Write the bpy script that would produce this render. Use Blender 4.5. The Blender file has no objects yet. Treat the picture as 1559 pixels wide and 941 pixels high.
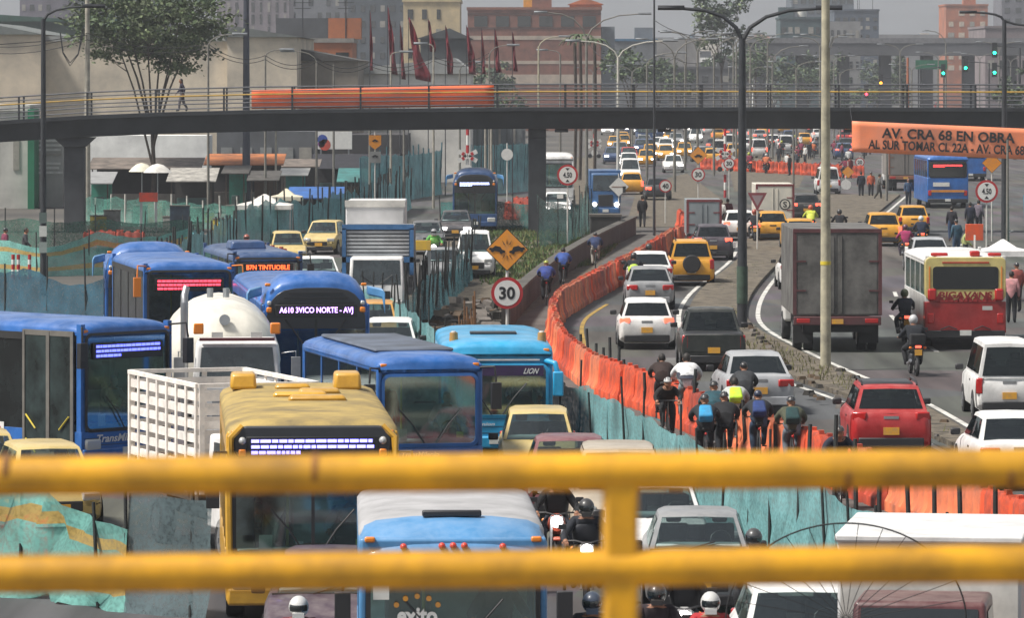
import bpy, bmesh, math, random
from mathutils import Vector, Matrix
random.seed(11)
R = math.radians
F, H, CX, HY = 7500.0, 8.3, 779.5, 110.0      # focal length in photo pixels, eye height, image centre column, horizon row
scene = bpy.context.scene
COL = scene.collection

# ------------------------------------------------------------------ camera, sky, sun, exposure
cd = bpy.data.cameras.new('camera'); cam = bpy.data.objects.new('camera', cd); COL.objects.link(cam)
cam.location = (0, 0, H); cam.rotation_euler = (R(90), 0, 0)
cd.sensor_width = 36; cd.lens = 36 * F / 1559; cd.shift_y = (HY - 470.5) / 1559
cd.clip_start = .5; cd.clip_end = 12000
cd.dof.use_dof = True; cd.dof.focus_distance = 118; cd.dof.aperture_fstop = 12.5
scene.camera = cam
w = bpy.data.worlds.new('World'); scene.world = w; w.use_nodes = True
nt = w.node_tree; bg = nt.nodes['Background']
sky = nt.nodes.new('ShaderNodeTexSky'); sky.sky_type = 'NISHITA'; sky.sun_disc = False
SUN_EL, SUN_AZ = R(57), R(252)                 # azimuth clockwise from +Y: sun high on the left, a little behind the camera
sky.sun_elevation = SUN_EL; sky.sun_rotation = SUN_AZ
sky.air_density = 1.6; sky.dust_density = 5.0; sky.ozone_density = 1.0; sky.altitude = 2600
hs = nt.nodes.new('ShaderNodeHueSaturation'); hs.inputs['Saturation'].default_value = .3
nt.links.new(sky.outputs[0], hs.inputs['Color']); nt.links.new(hs.outputs[0], bg.inputs[0])
bg.inputs[1].default_value = .074
sd = bpy.data.lights.new('sun', 'SUN'); sun = bpy.data.objects.new('sun', sd); COL.objects.link(sun)
sd.energy = 4.5; sd.angle = R(10); sd.color = (1, .95, .88)
sdir = Vector((math.sin(SUN_AZ) * math.cos(SUN_EL), math.cos(SUN_AZ) * math.cos(SUN_EL), math.sin(SUN_EL)))
sun.rotation_euler = (-sdir).to_track_quat('-Z', 'Y').to_euler()
scene.view_settings.view_transform = 'Standard'; scene.view_settings.look = 'None'
scene.view_settings.exposure = 0.53; scene.view_settings.gamma = 1.0
scene.cycles.max_bounces = 6; scene.cycles.transparent_max_bounces = 12; scene.cycles.volume_bounces = 0
scene.cycles.caustics_reflective = False; scene.cycles.caustics_refractive = False

# ------------------------------------------------------------------ helpers
def P(px, py, Y): return Vector(((px - CX) / F * Y, Y, H - (py - HY) / F * Y))
def G(px, py):
    Y = H * F / (py - HY); return Vector(((px - CX) / F * Y, Y, 0))
def X(px, s): return (px - CX) / s
def lin(h):
    if not isinstance(h, str): return tuple(h)
    h = h.lstrip('#'); c = [int(h[i:i + 2], 16) / 255 for i in (0, 2, 4)]
    return tuple(v / 12.92 if v <= .04045 else ((v + .055) / 1.055) ** 2.4 for v in c)
_M = {}
def mat(name, col, rough=.5, metal=0., var=.18, sc=2.0, coat=0., emit=0., bump=0., spec=.5):
    if name in _M: return _M[name]
    m = bpy.data.materials.new(name); m.use_nodes = True; n = m.node_tree; b = n.nodes['Principled BSDF']
    c = lin(col) + (1,); b.inputs['Base Color'].default_value = c
    b.inputs['Roughness'].default_value = rough; b.inputs['Metallic'].default_value = metal
    b.inputs['Specular IOR Level'].default_value = spec
    if coat: b.inputs['Coat Weight'].default_value = coat; b.inputs['Coat Roughness'].default_value = .12
    if emit:
        b.inputs['Emission Color'].default_value = c; b.inputs['Emission Strength'].default_value = emit
    if var and not emit:
        tc = n.nodes.new('ShaderNodeTexCoord'); no = n.nodes.new('ShaderNodeTexNoise'); no.inputs['Scale'].default_value = sc
        no.inputs['Detail'].default_value = 6; no.inputs['Roughness'].default_value = .65
        n.links.new(tc.outputs['Object'], no.inputs['Vector'])
        cr = n.nodes.new('ShaderNodeValToRGB'); cr.color_ramp.elements[0].position = .32; cr.color_ramp.elements[1].position = .66
        d = tuple(v * (1 - var * 1.6) for v in c[:3]); g = (.05 if coat else .25) * sum(d) / 3
        cr.color_ramp.elements[0].color = tuple(v * .75 + g for v in d) + (1,)
        cr.color_ramp.elements[1].color = tuple(min(1, v * (1 + var * .45)) for v in c[:3]) + (1,)
        n.links.new(no.outputs[0], cr.inputs[0]); n.links.new(cr.outputs[0], b.inputs['Base Color'])
        mr = n.nodes.new('ShaderNodeMapRange'); mr.inputs['To Min'].default_value = min(1, rough + .18); mr.inputs['To Max'].default_value = max(.04, rough - .06)
        n.links.new(no.outputs[0], mr.inputs[0]); n.links.new(mr.outputs[0], b.inputs['Roughness'])
        if bump:
            bp = n.nodes.new('ShaderNodeBump'); bp.inputs['Strength'].default_value = bump; bp.inputs['Distance'].default_value = .05
            n2 = n.nodes.new('ShaderNodeTexNoise'); n2.inputs['Scale'].default_value = sc * 9; n2.inputs['Detail'].default_value = 5
            n.links.new(tc.outputs['Object'], n2.inputs['Vector']); n.links.new(n2.outputs[0], bp.inputs['Height']); n.links.new(bp.outputs[0], b.inputs['Normal'])
    _M[name] = m; return m
def paint(name, col, **k):
    n = 'paint_' + name
    if n in _M: return _M[n]
    m = mat(n, col, k.get('rough', .38), 0, k.get('var', .16), 1.3, .3); t = m.node_tree; b = t.nodes['Principled BSDF']      # road dust lies on upward faces and in blotches
    src = b.inputs['Base Color'].links[0].from_socket; g = t.nodes.new('ShaderNodeNewGeometry'); sx = t.nodes.new('ShaderNodeSeparateXYZ'); t.links.new(g.outputs['Normal'], sx.inputs[0])
    tc = t.nodes.new('ShaderNodeTexCoord'); no = t.nodes.new('ShaderNodeTexNoise'); no.inputs['Scale'].default_value = 2.6; no.inputs['Detail'].default_value = 8; no.inputs['Roughness'].default_value = .75; t.links.new(tc.outputs['Object'], no.inputs['Vector'])
    up = t.nodes.new('ShaderNodeMapRange'); up.inputs['From Min'].default_value = .2; up.inputs['To Min'].default_value = .1; up.inputs['To Max'].default_value = k.get('dust', .42); t.links.new(sx.outputs['Z'], up.inputs[0])
    nr = t.nodes.new('ShaderNodeMapRange'); nr.inputs['From Min'].default_value = .38; nr.inputs['From Max'].default_value = .72; t.links.new(no.outputs[0], nr.inputs[0])
    ml = t.nodes.new('ShaderNodeMath'); ml.operation = 'MULTIPLY'; t.links.new(up.outputs[0], ml.inputs[0]); t.links.new(nr.outputs[0], ml.inputs[1])
    mx = t.nodes.new('ShaderNodeMix'); mx.data_type = 'RGBA'; t.links.new(ml.outputs[0], mx.inputs[0]); t.links.new(src, mx.inputs[6]); mx.inputs[7].default_value = (.34, .31, .27, 1); t.links.new(mx.outputs[2], b.inputs['Base Color'])
    return m
def glassmat(name, tint, fac=.12):
    if name in _M: return _M[name]
    m = bpy.data.materials.new(name); m.use_nodes = True; n = m.node_tree; n.nodes.clear()
    o = n.nodes.new('ShaderNodeOutputMaterial'); mx = n.nodes.new('ShaderNodeMixShader'); t = n.nodes.new('ShaderNodeBsdfTransparent')
    g = n.nodes.new('ShaderNodeBsdfGlossy'); g.inputs['Roughness'].default_value = .06; g.inputs['Color'].default_value = (.85, .95, .95, 1)
    t.inputs['Color'].default_value = lin(tint) + (1,)
    lw = n.nodes.new('ShaderNodeLayerWeight'); lw.inputs[0].default_value = .25
    mr = n.nodes.new('ShaderNodeMapRange'); mr.inputs['To Min'].default_value = fac; mr.inputs['To Max'].default_value = .42
    n.links.new(lw.outputs['Facing'], mr.inputs[0]); n.links.new(mr.outputs[0], mx.inputs[0])
    n.links.new(t.outputs[0], mx.inputs[1]); n.links.new(g.outputs[0], mx.inputs[2]); n.links.new(mx.outputs[0], o.inputs[0])
    _M[name] = m; return m
def netmat(name, col, col2=None, alpha=.72, sc=14.0):
    """woven plastic safety mesh: partly see-through weave, optional stripe colour in bands of height"""
    if name in _M: return _M[name]
    m = bpy.data.materials.new(name); m.use_nodes = True; n = m.node_tree; b = n.nodes['Principled BSDF']; o = n.nodes['Material Output']
    b.inputs['Roughness'].default_value = .6
    tc = n.nodes.new('ShaderNodeTexCoord'); no = n.nodes.new('ShaderNodeTexNoise'); no.inputs['Scale'].default_value = 1.1; no.inputs['Detail'].default_value = 5
    n.links.new(tc.outputs['Object'], no.inputs['Vector'])
    cr = n.nodes.new('ShaderNodeValToRGB'); c = lin(col)
    cr.color_ramp.elements[0].position = .3; cr.color_ramp.elements[0].color = tuple(v * .55 for v in c) + (1,)
    cr.color_ramp.elements[1].position = .7; cr.color_ramp.elements[1].color = tuple(min(1, v * 1.25) for v in c) + (1,)
    n.links.new(no.outputs[0], cr.inputs[0]); last = cr.outputs[0]
    if col2:
        sx = n.nodes.new('ShaderNodeSeparateXYZ'); n.links.new(tc.outputs['UV'], sx.inputs[0])
        wv = n.nodes.new('ShaderNodeMath'); wv.operation = 'PINGPONG'; wv.inputs[1].default_value = .25; n.links.new(sx.outputs['Y'], wv.inputs[0])
        gt = n.nodes.new('ShaderNodeMath'); gt.operation = 'GREATER_THAN'; gt.inputs[1].default_value = .185; n.links.new(wv.outputs[0], gt.inputs[0])
        mx = n.nodes.new('ShaderNodeMix'); mx.data_type = 'RGBA'; n.links.new(gt.outputs[0], mx.inputs[0]); n.links.new(last, mx.inputs[6]); mx.inputs[7].default_value = lin(col2) + (1,)
        last = mx.outputs[2]
    n.links.new(last, b.inputs['Base Color'])
    b.inputs['Alpha'].default_value = 1
    tr = n.nodes.new('ShaderNodeBsdfTransparent'); ms = n.nodes.new('ShaderNodeMixShader')
    n3 = n.nodes.new('ShaderNodeTexNoise'); n3.inputs['Scale'].default_value = sc; n3.inputs['Detail'].default_value = 3; n.links.new(tc.outputs['Object'], n3.inputs['Vector'])
    mr = n.nodes.new('ShaderNodeMapRange'); mr.inputs['From Min'].default_value = .3; mr.inputs['From Max'].default_value = .6
    mr.inputs['To Min'].default_value = alpha - .25; mr.inputs['To Max'].default_value = min(1, alpha + .18)
    n.links.new(n3.outputs[0], mr.inputs[0]); n.links.new(mr.outputs[0], ms.inputs[0])
    n.links.new(tr.outputs[0], ms.inputs[1]); n.links.new(b.outputs[0], ms.inputs[2]); n.links.new(ms.outputs[0], o.inputs[0])
    _M[name] = m; return m

class MB:
    """collects shapes, then links them as ONE mesh object"""
    def __init__(s): s.bm = bmesh.new(); s.mi = 0
    def face(s, pts):
        vs = [s.bm.verts.new(p) for p in pts]
        f = s.bm.faces.new(vs); f.material_index = s.mi; return s
    def box(s, c, d, rz=0, rx=0, taper=1.0, tapery=None):
        M = Matrix.Translation(c) @ Matrix.Rotation(rz, 4, 'Z') @ Matrix.Rotation(rx, 4, 'X')
        ty = taper if tapery is None else tapery
        v = []
        for z, k, ky in ((-1, 1, 1), (1, taper, ty)):
            for x, y in ((-1, -1), (1, -1), (1, 1), (-1, 1)): v.append(s.bm.verts.new(M @ Vector((x * d[0] / 2 * k, y * d[1] / 2 * ky, z * d[2] / 2))))
        for q in ((3, 2, 1, 0), (4, 5, 6, 7), (0, 1, 5, 4), (1, 2, 6, 5), (2, 3, 7, 6), (3, 0, 4, 7)):
            f = s.bm.faces.new([v[i] for i in q]); f.material_index = s.mi
        return s
    def bb(s, x0, x1, y0, y1, z0, z1): return s.box(((x0 + x1) / 2, (y0 + y1) / 2, (z0 + z1) / 2), (abs(x1 - x0), abs(y1 - y0), abs(z1 - z0)))
    def loft(s, rings, cap=True, closed=True):
        rv = [[s.bm.verts.new(p) for p in r] for r in rings]; n = len(rings[0])
        for a, b in zip(rv, rv[1:]):
            for i in range(n if closed else n - 1):
                f = s.bm.faces.new((a[i], a[(i + 1) % n], b[(i + 1) % n], b[i])); f.material_index = s.mi
        if cap and closed:
            for r in (rv[0][::-1], rv[-1]):
                f = s.bm.faces.new(r); f.material_index = s.mi
        return s
    def cyl(s, p0, p1, r0, r1=None, n=10, cap=True):
        p0, p1 = Vector(p0), Vector(p1); r1 = r0 if r1 is None else r1
        d = (p1 - p0); q = d.to_track_quat('Z', 'Y')
        ring = lambda p, r: [p + q @ Vector((r * math.cos(2 * math.pi * i / n), r * math.sin(2 * math.pi * i / n), 0)) for i in range(n)]
        return s.loft([ring(p0, r0), ring(p1, r1)], cap)
    def tube(s, pts, r, n=6, r1=None):
        pts = [Vector(p) for p in pts]; rings = []; m = len(pts)
        up = Vector((0, 0, 1))
        for i, p in enumerate(pts):
            d = (pts[min(i + 1, m - 1)] - pts[max(i - 1, 0)]).normalized()
            a = d.cross(up); a = a.normalized() if a.length > .05 else Vector((1, 0, 0)); b = a.cross(d).normalized()
            rr = r if r1 is None else r + (r1 - r) * i / (m - 1)
            rings.append([p + rr * (a * math.cos(2 * math.pi * k / n) + b * math.sin(2 * math.pi * k / n)) for k in range(n)])
        return s.loft(rings)
    def ball(s, c, r, nu=10, nv=7):
        r = (r, r, r) if not hasattr(r, '__len__') else r; c = Vector(c); rings = []
        for j in range(nv + 1):
            t = math.pi * (j / nv) * .98 + .01 * math.pi
            rings.append([c + Vector((r[0] * math.sin(t) * math.cos(2 * math.pi * i / nu), r[1] * math.sin(t) * math.sin(2 * math.pi * i / nu), r[2] * math.cos(t))) for i in range(nu)])
        return s.loft(rings[::-1])
    def prism(s, out, y0, y1, M=None):
        """outline in the XZ plane pushed from y0 to y1"""
        M = M or Matrix.Identity(4)
        return s.loft([[M @ Vector((x, y, z)) for x, z in out] for y in (y1, y0)])
    def build(s, name, m=None, parent=None, bevel=0, seg=2, smooth=38, loc=None, rz=0, uvz=False):
        bmesh.ops.recalc_face_normals(s.bm, faces=s.bm.faces)
        me = bpy.data.meshes.new(name); s.bm.to_mesh(me); s.bm.free()
        for x in (m if isinstance(m, (list, tuple)) else [m]): me.materials.append(x)
        if smooth:
            me.polygons.foreach_set('use_smooth', [True] * len(me.polygons)); me.set_sharp_from_angle(angle=R(smooth))
        return link(name, me, parent, bevel, seg, loc, rz)
def link(name, me, parent=None, bevel=0, seg=2, loc=None, rz=0):
    o = bpy.data.objects.new(name, me); COL.objects.link(o)
    if parent: o.parent = parent
    if loc is not None: o.location = loc
    if rz: o.rotation_euler.z = rz
    if bevel:
        b = o.modifiers.new('bevel', 'BEVEL'); b.width = bevel; b.segments = seg; b.limit_method = 'ANGLE'; b.angle_limit = R(35); b.harden_normals = False
    return o
def tag(o, label=None, cat=None, group=None, kind=None):
    if label: o['label'] = label
    if cat: o['category'] = cat
    if group: o['group'] = group
    if kind: o['kind'] = kind
    return o
def thing(name, label, cat, loc=(0, 0, 0), rz=0, group=None):
    o = bpy.data.objects.new(name, None); COL.objects.link(o); o.empty_display_size = .2
    o.location = loc; o.rotation_euler.z = rz
    return tag(o, label, cat, group)
KIDS = {}
def kids(o): return [c for c in o.children]
def copy_tree(o, parent=None):
    c = o.copy(); COL.objects.link(c); c.parent = parent
    for ch in kids(o): copy_tree(ch, c)
    return c
def struct(o): o['kind'] = 'structure'; return o
def rrect(x0, x1, z0, z1, r, n=4):
    out = []
    for cx, cz, a in ((x1 - r, z0 + r, -90), (x1 - r, z1 - r, 0), (x0 + r, z1 - r, 90), (x0 + r, z0 + r, 180)):
        for i in range(n + 1):
            t = R(a + 90 * i / n); out.append((cx + r * math.cos(t), cz + r * math.sin(t)))
    return out
def disc(r, n=24, cx=0, cz=0): return [(cx + r * math.cos(2 * math.pi * i / n), cz + r * math.sin(2 * math.pi * i / n)) for i in range(n)]
def text(s, name, m, parent, loc, w, h, rz=0, rx=90, thick=.004, bold=.02, shear=0):
    cu = bpy.data.curves.new(name, 'FONT'); cu.body = s; cu.size = 1; cu.offset = bold; cu.extrude = .01; cu.align_x = 'CENTER'; cu.shear = shear; cu.resolution_u = 3
    o = bpy.data.objects.new(name, cu); COL.objects.link(o)
    dg = bpy.context.evaluated_depsgraph_get(); dg.update()
    me = bpy.data.meshes.new_from_object(o.evaluated_get(dg)); bpy.data.objects.remove(o); bpy.data.curves.remove(cu)
    xs = [v.co.x for v in me.vertices]; ys = [v.co.y for v in me.vertices]
    if not xs: return None
    x0, x1, y0, y1 = min(xs), max(xs), min(ys), max(ys)
    for v in me.vertices:
        v.co.x = ((v.co.x - x0) / (x1 - x0) - .5) * w; v.co.y = ((v.co.y - y0) / (y1 - y0) - .5) * h; v.co.z = v.co.z / .01 * thick / 2
    me.materials.append(m); me.name = name
    ob = link(name, me, parent); ob.location = loc; ob.rotation_euler = (R(rx), 0, rz); return ob
def patch(c, u0, u1, v0, v1, off):
    """quad inside the quad c (bl, br, tr, tl), pushed outwards by off"""
    bl, br, tr, tl = [Vector(p) for p in c]
    f = lambda u, v: (bl * (1 - u) + br * u) * (1 - v) + (tl * (1 - u) + tr * u) * v
    n = (br - bl).cross(tl - bl).normalized() * off
    return [f(u0, v0) + n, f(u1, v0) + n, f(u1, v1) + n, f(u0, v1) + n], n
def pane(c, u0, u1, v0, v1, off, name, m, parent, th=.006):
    q, n = patch(c, u0, u1, v0, v1, off); t = n.normalized() * th
    return MB().loft([q, [p + t for p in q]]).build(name, m, parent, smooth=0)

# ------------------------------------------------------------------ materials
BLACK = mat('black_rubber', (.018, .018, .02), .7, 0, .1)
TRIM = mat('black_trim', (.022, .022, .025), .4, 0, .1)
DARKM = mat('dark_metal', (.045, .047, .055), .5, .3, .2)
STEEL = mat('steel', (.42, .43, .44), .35, .8, .15)
GALV = mat('galvanised', (.33, .35, .37), .5, .6, .15)
CONC = mat('concrete', '#8f8a82', .85, 0, .25, 1.2, bump=.2)
CONCP = mat('pole_concrete', '#a8a294', .8, 0, .3, 1.5)
WHITE = mat('white_paint', (.8, .79, .77), .4, 0, .12, 1.5, .2)
WHITEW = mat('weathered_white', '#d8d4cc', .6, 0, .25, 1.0)
RIM = mat('wheel_rim', (.35, .36, .37), .35, .7, .1)
DGLASS = mat('dark_glass', (.012, .016, .018), .08, 0, 0, spec=.9)
RGLASS = mat('rear_glass', (.012, .016, .018), .06, 0, .3, 1.7, spec=.45)
CGLASS = mat('car_glass', (.028, .04, .043), .05, 0, .4, 1.7, spec=1.0)
GLASS = glassmat('clear_glass', (.72, .84, .82), .2)
SEEG = glassmat('car_window', (.5, .58, .57), .1); SEEGD = glassmat('car_window_dark', (.16, .19, .2), .05)
BUSG = mat('bus_side_glass', (.016, .02, .021), .1, 0, .4, 1.2, spec=.35)
TGLASS = glassmat('tinted_glass', (.6, .68, .68), .12)
PLATEY = mat('plate_yellow', '#e0a21c', .5, 0, .1, 9)
PLATEW = mat('plate_white', '#d8d8d2', .5, 0, .1, 9)
RED = mat('red_lens', (.42, .012, .012), .25, 0, 0, coat=.5)
REDLIT = mat('red_lamp_lit', (1, .09, .05), .3, 0, 0, emit=2.2)
AMBER = mat('amber_lens', (.75, .22, .02), .3, 0, 0, coat=.4)
CLEARL = mat('clear_lens', (.6, .6, .58), .15, .3, 0)
LAMPLIT = mat('headlamp_lit', (1, .95, .9), .3, 0, 0, emit=7)
SKIN = mat('skin', '#9c6b4e', .55, 0, .08, 20)
HAIR = mat('hair', (.02, .015, .012), .6, 0, .1, 20)
SHOE = mat('shoe', (.03, .03, .035), .6, 0, .1)
EYE = mat('eye_dark', (.01, .008, .008), .3, 0, 0)
LIP = mat('lips', '#7a4238', .5, 0, 0)
FABRIC = mat('seat_fabric', '#2b3a4e', .9, 0, .2, 6)
DASH = mat('dashboard', '#93a8a6', .7, 0, .25)
CREAM = paint('taxi_cream', '#d9bf78'); YEL = paint('taxi_yellow', '#e8a417')
BLUE = paint('bus_blue', '#0563b4'); BLUE2 = paint('bus_navy', '#1a4a80'); SKYB = paint('sky_blue', '#4f92c8'); CYAN = paint('cyan', '#0aa6dc')
BYEL = paint('bus_yellow', '#d8a21c'); ROOFY = mat('dusty_yellow_roof', '#a78f52', .7, 0, .3, 1.4)
ASPH = mat('asphalt', (.088, .085, .082), .85, 0, .35, .35, bump=.3)
DIRT = mat('dirt', '#6b6254', .95, 0, .5, 2.2, bump=.6)
LINE = mat('road_paint_white', '#c9c7c0', .7, 0, .35, 1.2); LINEY = mat('road_paint_yellow', '#a8893a', .7, 0, .4, 1.2)
SIGNO = mat('sign_amber', '#e8930c', .45, 0, .08, 5); SIGNR = mat('sign_red', '#b3121c', .45, 0, .08, 5); SIGNW = mat('sign_white', '#dcdad4', .45, 0, .08, 5)
SIGNK = mat('sign_black', (.015, .015, .017), .5, 0, 0)
ORANGE = mat('orange_vinyl', '#fb6c34', .55, 0, .1, .5)
def led(c): return mat('led_' + c.lstrip('#'), c, .5, 0, 0, emit=2.6)
# ------------------------------------------------------------------ vehicles
_W = {}
def wheel(parent, x, y, r=.31, wd=.2, name='wheel'):
    k = (r, wd)
    if k not in _W:
        n = 18; t = MB(); prof = ((-wd / 2, r * .62), (-wd / 2, r * .93), (-wd / 2 + .025, r), (wd / 2 - .025, r), (wd / 2, r * .93), (wd / 2, r * .62))
        t.loft([[Vector((px_, q * math.cos(2 * math.pi * i / n), q * math.sin(2 * math.pi * i / n))) for i in range(n)] for px_, q in prof])
        a = t.build('tyre', BLACK); m1 = a.data; bpy.data.objects.remove(a)
        t = MB()
        t.cyl((-wd / 2 - .006, 0, 0), (wd / 2 + .006, 0, 0), r * .6, n=16)
        for s_ in (-1, 1):
            for k_ in range(5):
                an = 2 * math.pi * k_ / 5; t.box((s_ * (wd / 2 + .01), .36 * r * math.cos(an), .36 * r * math.sin(an)), (.02, .08, .08))
        a = t.build('rim', RIM); m2 = a.data; bpy.data.objects.remove(a); _W[k] = (m1, m2)
    o = link(name, _W[k][0], parent, loc=(x, y, r)); link('rim', _W[k][1], o); return o
def spot(px, s, yaw, L):
    """centre of a vehicle whose near end is centred on column px at scale s (photo pixels per metre)"""
    return Vector((X(px, s), F / s, 0)) + Matrix.Rotation(yaw, 3, 'Z') @ Vector((0, L / 2, 0))

SEATG = mat('seat_grey', '#4c5054', .9, 0, .2, 6)
KIND = {  # L W H belt hoodz cowl rooffront roofrear rearbase deckz
    'sedan': (4.4, 1.72, 1.46, .93, .72, 1.2, 1.95, 3.2, 3.85, .98),
    'hatch': (3.95, 1.70, 1.49, .95, .76, 1.0, 1.65, 3.5, 3.86, .98),
    'crossover': (4.15, 1.76, 1.58, 1.0, .85, 1.05, 1.7, 3.7, 4.07, 1.02),
    'suv': (4.0, 1.80, 1.78, 1.1, .95, 1.0, 1.5, 3.75, 3.92, 1.08),
    'taxi': (3.6, 1.60, 1.52, .95, .78, .85, 1.45, 3.15, 3.5, .98),
    'van': (4.0, 1.62, 1.88, 1.05, .85, .55, 1.15, 3.85, 3.97, 1.05),
    'bigvan': (5.2, 1.95, 2.3, 1.15, .95, .7, 1.35, 5.05, 5.17, 1.1),
    'pickup': (5.0, 1.80, 1.68, 1.08, .95, 1.35, 1.95, 3.05, 3.3, 1.05),
}
def car(name, label, kind, px, s, col, yaw=0, away=False, cat='car', group=None, lit=False, plate=None, rails=False, spare=False, sign=False, trim=None, shape=None, glass=None, small=False, mirrors=True, head=None, roofcol=None):
    L, W, Hh, belt, hz, cowl, rf, rr, rb, dz = shape or KIND[kind]
    yaw = R(yaw); t = thing(name, label, cat, spot(px, s, yaw, L), yaw + (math.pi if away else 0), group)
    w = W / 2; o = -L / 2; fullg = not small; glass = glass or ((SEEGD if away else SEEG) if fullg else (RGLASS if away else CGLASS))
    st = [(0, w * .80, .34, hz - .16), (.06, w * .9, .26, hz - .05), (.22, w * .96, .2, hz), (cowl * .6, w * .99, .2, (hz + belt) / 2 + .02), (cowl, w, .2, belt), ((rf + rr) / 2, w, .2, belt + .01)]
    if kind == 'pickup': st += [(rb, w, .22, dz), (rb + .02, w, .22, dz - .02), (L - .04, w * .98, .3, dz - .02), (L, w * .96, .42, dz - .03)]
    else: st += [(rb - .1, w * .99, .2, dz), (L - .2, w * .97, .22, dz), (L - .06, w * .92, .28, dz - .04), (L, w * .84, .36, dz - .16)]
    rings = []
    for y, ww, zl, zt in st:
        h = [(.78 * ww, zl), (ww * .97, zl + .1), (ww, zl + .28), (ww, (zl + zt) / 2 + .08), (ww * .985, zt - .1), (ww * .91, zt - .015), (ww * .45, zt + .015)]
        rings.append([Vector((x, o + y, z)) for x, z in h] + [Vector((-x, o + y, z)) for x, z in h[::-1]])
    b = MB().loft(rings)
    wt = w * .70; wb = w * .9; zb0 = belt - .04; zb1 = dz - .04
    g0 = [(-wb, o + cowl, zb0), (wb, o + cowl, zb0), (wb, o + rb, zb1), (-wb, o + rb, zb1)]
    g1 = [(-wt, o + rf, Hh - .05), (wt, o + rf, Hh - .05), (wt, o + rr, Hh - .06), (-wt, o + rr, Hh - .06)]
    ym = o + (rf + rr) / 2
    lower = [Vector(p) for p in (g0[0], (0, o + cowl - .07, zb0), g0[1], (wb * 1.01, ym, (zb0 + zb1) / 2), g0[2], (0, o + rb + .04, zb1), g0[3], (-wb * 1.01, ym, (zb0 + zb1) / 2))]
    upper = [Vector(p) for p in (g1[0], (0, o + rf - .05, Hh - .03), g1[1], (wt * 1.04, ym, Hh - .03), g1[2], (0, o + rr + .03, Hh - .04), g1[3], (-wt * 1.04, ym, Hh - .03))]
    crown = [Vector((p.x * .82, o + (rf + rr) / 2 + (p.y - ym) * .86, Hh if abs(p.x) < .01 else Hh - .01)) for p in upper]
    if fullg: b.loft([upper, crown])
    else: b.loft([lower, upper, crown])
    def hole(q, ua, ub, va, vb):
        if fullg:
            for k4 in ((0, ua, 0, 1), (ub, 1, 0, 1), (ua, ub, 0, va), (ua, ub, vb, 1)):
                if k4[1] - k4[0] > .005 and k4[3] - k4[2] > .005: b.face(patch(q, *k4, 0)[0])
    v0 = (.34 if kind in ('hatch', 'crossover', 'suv', 'taxi') else .14) * .5
    panes = [('windscreen', [], .1, .93), ('rear_window', [], v0, .9)]
    a, bb_, c, d = [Vector(p) for p in g0]; A, B, C, D = [Vector(p) for p in g1]
    for k_, (mq, tq, ca, cb, Ca, Cb) in enumerate(((lower[1], upper[1], a, bb_, A, B), (lower[5], upper[5], c, d, C, D))):
        for q in ((ca, mq, tq, Ca), (mq, cb, Cb, tq)):
            u = (.1, 1.0) if q[0] is ca else (0, .9); hole(q, u[0], u[1], panes[k_][2], panes[k_][3]); panes[k_][1].append((q, u))
    sides = []
    for sx in (-1, 1):
        l0 = [lower[0], lower[7], lower[6]] if sx < 0 else [lower[2], lower[3], lower[4]]; u0 = [upper[0], upper[7], upper[6]] if sx < 0 else [upper[2], upper[3], upper[4]]
        for i in (0, 1):
            q = (l0[i], l0[i + 1], u0[i + 1], u0[i]); q = q if sx > 0 else (q[1], q[0], q[3], q[2])
            ua, ub = ((.12, .95) if i == 0 else (.05, .84)) if sx > 0 else ((.05, .88) if i == 0 else (.16, .95))
            hole(q, ua, ub, .12, .88); sides.append((q, ua, ub))
    if kind == 'pickup':
        b.mi = 1; b.bb(-w * .86, w * .86, o + rb + .06, o + L - .1, .6, dz + .003); b.mi = 0
    b.build('body', [col, TRIM], t, bevel=.03, seg=2, smooth=50)
    for nm, qs, va, vb in panes:
        f = MB()
        for q, u in qs: f.face(patch(q, u[0], u[1], va, vb, .012)[0])
        f.build(nm, glass, t, smooth=60)
    for q, ua, ub in sides: pane(q, ua, ub, .12, .88, .012, 'side_window', glass, t)
    if fullg:
        MB().bb(-wb * .97, wb * .97, o + cowl + .05, o + rb - .05, belt - .03, belt + .022).build('cabin_floor', TRIM, t)
        MB().box((0, o + cowl + .3, belt + .04), (wb * 1.7, .4, .1)).build('dashboard', DASH if not away else TRIM, t, bevel=.03)
        for sx in (-1, 1):
            q = MB(); q.box((sx * w * .42, o + rf + .75, belt + .12), (.46, .14, .34)); q.box((sx * w * .42, o + rf + .78, belt + .38), (.24, .1, .16)); q.build('seat', SEATG, t, bevel=.04)
        if kind != 'pickup': MB().box((0, o + rr - .35, belt + .1), (wb * 1.5, .16, .3)).build('rear_bench', SEATG, t, bevel=.05)
        q = MB(); q.tube([(w * .42 + .17 * math.cos(k * R(30)), o + cowl + .55 + .06 * math.sin(k * R(30)), belt + .1 + .15 * math.sin(k * R(30))) for k in range(13)], .016, 5); q.build('steering_wheel', TRIM, t)
        q = MB(); q.tube([(-w * .2, o + cowl + .0, belt + .02), (w * .3, o + cowl + .12, belt + .13)], .012, 5); q.build('wiper', TRIM, t)
        for sx in (-1, 1): MB().bb(sx * (w + .003), sx * (w - .01), o + (cowl + rb) / 2 + .1, o + (cowl + rb) / 2 + .24, belt - .17, belt - .13).build('door_handle', trim or TRIM, t)
        if not small and away: MB().bb(-.16, .16, o + L - .02, o + L + .006, dz - .16, dz - .1).build('badge_bar', STEEL if kind != 'taxi' else TRIM, t)
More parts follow.
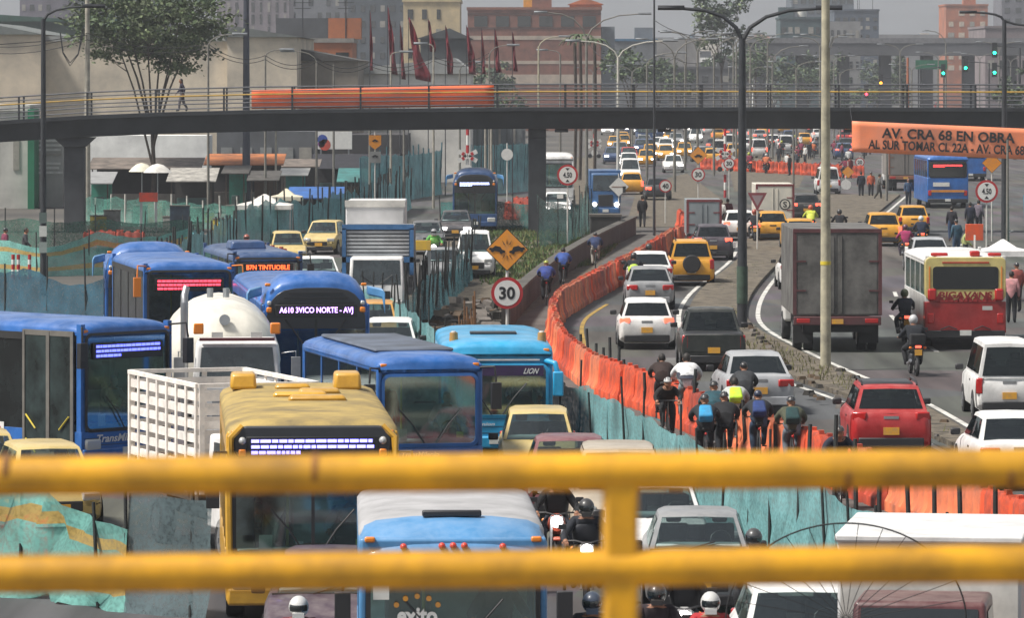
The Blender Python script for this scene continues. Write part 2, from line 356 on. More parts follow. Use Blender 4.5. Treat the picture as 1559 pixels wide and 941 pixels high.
    for y in (cowl * .72 if kind != 'van' else .75, L - .78 if kind != 'pickup' else L - 1.05):
        for sx in (-1, 1):
            if not small: MB().prism(disc(.37, 18), -.004, .004, Matrix.Translation((sx * (w + .002), o + y, .33)) @ Matrix.Rotation(R(90), 4, 'Z')).build('wheel_arch', BLACK, t)
            wheel(t, sx * (w - .085), o + y)
    hl = head or (LAMPLIT if lit and not away else CLEARL); tl = REDLIT if lit and away else RED
    for sx in (-1, 1):
        MB().box((sx * w * .68, o + .07, hz - .1), (w * .42, .14, .15), rz=sx * .22).build('headlight', hl, t, bevel=.03)
        if kind in ('hatch', 'crossover'):
            MB().box((sx * w * .76, o + L - .1, dz - .1), (w * .36, .16, .17), rz=-sx * .3).build('tail_light', tl, t, bevel=.03)
        elif kind in ('sedan',):
            MB().box((sx * w * .72, o + L - .07, dz - .2), (w * .46, .16, .18), rz=-sx * .2).build('tail_light', tl, t, bevel=.03)
        else:
            MB().box((sx * w * .87, o + L - .06, dz - .22), (w * .2, .12, .38), rz=-sx * .2).build('tail_light', tl, t, bevel=.03)
        if mirrors: MB().box((sx * (w + .1), o + cowl + .32, belt + .06), (.2, .1, .14)).build('wing_mirror', trim or TRIM, t, bevel=.03)
    if not small:
        MB().bb(-w * .5, w * .5, o - .012, o + .1, .42, hz - .17).build('grille', TRIM, t, bevel=.02)
        MB().bb(-w * .8, w * .8, o + L - .12, o + L + .02, .24, .46).build('rear_bumper', TRIM if kind != 'sedan' else col, t, bevel=.03)
        MB().bb(-w * .8, w * .8, o - .03, o + .1, .2, .38).build('front_bumper', TRIM, t, bevel=.03)
        pm = plate or PLATEY
        MB().bb(-.17, .17, o + L + .005, o + L + .03, .52, .68).build('number_plate', pm, t)
        MB().bb(-.17, .17, o - .045, o - .02, .4, .55).build('number_plate', pm, t)
    if roofcol:
        MB().loft([[Vector((p.x * .93, o + (rf + rr) / 2 + (p.y - ym) * .9, p.z + .0)) for p in upper], [Vector((p.x * .8, o + (rf + rr) / 2 + (p.y - ym) * .84, Hh + .012)) for p in upper]]).build('roof_panel', roofcol, t, smooth=60)
    if rails:
        for sx in (-1, 1): MB().tube([(sx * wt * .96, o + rf + .15, Hh - .02), (sx * wt * .96, o + rf + .25, Hh + .05), (sx * wt * .96, o + rr - .2, Hh + .05), (sx * wt * .96, o + rr - .1, Hh - .02)], .022).build('roof_rail', TRIM, t)
    if spare:
        MB().cyl((0, o + L - .02, .88), (0, o + L + .2, .88), .35, n=20).build('spare_wheel', BLACK, t, bevel=.04)
    if sign:
        MB().box((0, o + rf + .25, Hh + .07), (.5, .18, .15), taper=.8).build('roof_sign', mat('taxi_sign', '#e8d9a0', .5), t, bevel=.02)
    if kind == 'pickup': MB().bb(-w * .9, w * .9, o + L - .06, o + L + .01, .55, dz - .01).build('tailgate', col, t, bevel=.02)
    return t

def ledstrips(parent, w, h, y, z, col, rows=3, ragged=True):
    m = led(col); r = random.Random(int(w * 1000))
    for k in range(rows):
        b = MB(); zz = z + h * (.5 - (k + .5) / rows); x = -w / 2; end = w / 2 if k < rows - 1 or not ragged else -w * .1
        while x < end - .03:
            d = min(r.uniform(.05, .16), end - x); b.bb(x, x + d, y - .006, y, zz - h / rows * .28, zz + h / rows * .28); x += d + .016
        b.build('led_row', m, parent)

def roofloft(W, L, Hh, drop=.28, front=.16, rear=.1, y0=0, st=1.0):
    half = [(W / 2, -drop), (W / 2, -drop * .62), (W / 2 - .05, -drop * .36), (W / 2 - .16, -.06), (W / 2 - .36, -.015), (W * .2, .0)]
    pr = [(x, z) for x, z in half] + [(-x, z) for x, z in half[::-1]]
    rings = []
    for y, lo, k in ((0, front, .97), (.06, front * .45, .985), (.2, front * .14, .995), (.5, 0, 1), (L - .4, 0, 1), (L - .08, rear * .4, .99), (L, rear, .96)):
        rings.append([Vector((x * k, y0 + (y * st if y < 1 else y), Hh + (z - lo if z > -drop * .9 else z - (lo if front > .3 else 0)))) for x, z in pr])
    return MB().loft(rings)

def bus(label, px, s, yaw, W=2.4, L=9.0, Hh=3.05, body=None, roof=None, sill=1.0, wtop=None, signz=None, away=False, group=None, style='', ledc=None, ledtext=None, mirror=None, pods=(), door=False, frame=None, lights=True, name='bus', doorside=-1, hat=True):
    """front (or rear, when away) at local y=0, body runs to y=L; local -y faces the camera"""
    body = body or BLUE; roof = roof or body; yaw = R(yaw)
    t = thing(name, label, 'bus', (X(px, s), F / s, 0), yaw, group)
    w = W / 2; wtop = wtop or Hh - .55; hd = Hh - .24 if style != 'dome' else Hh - .68
    b = MB(); b.bb(-w, w, 0, L, .38, sill)
    if style != 'dome': b.bb(-w + .01, w - .01, .05, .16, wtop, hd + .06)
    for sx in (-1, 1):
        b.bb(sx * w - sx * .09, sx * w, .06, L - .04, wtop + .03, hd + .03)
        b.bb(sx * w - sx * .12, sx * w - sx * .004, .02, .16, sill - .02, wtop + .2)
        b.bb(sx * w - sx * .1, sx * w - sx * .004, L - .16, L - .03, sill - .02, wtop + .2)
    b.bb(-w + .02, w - .02, L - .1, L - .012, sill - .1, hd)
    b.build('body', body, t, bevel=.05, seg=3)
    if style == 'van': roofloft(W, L - .8, Hh, front=.02, y0=.8).build('roof', roof, t, smooth=60)
    elif style != 'dome': roofloft(W, L, Hh).build('roof', roof, t, smooth=60)
    n = max(2, int((L - .8) / 1.45))
    if style == 'padron':
        for sx in (-1, 1): MB().bb(sx * (w - .02), sx * (w + .006), .2, L - .1, wtop - .16, hd - .02).build('cornice_band', mat('band_grey', '#2e2d2c', .5), t, smooth=0)
    step = (L - .45) / n
    for sx in (-1, 1):
        for i in range(n):
            ya, yb = .18 + step * i, .18 + step * (i + 1)
            if door and sx == doorside and i == 0: continue
            MB().bb(sx * (w - .03), sx * (w - .018), ya + .05, yb - .05, sill - .01, wtop + .05).build('side_window', BUSG if style in ('padron', 'dome', 'feeder') else TGLASS, t, smooth=0)
            MB().bb(sx * (w - .09), sx * (w - .006), yb - .05, yb + .05, sill - .01, wtop + .05).build('window_pillar', TRIM if style in ('padron', 'dome') else body, t, smooth=0)
    if door:
        sx = doorside; d = MB()
        ya, yb = .22, .18 + step - .02
        for u, v in ((ya, ya + .09), ((ya + yb) / 2 - .05, (ya + yb) / 2 + .05), (yb - .07, yb)): d.bb(sx * (w + .004), sx * (w + .04), u, v, .45, wtop + .03)
        d.bb(sx * (w + .002), sx * (w + .03), ya, yb, wtop - .06, wtop + .05); d.bb(sx * (w + .002), sx * (w + .03), ya, yb, .4, .5)
        do = d.build('door', mat('door_frame_grey', '#77736c', .5, .2, .2, 2), t)
        MB().bb(sx * (w + .012), sx * (w + .02), ya, yb, .46, wtop).build('door_glass', mat('door_glass', (.03, .045, .045), .08, 0, .5, 1.5, spec=.35), do, smooth=0)
        for u in (ya + .12, yb - .12):
            m = 1 if u < (ya + yb) / 2 else -1
            for z in (.75, 1.25): MB().tube([(sx * (w + .05), u, z), (sx * (w + .05), u + m * .3, z - .28)], .018).build('grab_bar', mat('grab_yellow', '#e0c81e', .4), do)
    if style != 'dome':
        fr = frame or TRIM
        out = rrect(-w + .09, w - .09, sill - .02, wtop + .02, .16); inn = rrect(-w + .15, w - .15, sill + .05, wtop - .04, .12)
        f = MB(); a = [Vector((x, -.012, z)) for x, z in out]; c = [Vector((x, -.022, z)) for x, z in inn]; e = [Vector((x, .05, z)) for x, z in inn]
        f.loft([a, c, e], cap=False); f.build('windscreen_frame', fr, t)
        MB().prism(rrect(-w + .14, w - .14, sill + .04, wtop - .03, .12), .02, .028).build('windscreen' if not away else 'rear_window', GLASS if not away else DGLASS, t, smooth=0)
    if not away:
        MB().box((0, .42, sill + .02), (W - .3, .5, .18)).build('dashboard', DASH, t, bevel=.05)
        MB().bb(-w + .12, w - .12, 3.6, 3.66, .6, hd).build('bulkhead', mat('bus_inside', '#b9cdc9', .9, 0, .5, 1.4), t)
        for sx, y in ((.55, 1.0), (-.6, 1.7), (.55, 2.0), (-.6, 2.6), (.55, 2.9)):
            q = MB(); q.box((sx, y + .2, sill + .3), (.46, .12, .75)); q.box((sx, y, sill), (.46, .45, .12)); q.build('seat', FABRIC, t, bevel=.05)
        q = MB(); c = Vector((.55, .62, sill + .25))
        q.tube([c + Vector((.2 * math.cos(k * R(30)), .08 * math.sin(k * R(30)), .19 * math.sin(k * R(30)))) for k in range(13)], .018); q.build('steering_wheel', TRIM, t)
        MB().cyl((-.35, 1.1, sill), (-.35, 1.1, wtop + .1), .022).build('handrail', mat('rail_yellow', '#c9c04a', .4), t)
        MB().bb(-.25, w - .3, 1.25, 1.28, sill + .1, sill + .75).build('driver_screen', mat('screen_teal', '#7fa8a4', .5), t)
    sz = signz or (wtop - .34, wtop - .06)
    if ledc or ledtext:
        yy = -.03 if style != 'dome' else -.10
        sg = MB().bb(-w + .3, w - .3, yy, yy + .03, sz[0], sz[1]).build('destination_sign', SIGNK, t, bevel=.01)
        if ledtext: text(ledtext, 'led_text', led(ledc), sg, (0, yy - .006, (sz[0] + sz[1]) / 2), (W - .8), (sz[1] - sz[0]) * .62)
        else: ledstrips(sg, W - .75, (sz[1] - sz[0]) * .85, yy - .002, (sz[0] + sz[1]) / 2, ledc)
    if not away and style != 'dome':
        for k, (sx, sz_, c) in enumerate(((-w * .62, .2, '#d8d6cc'), (w * .5, .14, '#b8c04a'), (-w * .2, .12, '#c9cfd2'))): MB().bb(sx, sx + sz_, .03, .034, sill + .1 + .05 * k, sill + .1 + sz_ * 1.2).build('sticker', mat('sticker_' + c[1:], c, .6), t, smooth=0)
        for z in (.66, .8): MB().bb(-w + .06, w - .06, -.004, .02, z, z + .012).build('panel_seam', TRIM, t, smooth=0)
    for sx in (-1, 1):
        if lights:
            if away: MB().box((sx * (w - .16), .0, .95), (.2, .08, .32)).build('tail_light', RED, t, bevel=.03)
            else:
                h = MB().box((sx * (w - .3), .0, .68), (.42, .1, .24)).build('headlight', CLEARL, t, bevel=.04)
                MB().box((sx * (w - .14), .06, Hh - .2), (.13, .1, .07)).build('marker_light', AMBER, t, bevel=.02)
        if mirror is not None and not away:
            q = MB(); q.tube([(sx * (w - .08), .05, wtop + .12), (sx * (w + .18), -.22, wtop + .15), (sx * (w + .2), -.26, wtop - .15)], .025); q.box((sx * (w + .2), -.26, wtop - .42), (.2, .13, .52)); q.build('mirror', mirror, t, bevel=.04)
        for y in (1.7, L - 2.0): wheel(t, sx * (w - .16), y, .44, .28)
    if not away and style != 'dome':
        for sx in (-1, 1): MB().tube([(sx * .12, -.035, sill + .06), (sx * .35, -.05, sill + .42), (sx * .62, -.035, sill + .72)], .014, 5).build('wiper', TRIM, t)
    MB().bb(-w + .02, w - .02, -.05, .16, .34, .6).build('bumper', body if not away else TRIM, t, bevel=.04)
    MB().bb(-.17, .17, -.07, -.05, .44, .6).build('number_plate', PLATEW, t)
    for (x, y, a, bq, h) in pods: MB().box((x, y, Hh + h / 2 - .02), (a, bq, h), taper=.9).build('roof_pod', roof if style != 'feeder' else BYEL, t, bevel=.05)
    return t

def dome_front(t, W, Hh, body, signc, signtext, away=False, L=12):
    """rounded hood that rises over the windscreen of the articulated buses, with the dark visor band"""
    w = W / 2; n = 14
    def arch(hw, zt, z0):
        hp = [(1, 0), (.99, .3), (.95, .52), (.88, .7), (.78, .84), (.64, .935), (.42, .985), (.2, 1.0)]
        hp = [(hw * x, z0 + (zt - z0) * z) for x, z in hp]; return hp + [(-x, z) for x, z in hp[::-1]]
    rings = []
    for y, k, zt in ((0.02, .965, Hh - .2), (.08, .985, Hh - .09), (.3, 1.0, Hh + .02), (.7, 1.0, Hh + .09), (1.5, 1.0, Hh + .06), (2.4, .99, Hh - .2), (2.8, .98, Hh - .4)):
        rings.append([Vector((x * k, y, z)) for x, z in arch(w, zt, Hh - 1.25)])
    MB().loft(rings).build('front_hood', body, t, smooth=60)
    roofloft(W * .98, L - 2.2, Hh - .42, y0=2.2).build('roof', body, t, smooth=60)
    MB().prism(arch(w - .1, Hh - .27, Hh - 1.22), -.01, .05).build('visor', mat('visor_dark', (.035, .036, .042), .25, 0, .1, spec=.6), t, bevel=.01)
    q = MB()
    for k in range(3): q.bb(-w * (.5 + .1 * k), w * (.5 + .1 * k), -.03, -.008, Hh - .42 - k * .11, Hh - .38 - k * .11)
    q.build('visor_louvre', TRIM, t)
    out = rrect(-w + .1, w - .1, 1.0, Hh - 1.0, .12); MB().prism(out, .0, .02).build('windscreen', GLASS, t, smooth=0)
    MB().bb(-.03, .03, -.012, .0, 1.02, Hh - 1.0).build('windscreen_divider', TRIM, t)
    for sx in (-1, 1):
        MB().tube([(sx * .7, -.05, Hh - 1.0), (sx * .45, -.06, Hh - 1.35), (sx * .2, -.04, Hh - 1.7)], .018, 5).build('wiper', TRIM, t)
        MB().box((sx * (w - .17), -.02, Hh - .78), (.13, .08, .13)).build('marker_light', AMBER, t, bevel=.03)
        MB().box((sx * (w - .17), -.02, Hh - .62), (.1, .08, .1)).build('marker_light', CLEARL, t, bevel=.03)
        q = MB(); q.loft([[Vector((sx * (w + d), .3 + e, Hh - .3 + z)) for d, e, z in ring] for ring in (((-.02, 0, .05), (-.02, .5, .05), (-.02, .5, -.16), (-.02, 0, -.16)), ((.28, -.35, .0), (.3, -.1, .0), (.3, -.1, -.22), (.28, -.35, -.22)), ((.34, -.42, -.1), (.36, -.2, -.1), (.36, -.2, -.6), (.34, -.42, -.6)))])
        q.build('mirror_arm', SKYB, t, bevel=.03)

def cab_front(t, W, Hcab, y0, depth, z0, col, glass=None, grille=True):
    """flat-nosed lorry cab: body, windscreen, lights"""
    w = W / 2; zs = z0 + (Hcab - z0) * .5
    b = MB(); b.loft([[Vector((x, y0 + y, z)) for x, y in ((-w, .02), (w, .02), (w, depth), (-w, depth))] for z in (z0, zs)] + [[Vector((x * .95, y0 + y, Hcab)) for x, y in ((-w, .22), (w, .22), (w, depth), (-w, depth))]])
    b.build('cab', col, t, bevel=.06, seg=3)
    q = [(-w, y0 + .02, zs), (w, y0 + .02, zs), (w * .95, y0 + .22, Hcab), (-w * .95, y0 + .22, Hcab)]
    pane(q, .06, .94, .06, .9, .008, 'windscreen', glass or CGLASS, t)
    for sx in (-1, 1):
        q = [(sx * w, y0 + .02, zs), (sx * w, y0 + depth, zs), (sx * w * .95, y0 + depth, Hcab), (sx * w * .95, y0 + .22, Hcab)]
        q = q if sx > 0 else [q[1], q[0], q[3], q[2]]
        pane(q, .12 if sx > 0 else .25, .75 if sx > 0 else .88, .08, .85, .008, 'side_window', glass or CGLASS, t)
        MB().box((sx * w * .76, y0, z0 + .35), (.34, .1, .2)).build('headlight', CLEARL, t, bevel=.03)
        q = MB(); q.tube([(sx * w * .97, y0 + .15, zs + .3), (sx * (w + .2), y0 - .05, zs + .35)], .015); q.box((sx * (w + .22), y0 - .05, zs + .15), (.16, .08, .36)); q.build('mirror', TRIM, t, bevel=.02)
        MB().tube([(sx * .1, y0 - .012, zs + .07), (sx * .5, y0 + .06, zs + .36)], .012, 5).build('wiper', TRIM, t)
    if grille: MB().bb(-w * .5, w * .5, y0 - .015, y0 + .05, z0 + .25, zs - .15).build('grille', TRIM, t, bevel=.02)
    MB().bb(-w * 1.0, w * 1.0, y0 - .06, y0 + .15, z0 - .15, z0 + .14).build('bumper', col, t, bevel=.03)
    MB().bb(-.17, .17, y0 - .085, y0 - .06, z0 - .08, z0 + .08).build('number_plate', PLATEW, t)

def truck_rear(name, label, px, s, W, Hh, L, col, yaw=0, zb=1.05, edge=None, lights=RED, group=None, cabcol=None, tyre_r=.45):
    """box lorry seen from behind"""
    yaw = R(yaw); t = thing(name, label, 'truck', (X(px, s), F / s, 0), yaw, group); w = W / 2
    MB().bb(-w, w, 0, L, zb, Hh).build('cargo_box', col, t, bevel=.03)
    e = edge or DARKM
    for sx in (-1, 1):
        MB().bb(sx * w - sx * .1, sx * w + sx * .006, -.02, .04, zb + .02, Hh - .06).build('corner_post', e, t)
        MB().bb(sx * .02, sx * (w - .14), -.012, .0, zb + .05, Hh - .15).build('cargo_door', col, t, bevel=.006)
        for fr in (.28, .62): MB().bb(sx * (w - .38), sx * (w - .08), -.03, -.012, zb + (Hh - zb) * fr, zb + (Hh - zb) * fr + .05).build('hinge', e, t)
        MB().cyl((sx * .12, -.03, zb + .1), (sx * .12, -.03, Hh - .2), .016, n=6).build('lock_rod', col, t)
        MB().bb(sx * (w - .5), sx * (w - .1), -.06, .0, zb - .22, zb - .08).build('tail_light', lights, t, bevel=.02)
        for k in (0, .32): wheel(t, sx * (w - .2 - k), 1.4, tyre_r, .26)
        MB().bb(sx * (w - .62), sx * (w - .04), .8, .83, .25, .8).build('mudflap', BLACK, t)
        wheel(t, sx * (w - .2), L + 1.0, tyre_r, .26)
    MB().bb(-w, w, -.03, .05, Hh - .1, Hh + .012).build('top_rail', e, t)
    MB().bb(-w + .02, w - .02, -.05, .1, zb - .28, zb - .02).build('rear_beam', e, t, bevel=.02)
    MB().bb(-w + .3, w - .3, .2, L + 1.4, .6, zb - .05).build('chassis', BLACK, t)
    MB().bb(-.17, .17, -.075, -.05, zb - .24, zb - .1).build('number_plate', PLATEY, t)
    MB().bb(-w + .1, w - .1, L + .15, L + 1.7, .6, min(Hh - .3, 2.4)).build('cab', cabcol or WHITE, t, bevel=.08)
    return t
# ------------------------------------------------------------------ people, motorcycles, bicycles
POSE = {  # joints of a 1.72 m figure facing -y
    'stand': dict(pel=(0, .02, .93), bel=(0, .01, 1.08), ch=(0, .02, 1.27), nk=(0, .01, 1.45), head=(0, -.02, 1.60), pitch=0,
                  hip=(.09, .02, .9), kn=(.1, -.02, .5), an=(.1, .04, .09), to=(.11, -.12, .04), sh=(.18, .02, 1.40), el=(.24, .05, 1.13), wr=(.23, -.08, .9)),
    'walk': dict(pel=(0, .02, .93), bel=(0, 0, 1.08), ch=(0, -.01, 1.27), nk=(0, -.03, 1.45), head=(0, -.06, 1.60), pitch=5,
                 hip=(.09, .02, .9), kn=(.1, -.14, .52), an=(.1, -.16, .1), to=(.11, -.33, .06), sh=(.18, -.01, 1.40), el=(.24, .12, 1.16), wr=(.22, .05, .93),
                 kn2=(.1, .08, .5), an2=(.1, .3, .16), to2=(.11, .2, .04), el2=(.24, -.08, 1.14), wr2=(.21, -.24, .98)),
    'ride': dict(pel=(0, .22, .86), bel=(0, .16, 1.0), ch=(0, .06, 1.18), nk=(0, .0, 1.36), head=(0, -.05, 1.51), pitch=5,
                 hip=(.1, .17, .84), kn=(.24, -.26, .72), an=(.2, -.06, .36), to=(.2, -.22, .3), sh=(.19, .04, 1.31), el=(.36, -.12, 1.06), wr=(.33, -.42, 1.03)),
    'cycle': dict(pel=(0, .27, 1.0), bel=(0, .18, 1.12), ch=(0, -.04, 1.24), nk=(0, -.2, 1.36), head=(0, -.28, 1.47), pitch=2,
                  hip=(.09, .24, .98), kn=(.12, -.04, .72), an=(.11, .1, .3), to=(.11, -.06, .26), sh=(.19, -.14, 1.31), el=(.3, -.3, 1.14), wr=(.26, -.47, 1.06),
                  kn2=(.13, -.16, .86), an2=(.11, -.05, .5), to2=(.11, -.2, .47)),
}
_F = {}
def figure_mesh(key):
    if key in _F: return _F[key]
    J = POSE[key]; V, E, Rr, B = [], [], [], []
    def add(p, r, parent, tagm):
        V.append(Vector(p)); Rr.append(r); i = len(V) - 1
        if parent is not None: E.append((parent, i)); B.append((parent, i, tagm))
        return i
    mir = lambda p: (-p[0], p[1], p[2])
    pel = add(J['pel'], (.155, .12), None, 1); bel = add(J['bel'], (.15, .115), pel, 0); ch = add(J['ch'], (.175, .125), bel, 0); nk = add(J['nk'], (.06, .06), ch, 0)
    hd = Vector(J['head']); add(Vector(J['nk']) * .45 + hd * .55, (.052, .055), nk, 3)
    hands = []
    for sgn in (1, -1):
        f = (lambda p: p) if sgn > 0 else mir; g = lambda k: f(J.get(k + '2', J[k]) if sgn < 0 else J[k])
        h = add(f(J['hip']), (.105, .105), pel, 1); k = add(g('kn'), (.068, .07), h, 1); a = add(g('an'), (.046, .05), k, 1); add(g('to'), (.04, .035), a, 2)
        s_ = add(f(J['sh']), (.072, .072), ch, 0); e = add(g('el'), (.05, .05), s_, 0); wv = add(g('wr'), (.036, .036), e, 0)
        d = (V[wv] - V[e]).normalized(); add(V[wv] + d * .07, (.038, .022), wv, 3); hands.append((V[wv] + d * .06, d, sgn))
    me = bpy.data.meshes.new('fig'); me.from_pydata(V, E, []); o = bpy.data.objects.new('fig', me); COL.objects.link(o)
    m = o.modifiers.new('skin', 'SKIN'); m.use_smooth_shade = True
    for i, r in enumerate(Rr): me.skin_vertices[0].data[i].radius = (r[0] * 1.24, r[1] * 1.24)
    me.skin_vertices[0].data[pel].use_root = True
    sb = o.modifiers.new('sub', 'SUBSURF'); sb.levels = 1; sb.render_levels = 1
    dg = bpy.context.evaluated_depsgraph_get(); dg.update()
    out = bpy.data.meshes.new_from_object(o.evaluated_get(dg)); bpy.data.objects.remove(o)
    b = MB(); b.bm.from_mesh(out)
    def near(p):
        best, bm_ = 9, 0
        for i, j, tg in B:
            a, c = V[i], V[j]; ab = c - a; t = max(0, min(1, (p - a).dot(ab) / ab.length_squared)); dd = (p - a - ab * t).length - .5 * (Rr[i][0] * (1 - t) + Rr[j][0] * t)
            if dd < best: best, bm_ = dd, tg
        return bm_
    for f in b.bm.faces:
        c = f.calc_center_median(); f.material_index = near(c)
        f.smooth = True
    b.mi = 3
    for base, d, sgn in hands:                                     # fingers of unequal length curled forwards, thumb from the side of the palm
        side = d.cross(Vector((0, 0, 1))); side = side.normalized() if side.length > .1 else Vector((1, 0, 0)); dn = d.cross(side).normalized(); dn = dn if dn.z < 0 else -dn
        for k, ln in enumerate((.062, .072, .068, .052)):
            r0 = base + side * (k - 1.5) * .02 + d * .03
            b.tube([r0, r0 + d * ln * .55 + dn * .012, r0 + d * ln * .7 + dn * .045], .0095, 5, .007)
        r0 = base - side * .035 * sgn; b.tube([r0, r0 - side * .025 * sgn + d * .03, r0 - side * .02 * sgn + d * .055 + dn * .02], .011, 5, .008)
    Mh = Matrix.Translation(hd) @ Matrix.Rotation(R(J['pitch']), 4, 'X')
    nu, nv = 14, 11; rings = []
    for j in range(nv):
        t = math.pi * (.03 + .94 * j / (nv - 1)); rg = []
        for i in range(nu):
            a = 2 * math.pi * i / nu; x, y, z = .077 * math.sin(t) * math.cos(a), .097 * math.sin(t) * math.sin(a), .118 * math.cos(t)
            if y < 0 and z < -.03: x *= 1 - .9 * (-z - .03) / .2 * 1.5; y *= 1.0
            if abs(x) < .016 and y < -.06 and -.045 < z < .015: y -= .02
            if abs(abs(x) - .035) < .02 and y < -.05 and -.01 < z < .03: y += .006
            rg.append(Mh @ Vector((x, y, z)))
        rings.append(rg)
    b.loft(rings[::-1])
    for sx in (-1, 1):
        b.mi = 3; b.ball(Mh @ Vector((sx * .079, .01, -.005)), (.012, .022, .032), 6, 5)
        b.mi = 4; b.ball(Mh @ Vector((sx * .03, -.082, .008)), (.012, .008, .007), 6, 5)
    b.mi = 5; b.ball(Mh @ Vector((0, -.088, -.058)), (.022, .008, .007), 6, 5)
    n = b.build('person', [TRIM] * 6, smooth=60); mm = n.data; bpy.data.objects.remove(n); mm['hx'] = 0
    _F[key] = (mm, hd.copy(), J['pitch']); return _F[key]
_HM = {}
def head_mesh(kind):
    if kind in _HM: return _HM[kind]
    b = MB()
    if kind == 'helmet':                                            # closed motorcycle helmet with dark visor
        b.ball((0, .005, .015), (.128, .15, .142), 14, 10); b.bm.faces.ensure_lookup_table()
        for f in b.bm.faces:
            c = f.calc_center_median(); f.material_index = 1 if c.y < -.07 and -.03 < c.z < .06 else 0
        b.mi = 0; b.box((0, -.12, -.075), (.15, .07, .07))
    elif kind == 'bikehelmet':
        b.ball((0, .01, .045), (.1, .135, .1), 12, 8); bmesh.ops.delete(b.bm, geom=[v for v in b.bm.verts if v.co.z < .015], context='VERTS')
        b.mi = 1
        for k in (-.05, 0, .05): b.tube([(k, -.1, .105), (k, 0, .15 - abs(k) * .4), (k, .11, .11)], .012, 5)
    elif kind == 'cap':
        b.ball((0, .01, .04), (.088, .108, .092), 12, 8); b.box((0, -.13, .035), (.13, .1, .015))
    else:
        b.ball((0, .02, .025), (.086, .1, .108), 12, 9); bmesh.ops.delete(b.bm, geom=[v for v in b.bm.verts if v.co.y < -.05 and v.co.z < .07], context='VERTS')
        if kind == 'long_hair': b.box((0, .075, -.09), (.15, .07, .24), taper=.9)
    o = b.build(kind, [TRIM, DGLASS], smooth=50); _HM[kind] = o.data; bpy.data.objects.remove(o); return _HM[kind]
def cloth(c): return mat('cloth_' + c.lstrip('#'), c, .85, 0, .22, 7, bump=.2)
def setm(o, ms):
    for i, m in enumerate(ms): o.material_slots[i].link = 'OBJECT'; o.material_slots[i].material = m
def person(label, key, loc, rz, jacket, trousers, head='hair', hcol=None, group=None, sc=1.0, vest=None, vtop=1.0):
    me, hd, pitch = figure_mesh(key)
    o = link('person', me, None, loc=loc, rz=rz); tag(o, label, 'person', group); o.scale = (sc, sc, sc)
    setm(o, [cloth(jacket), cloth(trousers), SHOE, SKIN, EYE, LIP])
    nm = {'helmet': 'helmet', 'bikehelmet': 'helmet', 'cap': 'cap'}.get(head, 'hair')
    h = link(nm, head_mesh(head), o, loc=hd); h.rotation_euler.x = R(pitch)
    setm(h, [HAIR if 'hair' in head else paint('h' + (hcol or '#222222').lstrip('#'), hcol or '#222222'), DGLASS])
    if vest: 
        J = POSE[key]; c, b = Vector(J['ch']), Vector(J['bel']); ax = (c - b).normalized()
        v = MB(); rr = []
        for k, (rx, ry) in ((-.06, (.205, .165)), (.12 * vtop, (.225, .18)), (.24 * vtop, (.215, .165)), (.3 * vtop, (.15 if vtop == 1 else .19, .13))):
            q = ax.to_track_quat('Z', 'Y'); p = b + ax * k
            rr.append([p + Vector((rx * math.cos(2 * math.pi * i / 14), ry * math.sin(2 * math.pi * i / 14), 0)) for i in range(14)])
        v.loft(rr).build('vest', mat('vest_' + vest.lstrip('#'), vest, .6, 0, .1, 5), o)
    return o
def backpack(label, loc, rz, key, col, sc=1.0, size=(.3, .2, .42), group=None):
    J = POSE[key]; c, b = Vector(J['ch']), Vector(J['bel']); ax = (J['nk'][1] - J['bel'][1]) / (J['nk'][2] - J['bel'][2])
    o = thing('backpack', label, 'backpack', loc, rz, group); o.scale = (sc, sc, sc); p = (c + b) / 2 + Vector((0, .12 + size[1] * .5, .06)); an = -math.atan(ax)
    k = cloth(col)
    MB().box(p, size, rx=an, taper=.86).build('bag', k, o, bevel=.05, seg=3)
    MB().box(p + Vector((0, size[1] * .55, -.08)), (size[0] * .75, .06, size[2] * .4), rx=an).build('pocket', k, o, bevel=.025)
    return o

def wheel_thin(parent, y, r, tr, spokes=0, name='wheel', m=None):
    n = 22; b = MB(); sec = 6
    rings = []
    for i in range(n + 1):
        a = 2 * math.pi * i / n; rings.append([Vector((tr * .8 * math.sin(2 * math.pi * k / sec), (r - tr + tr * math.cos(2 * math.pi * k / sec)) * math.cos(a), (r - tr + tr * math.cos(2 * math.pi * k / sec)) * math.sin(a))) for k in range(sec)])
    b.loft(rings, cap=False); o = b.build(name, BLACK, parent, loc=(0, y, r))
    q = MB()
    if spokes:
        for k in range(spokes): a = 2 * math.pi * k / spokes; q.tube([(0, 0, 0), (0, (r - tr) * math.cos(a), (r - tr) * math.sin(a))], .004, 3)
        q.cyl((-.04, 0, 0), (.04, 0, 0), .025, n=8)
    else:
        q.cyl((-.02, 0, 0), (.02, 0, 0), r * .3, n=12)
        for k in range(5): a = 2 * math.pi * k / 5; q.box((0, r * .45 * math.cos(a), r * .45 * math.sin(a)), (.03, .06, r * .62), rx=a - math.pi / 2)
    q.build('rim', STEEL, o); return o
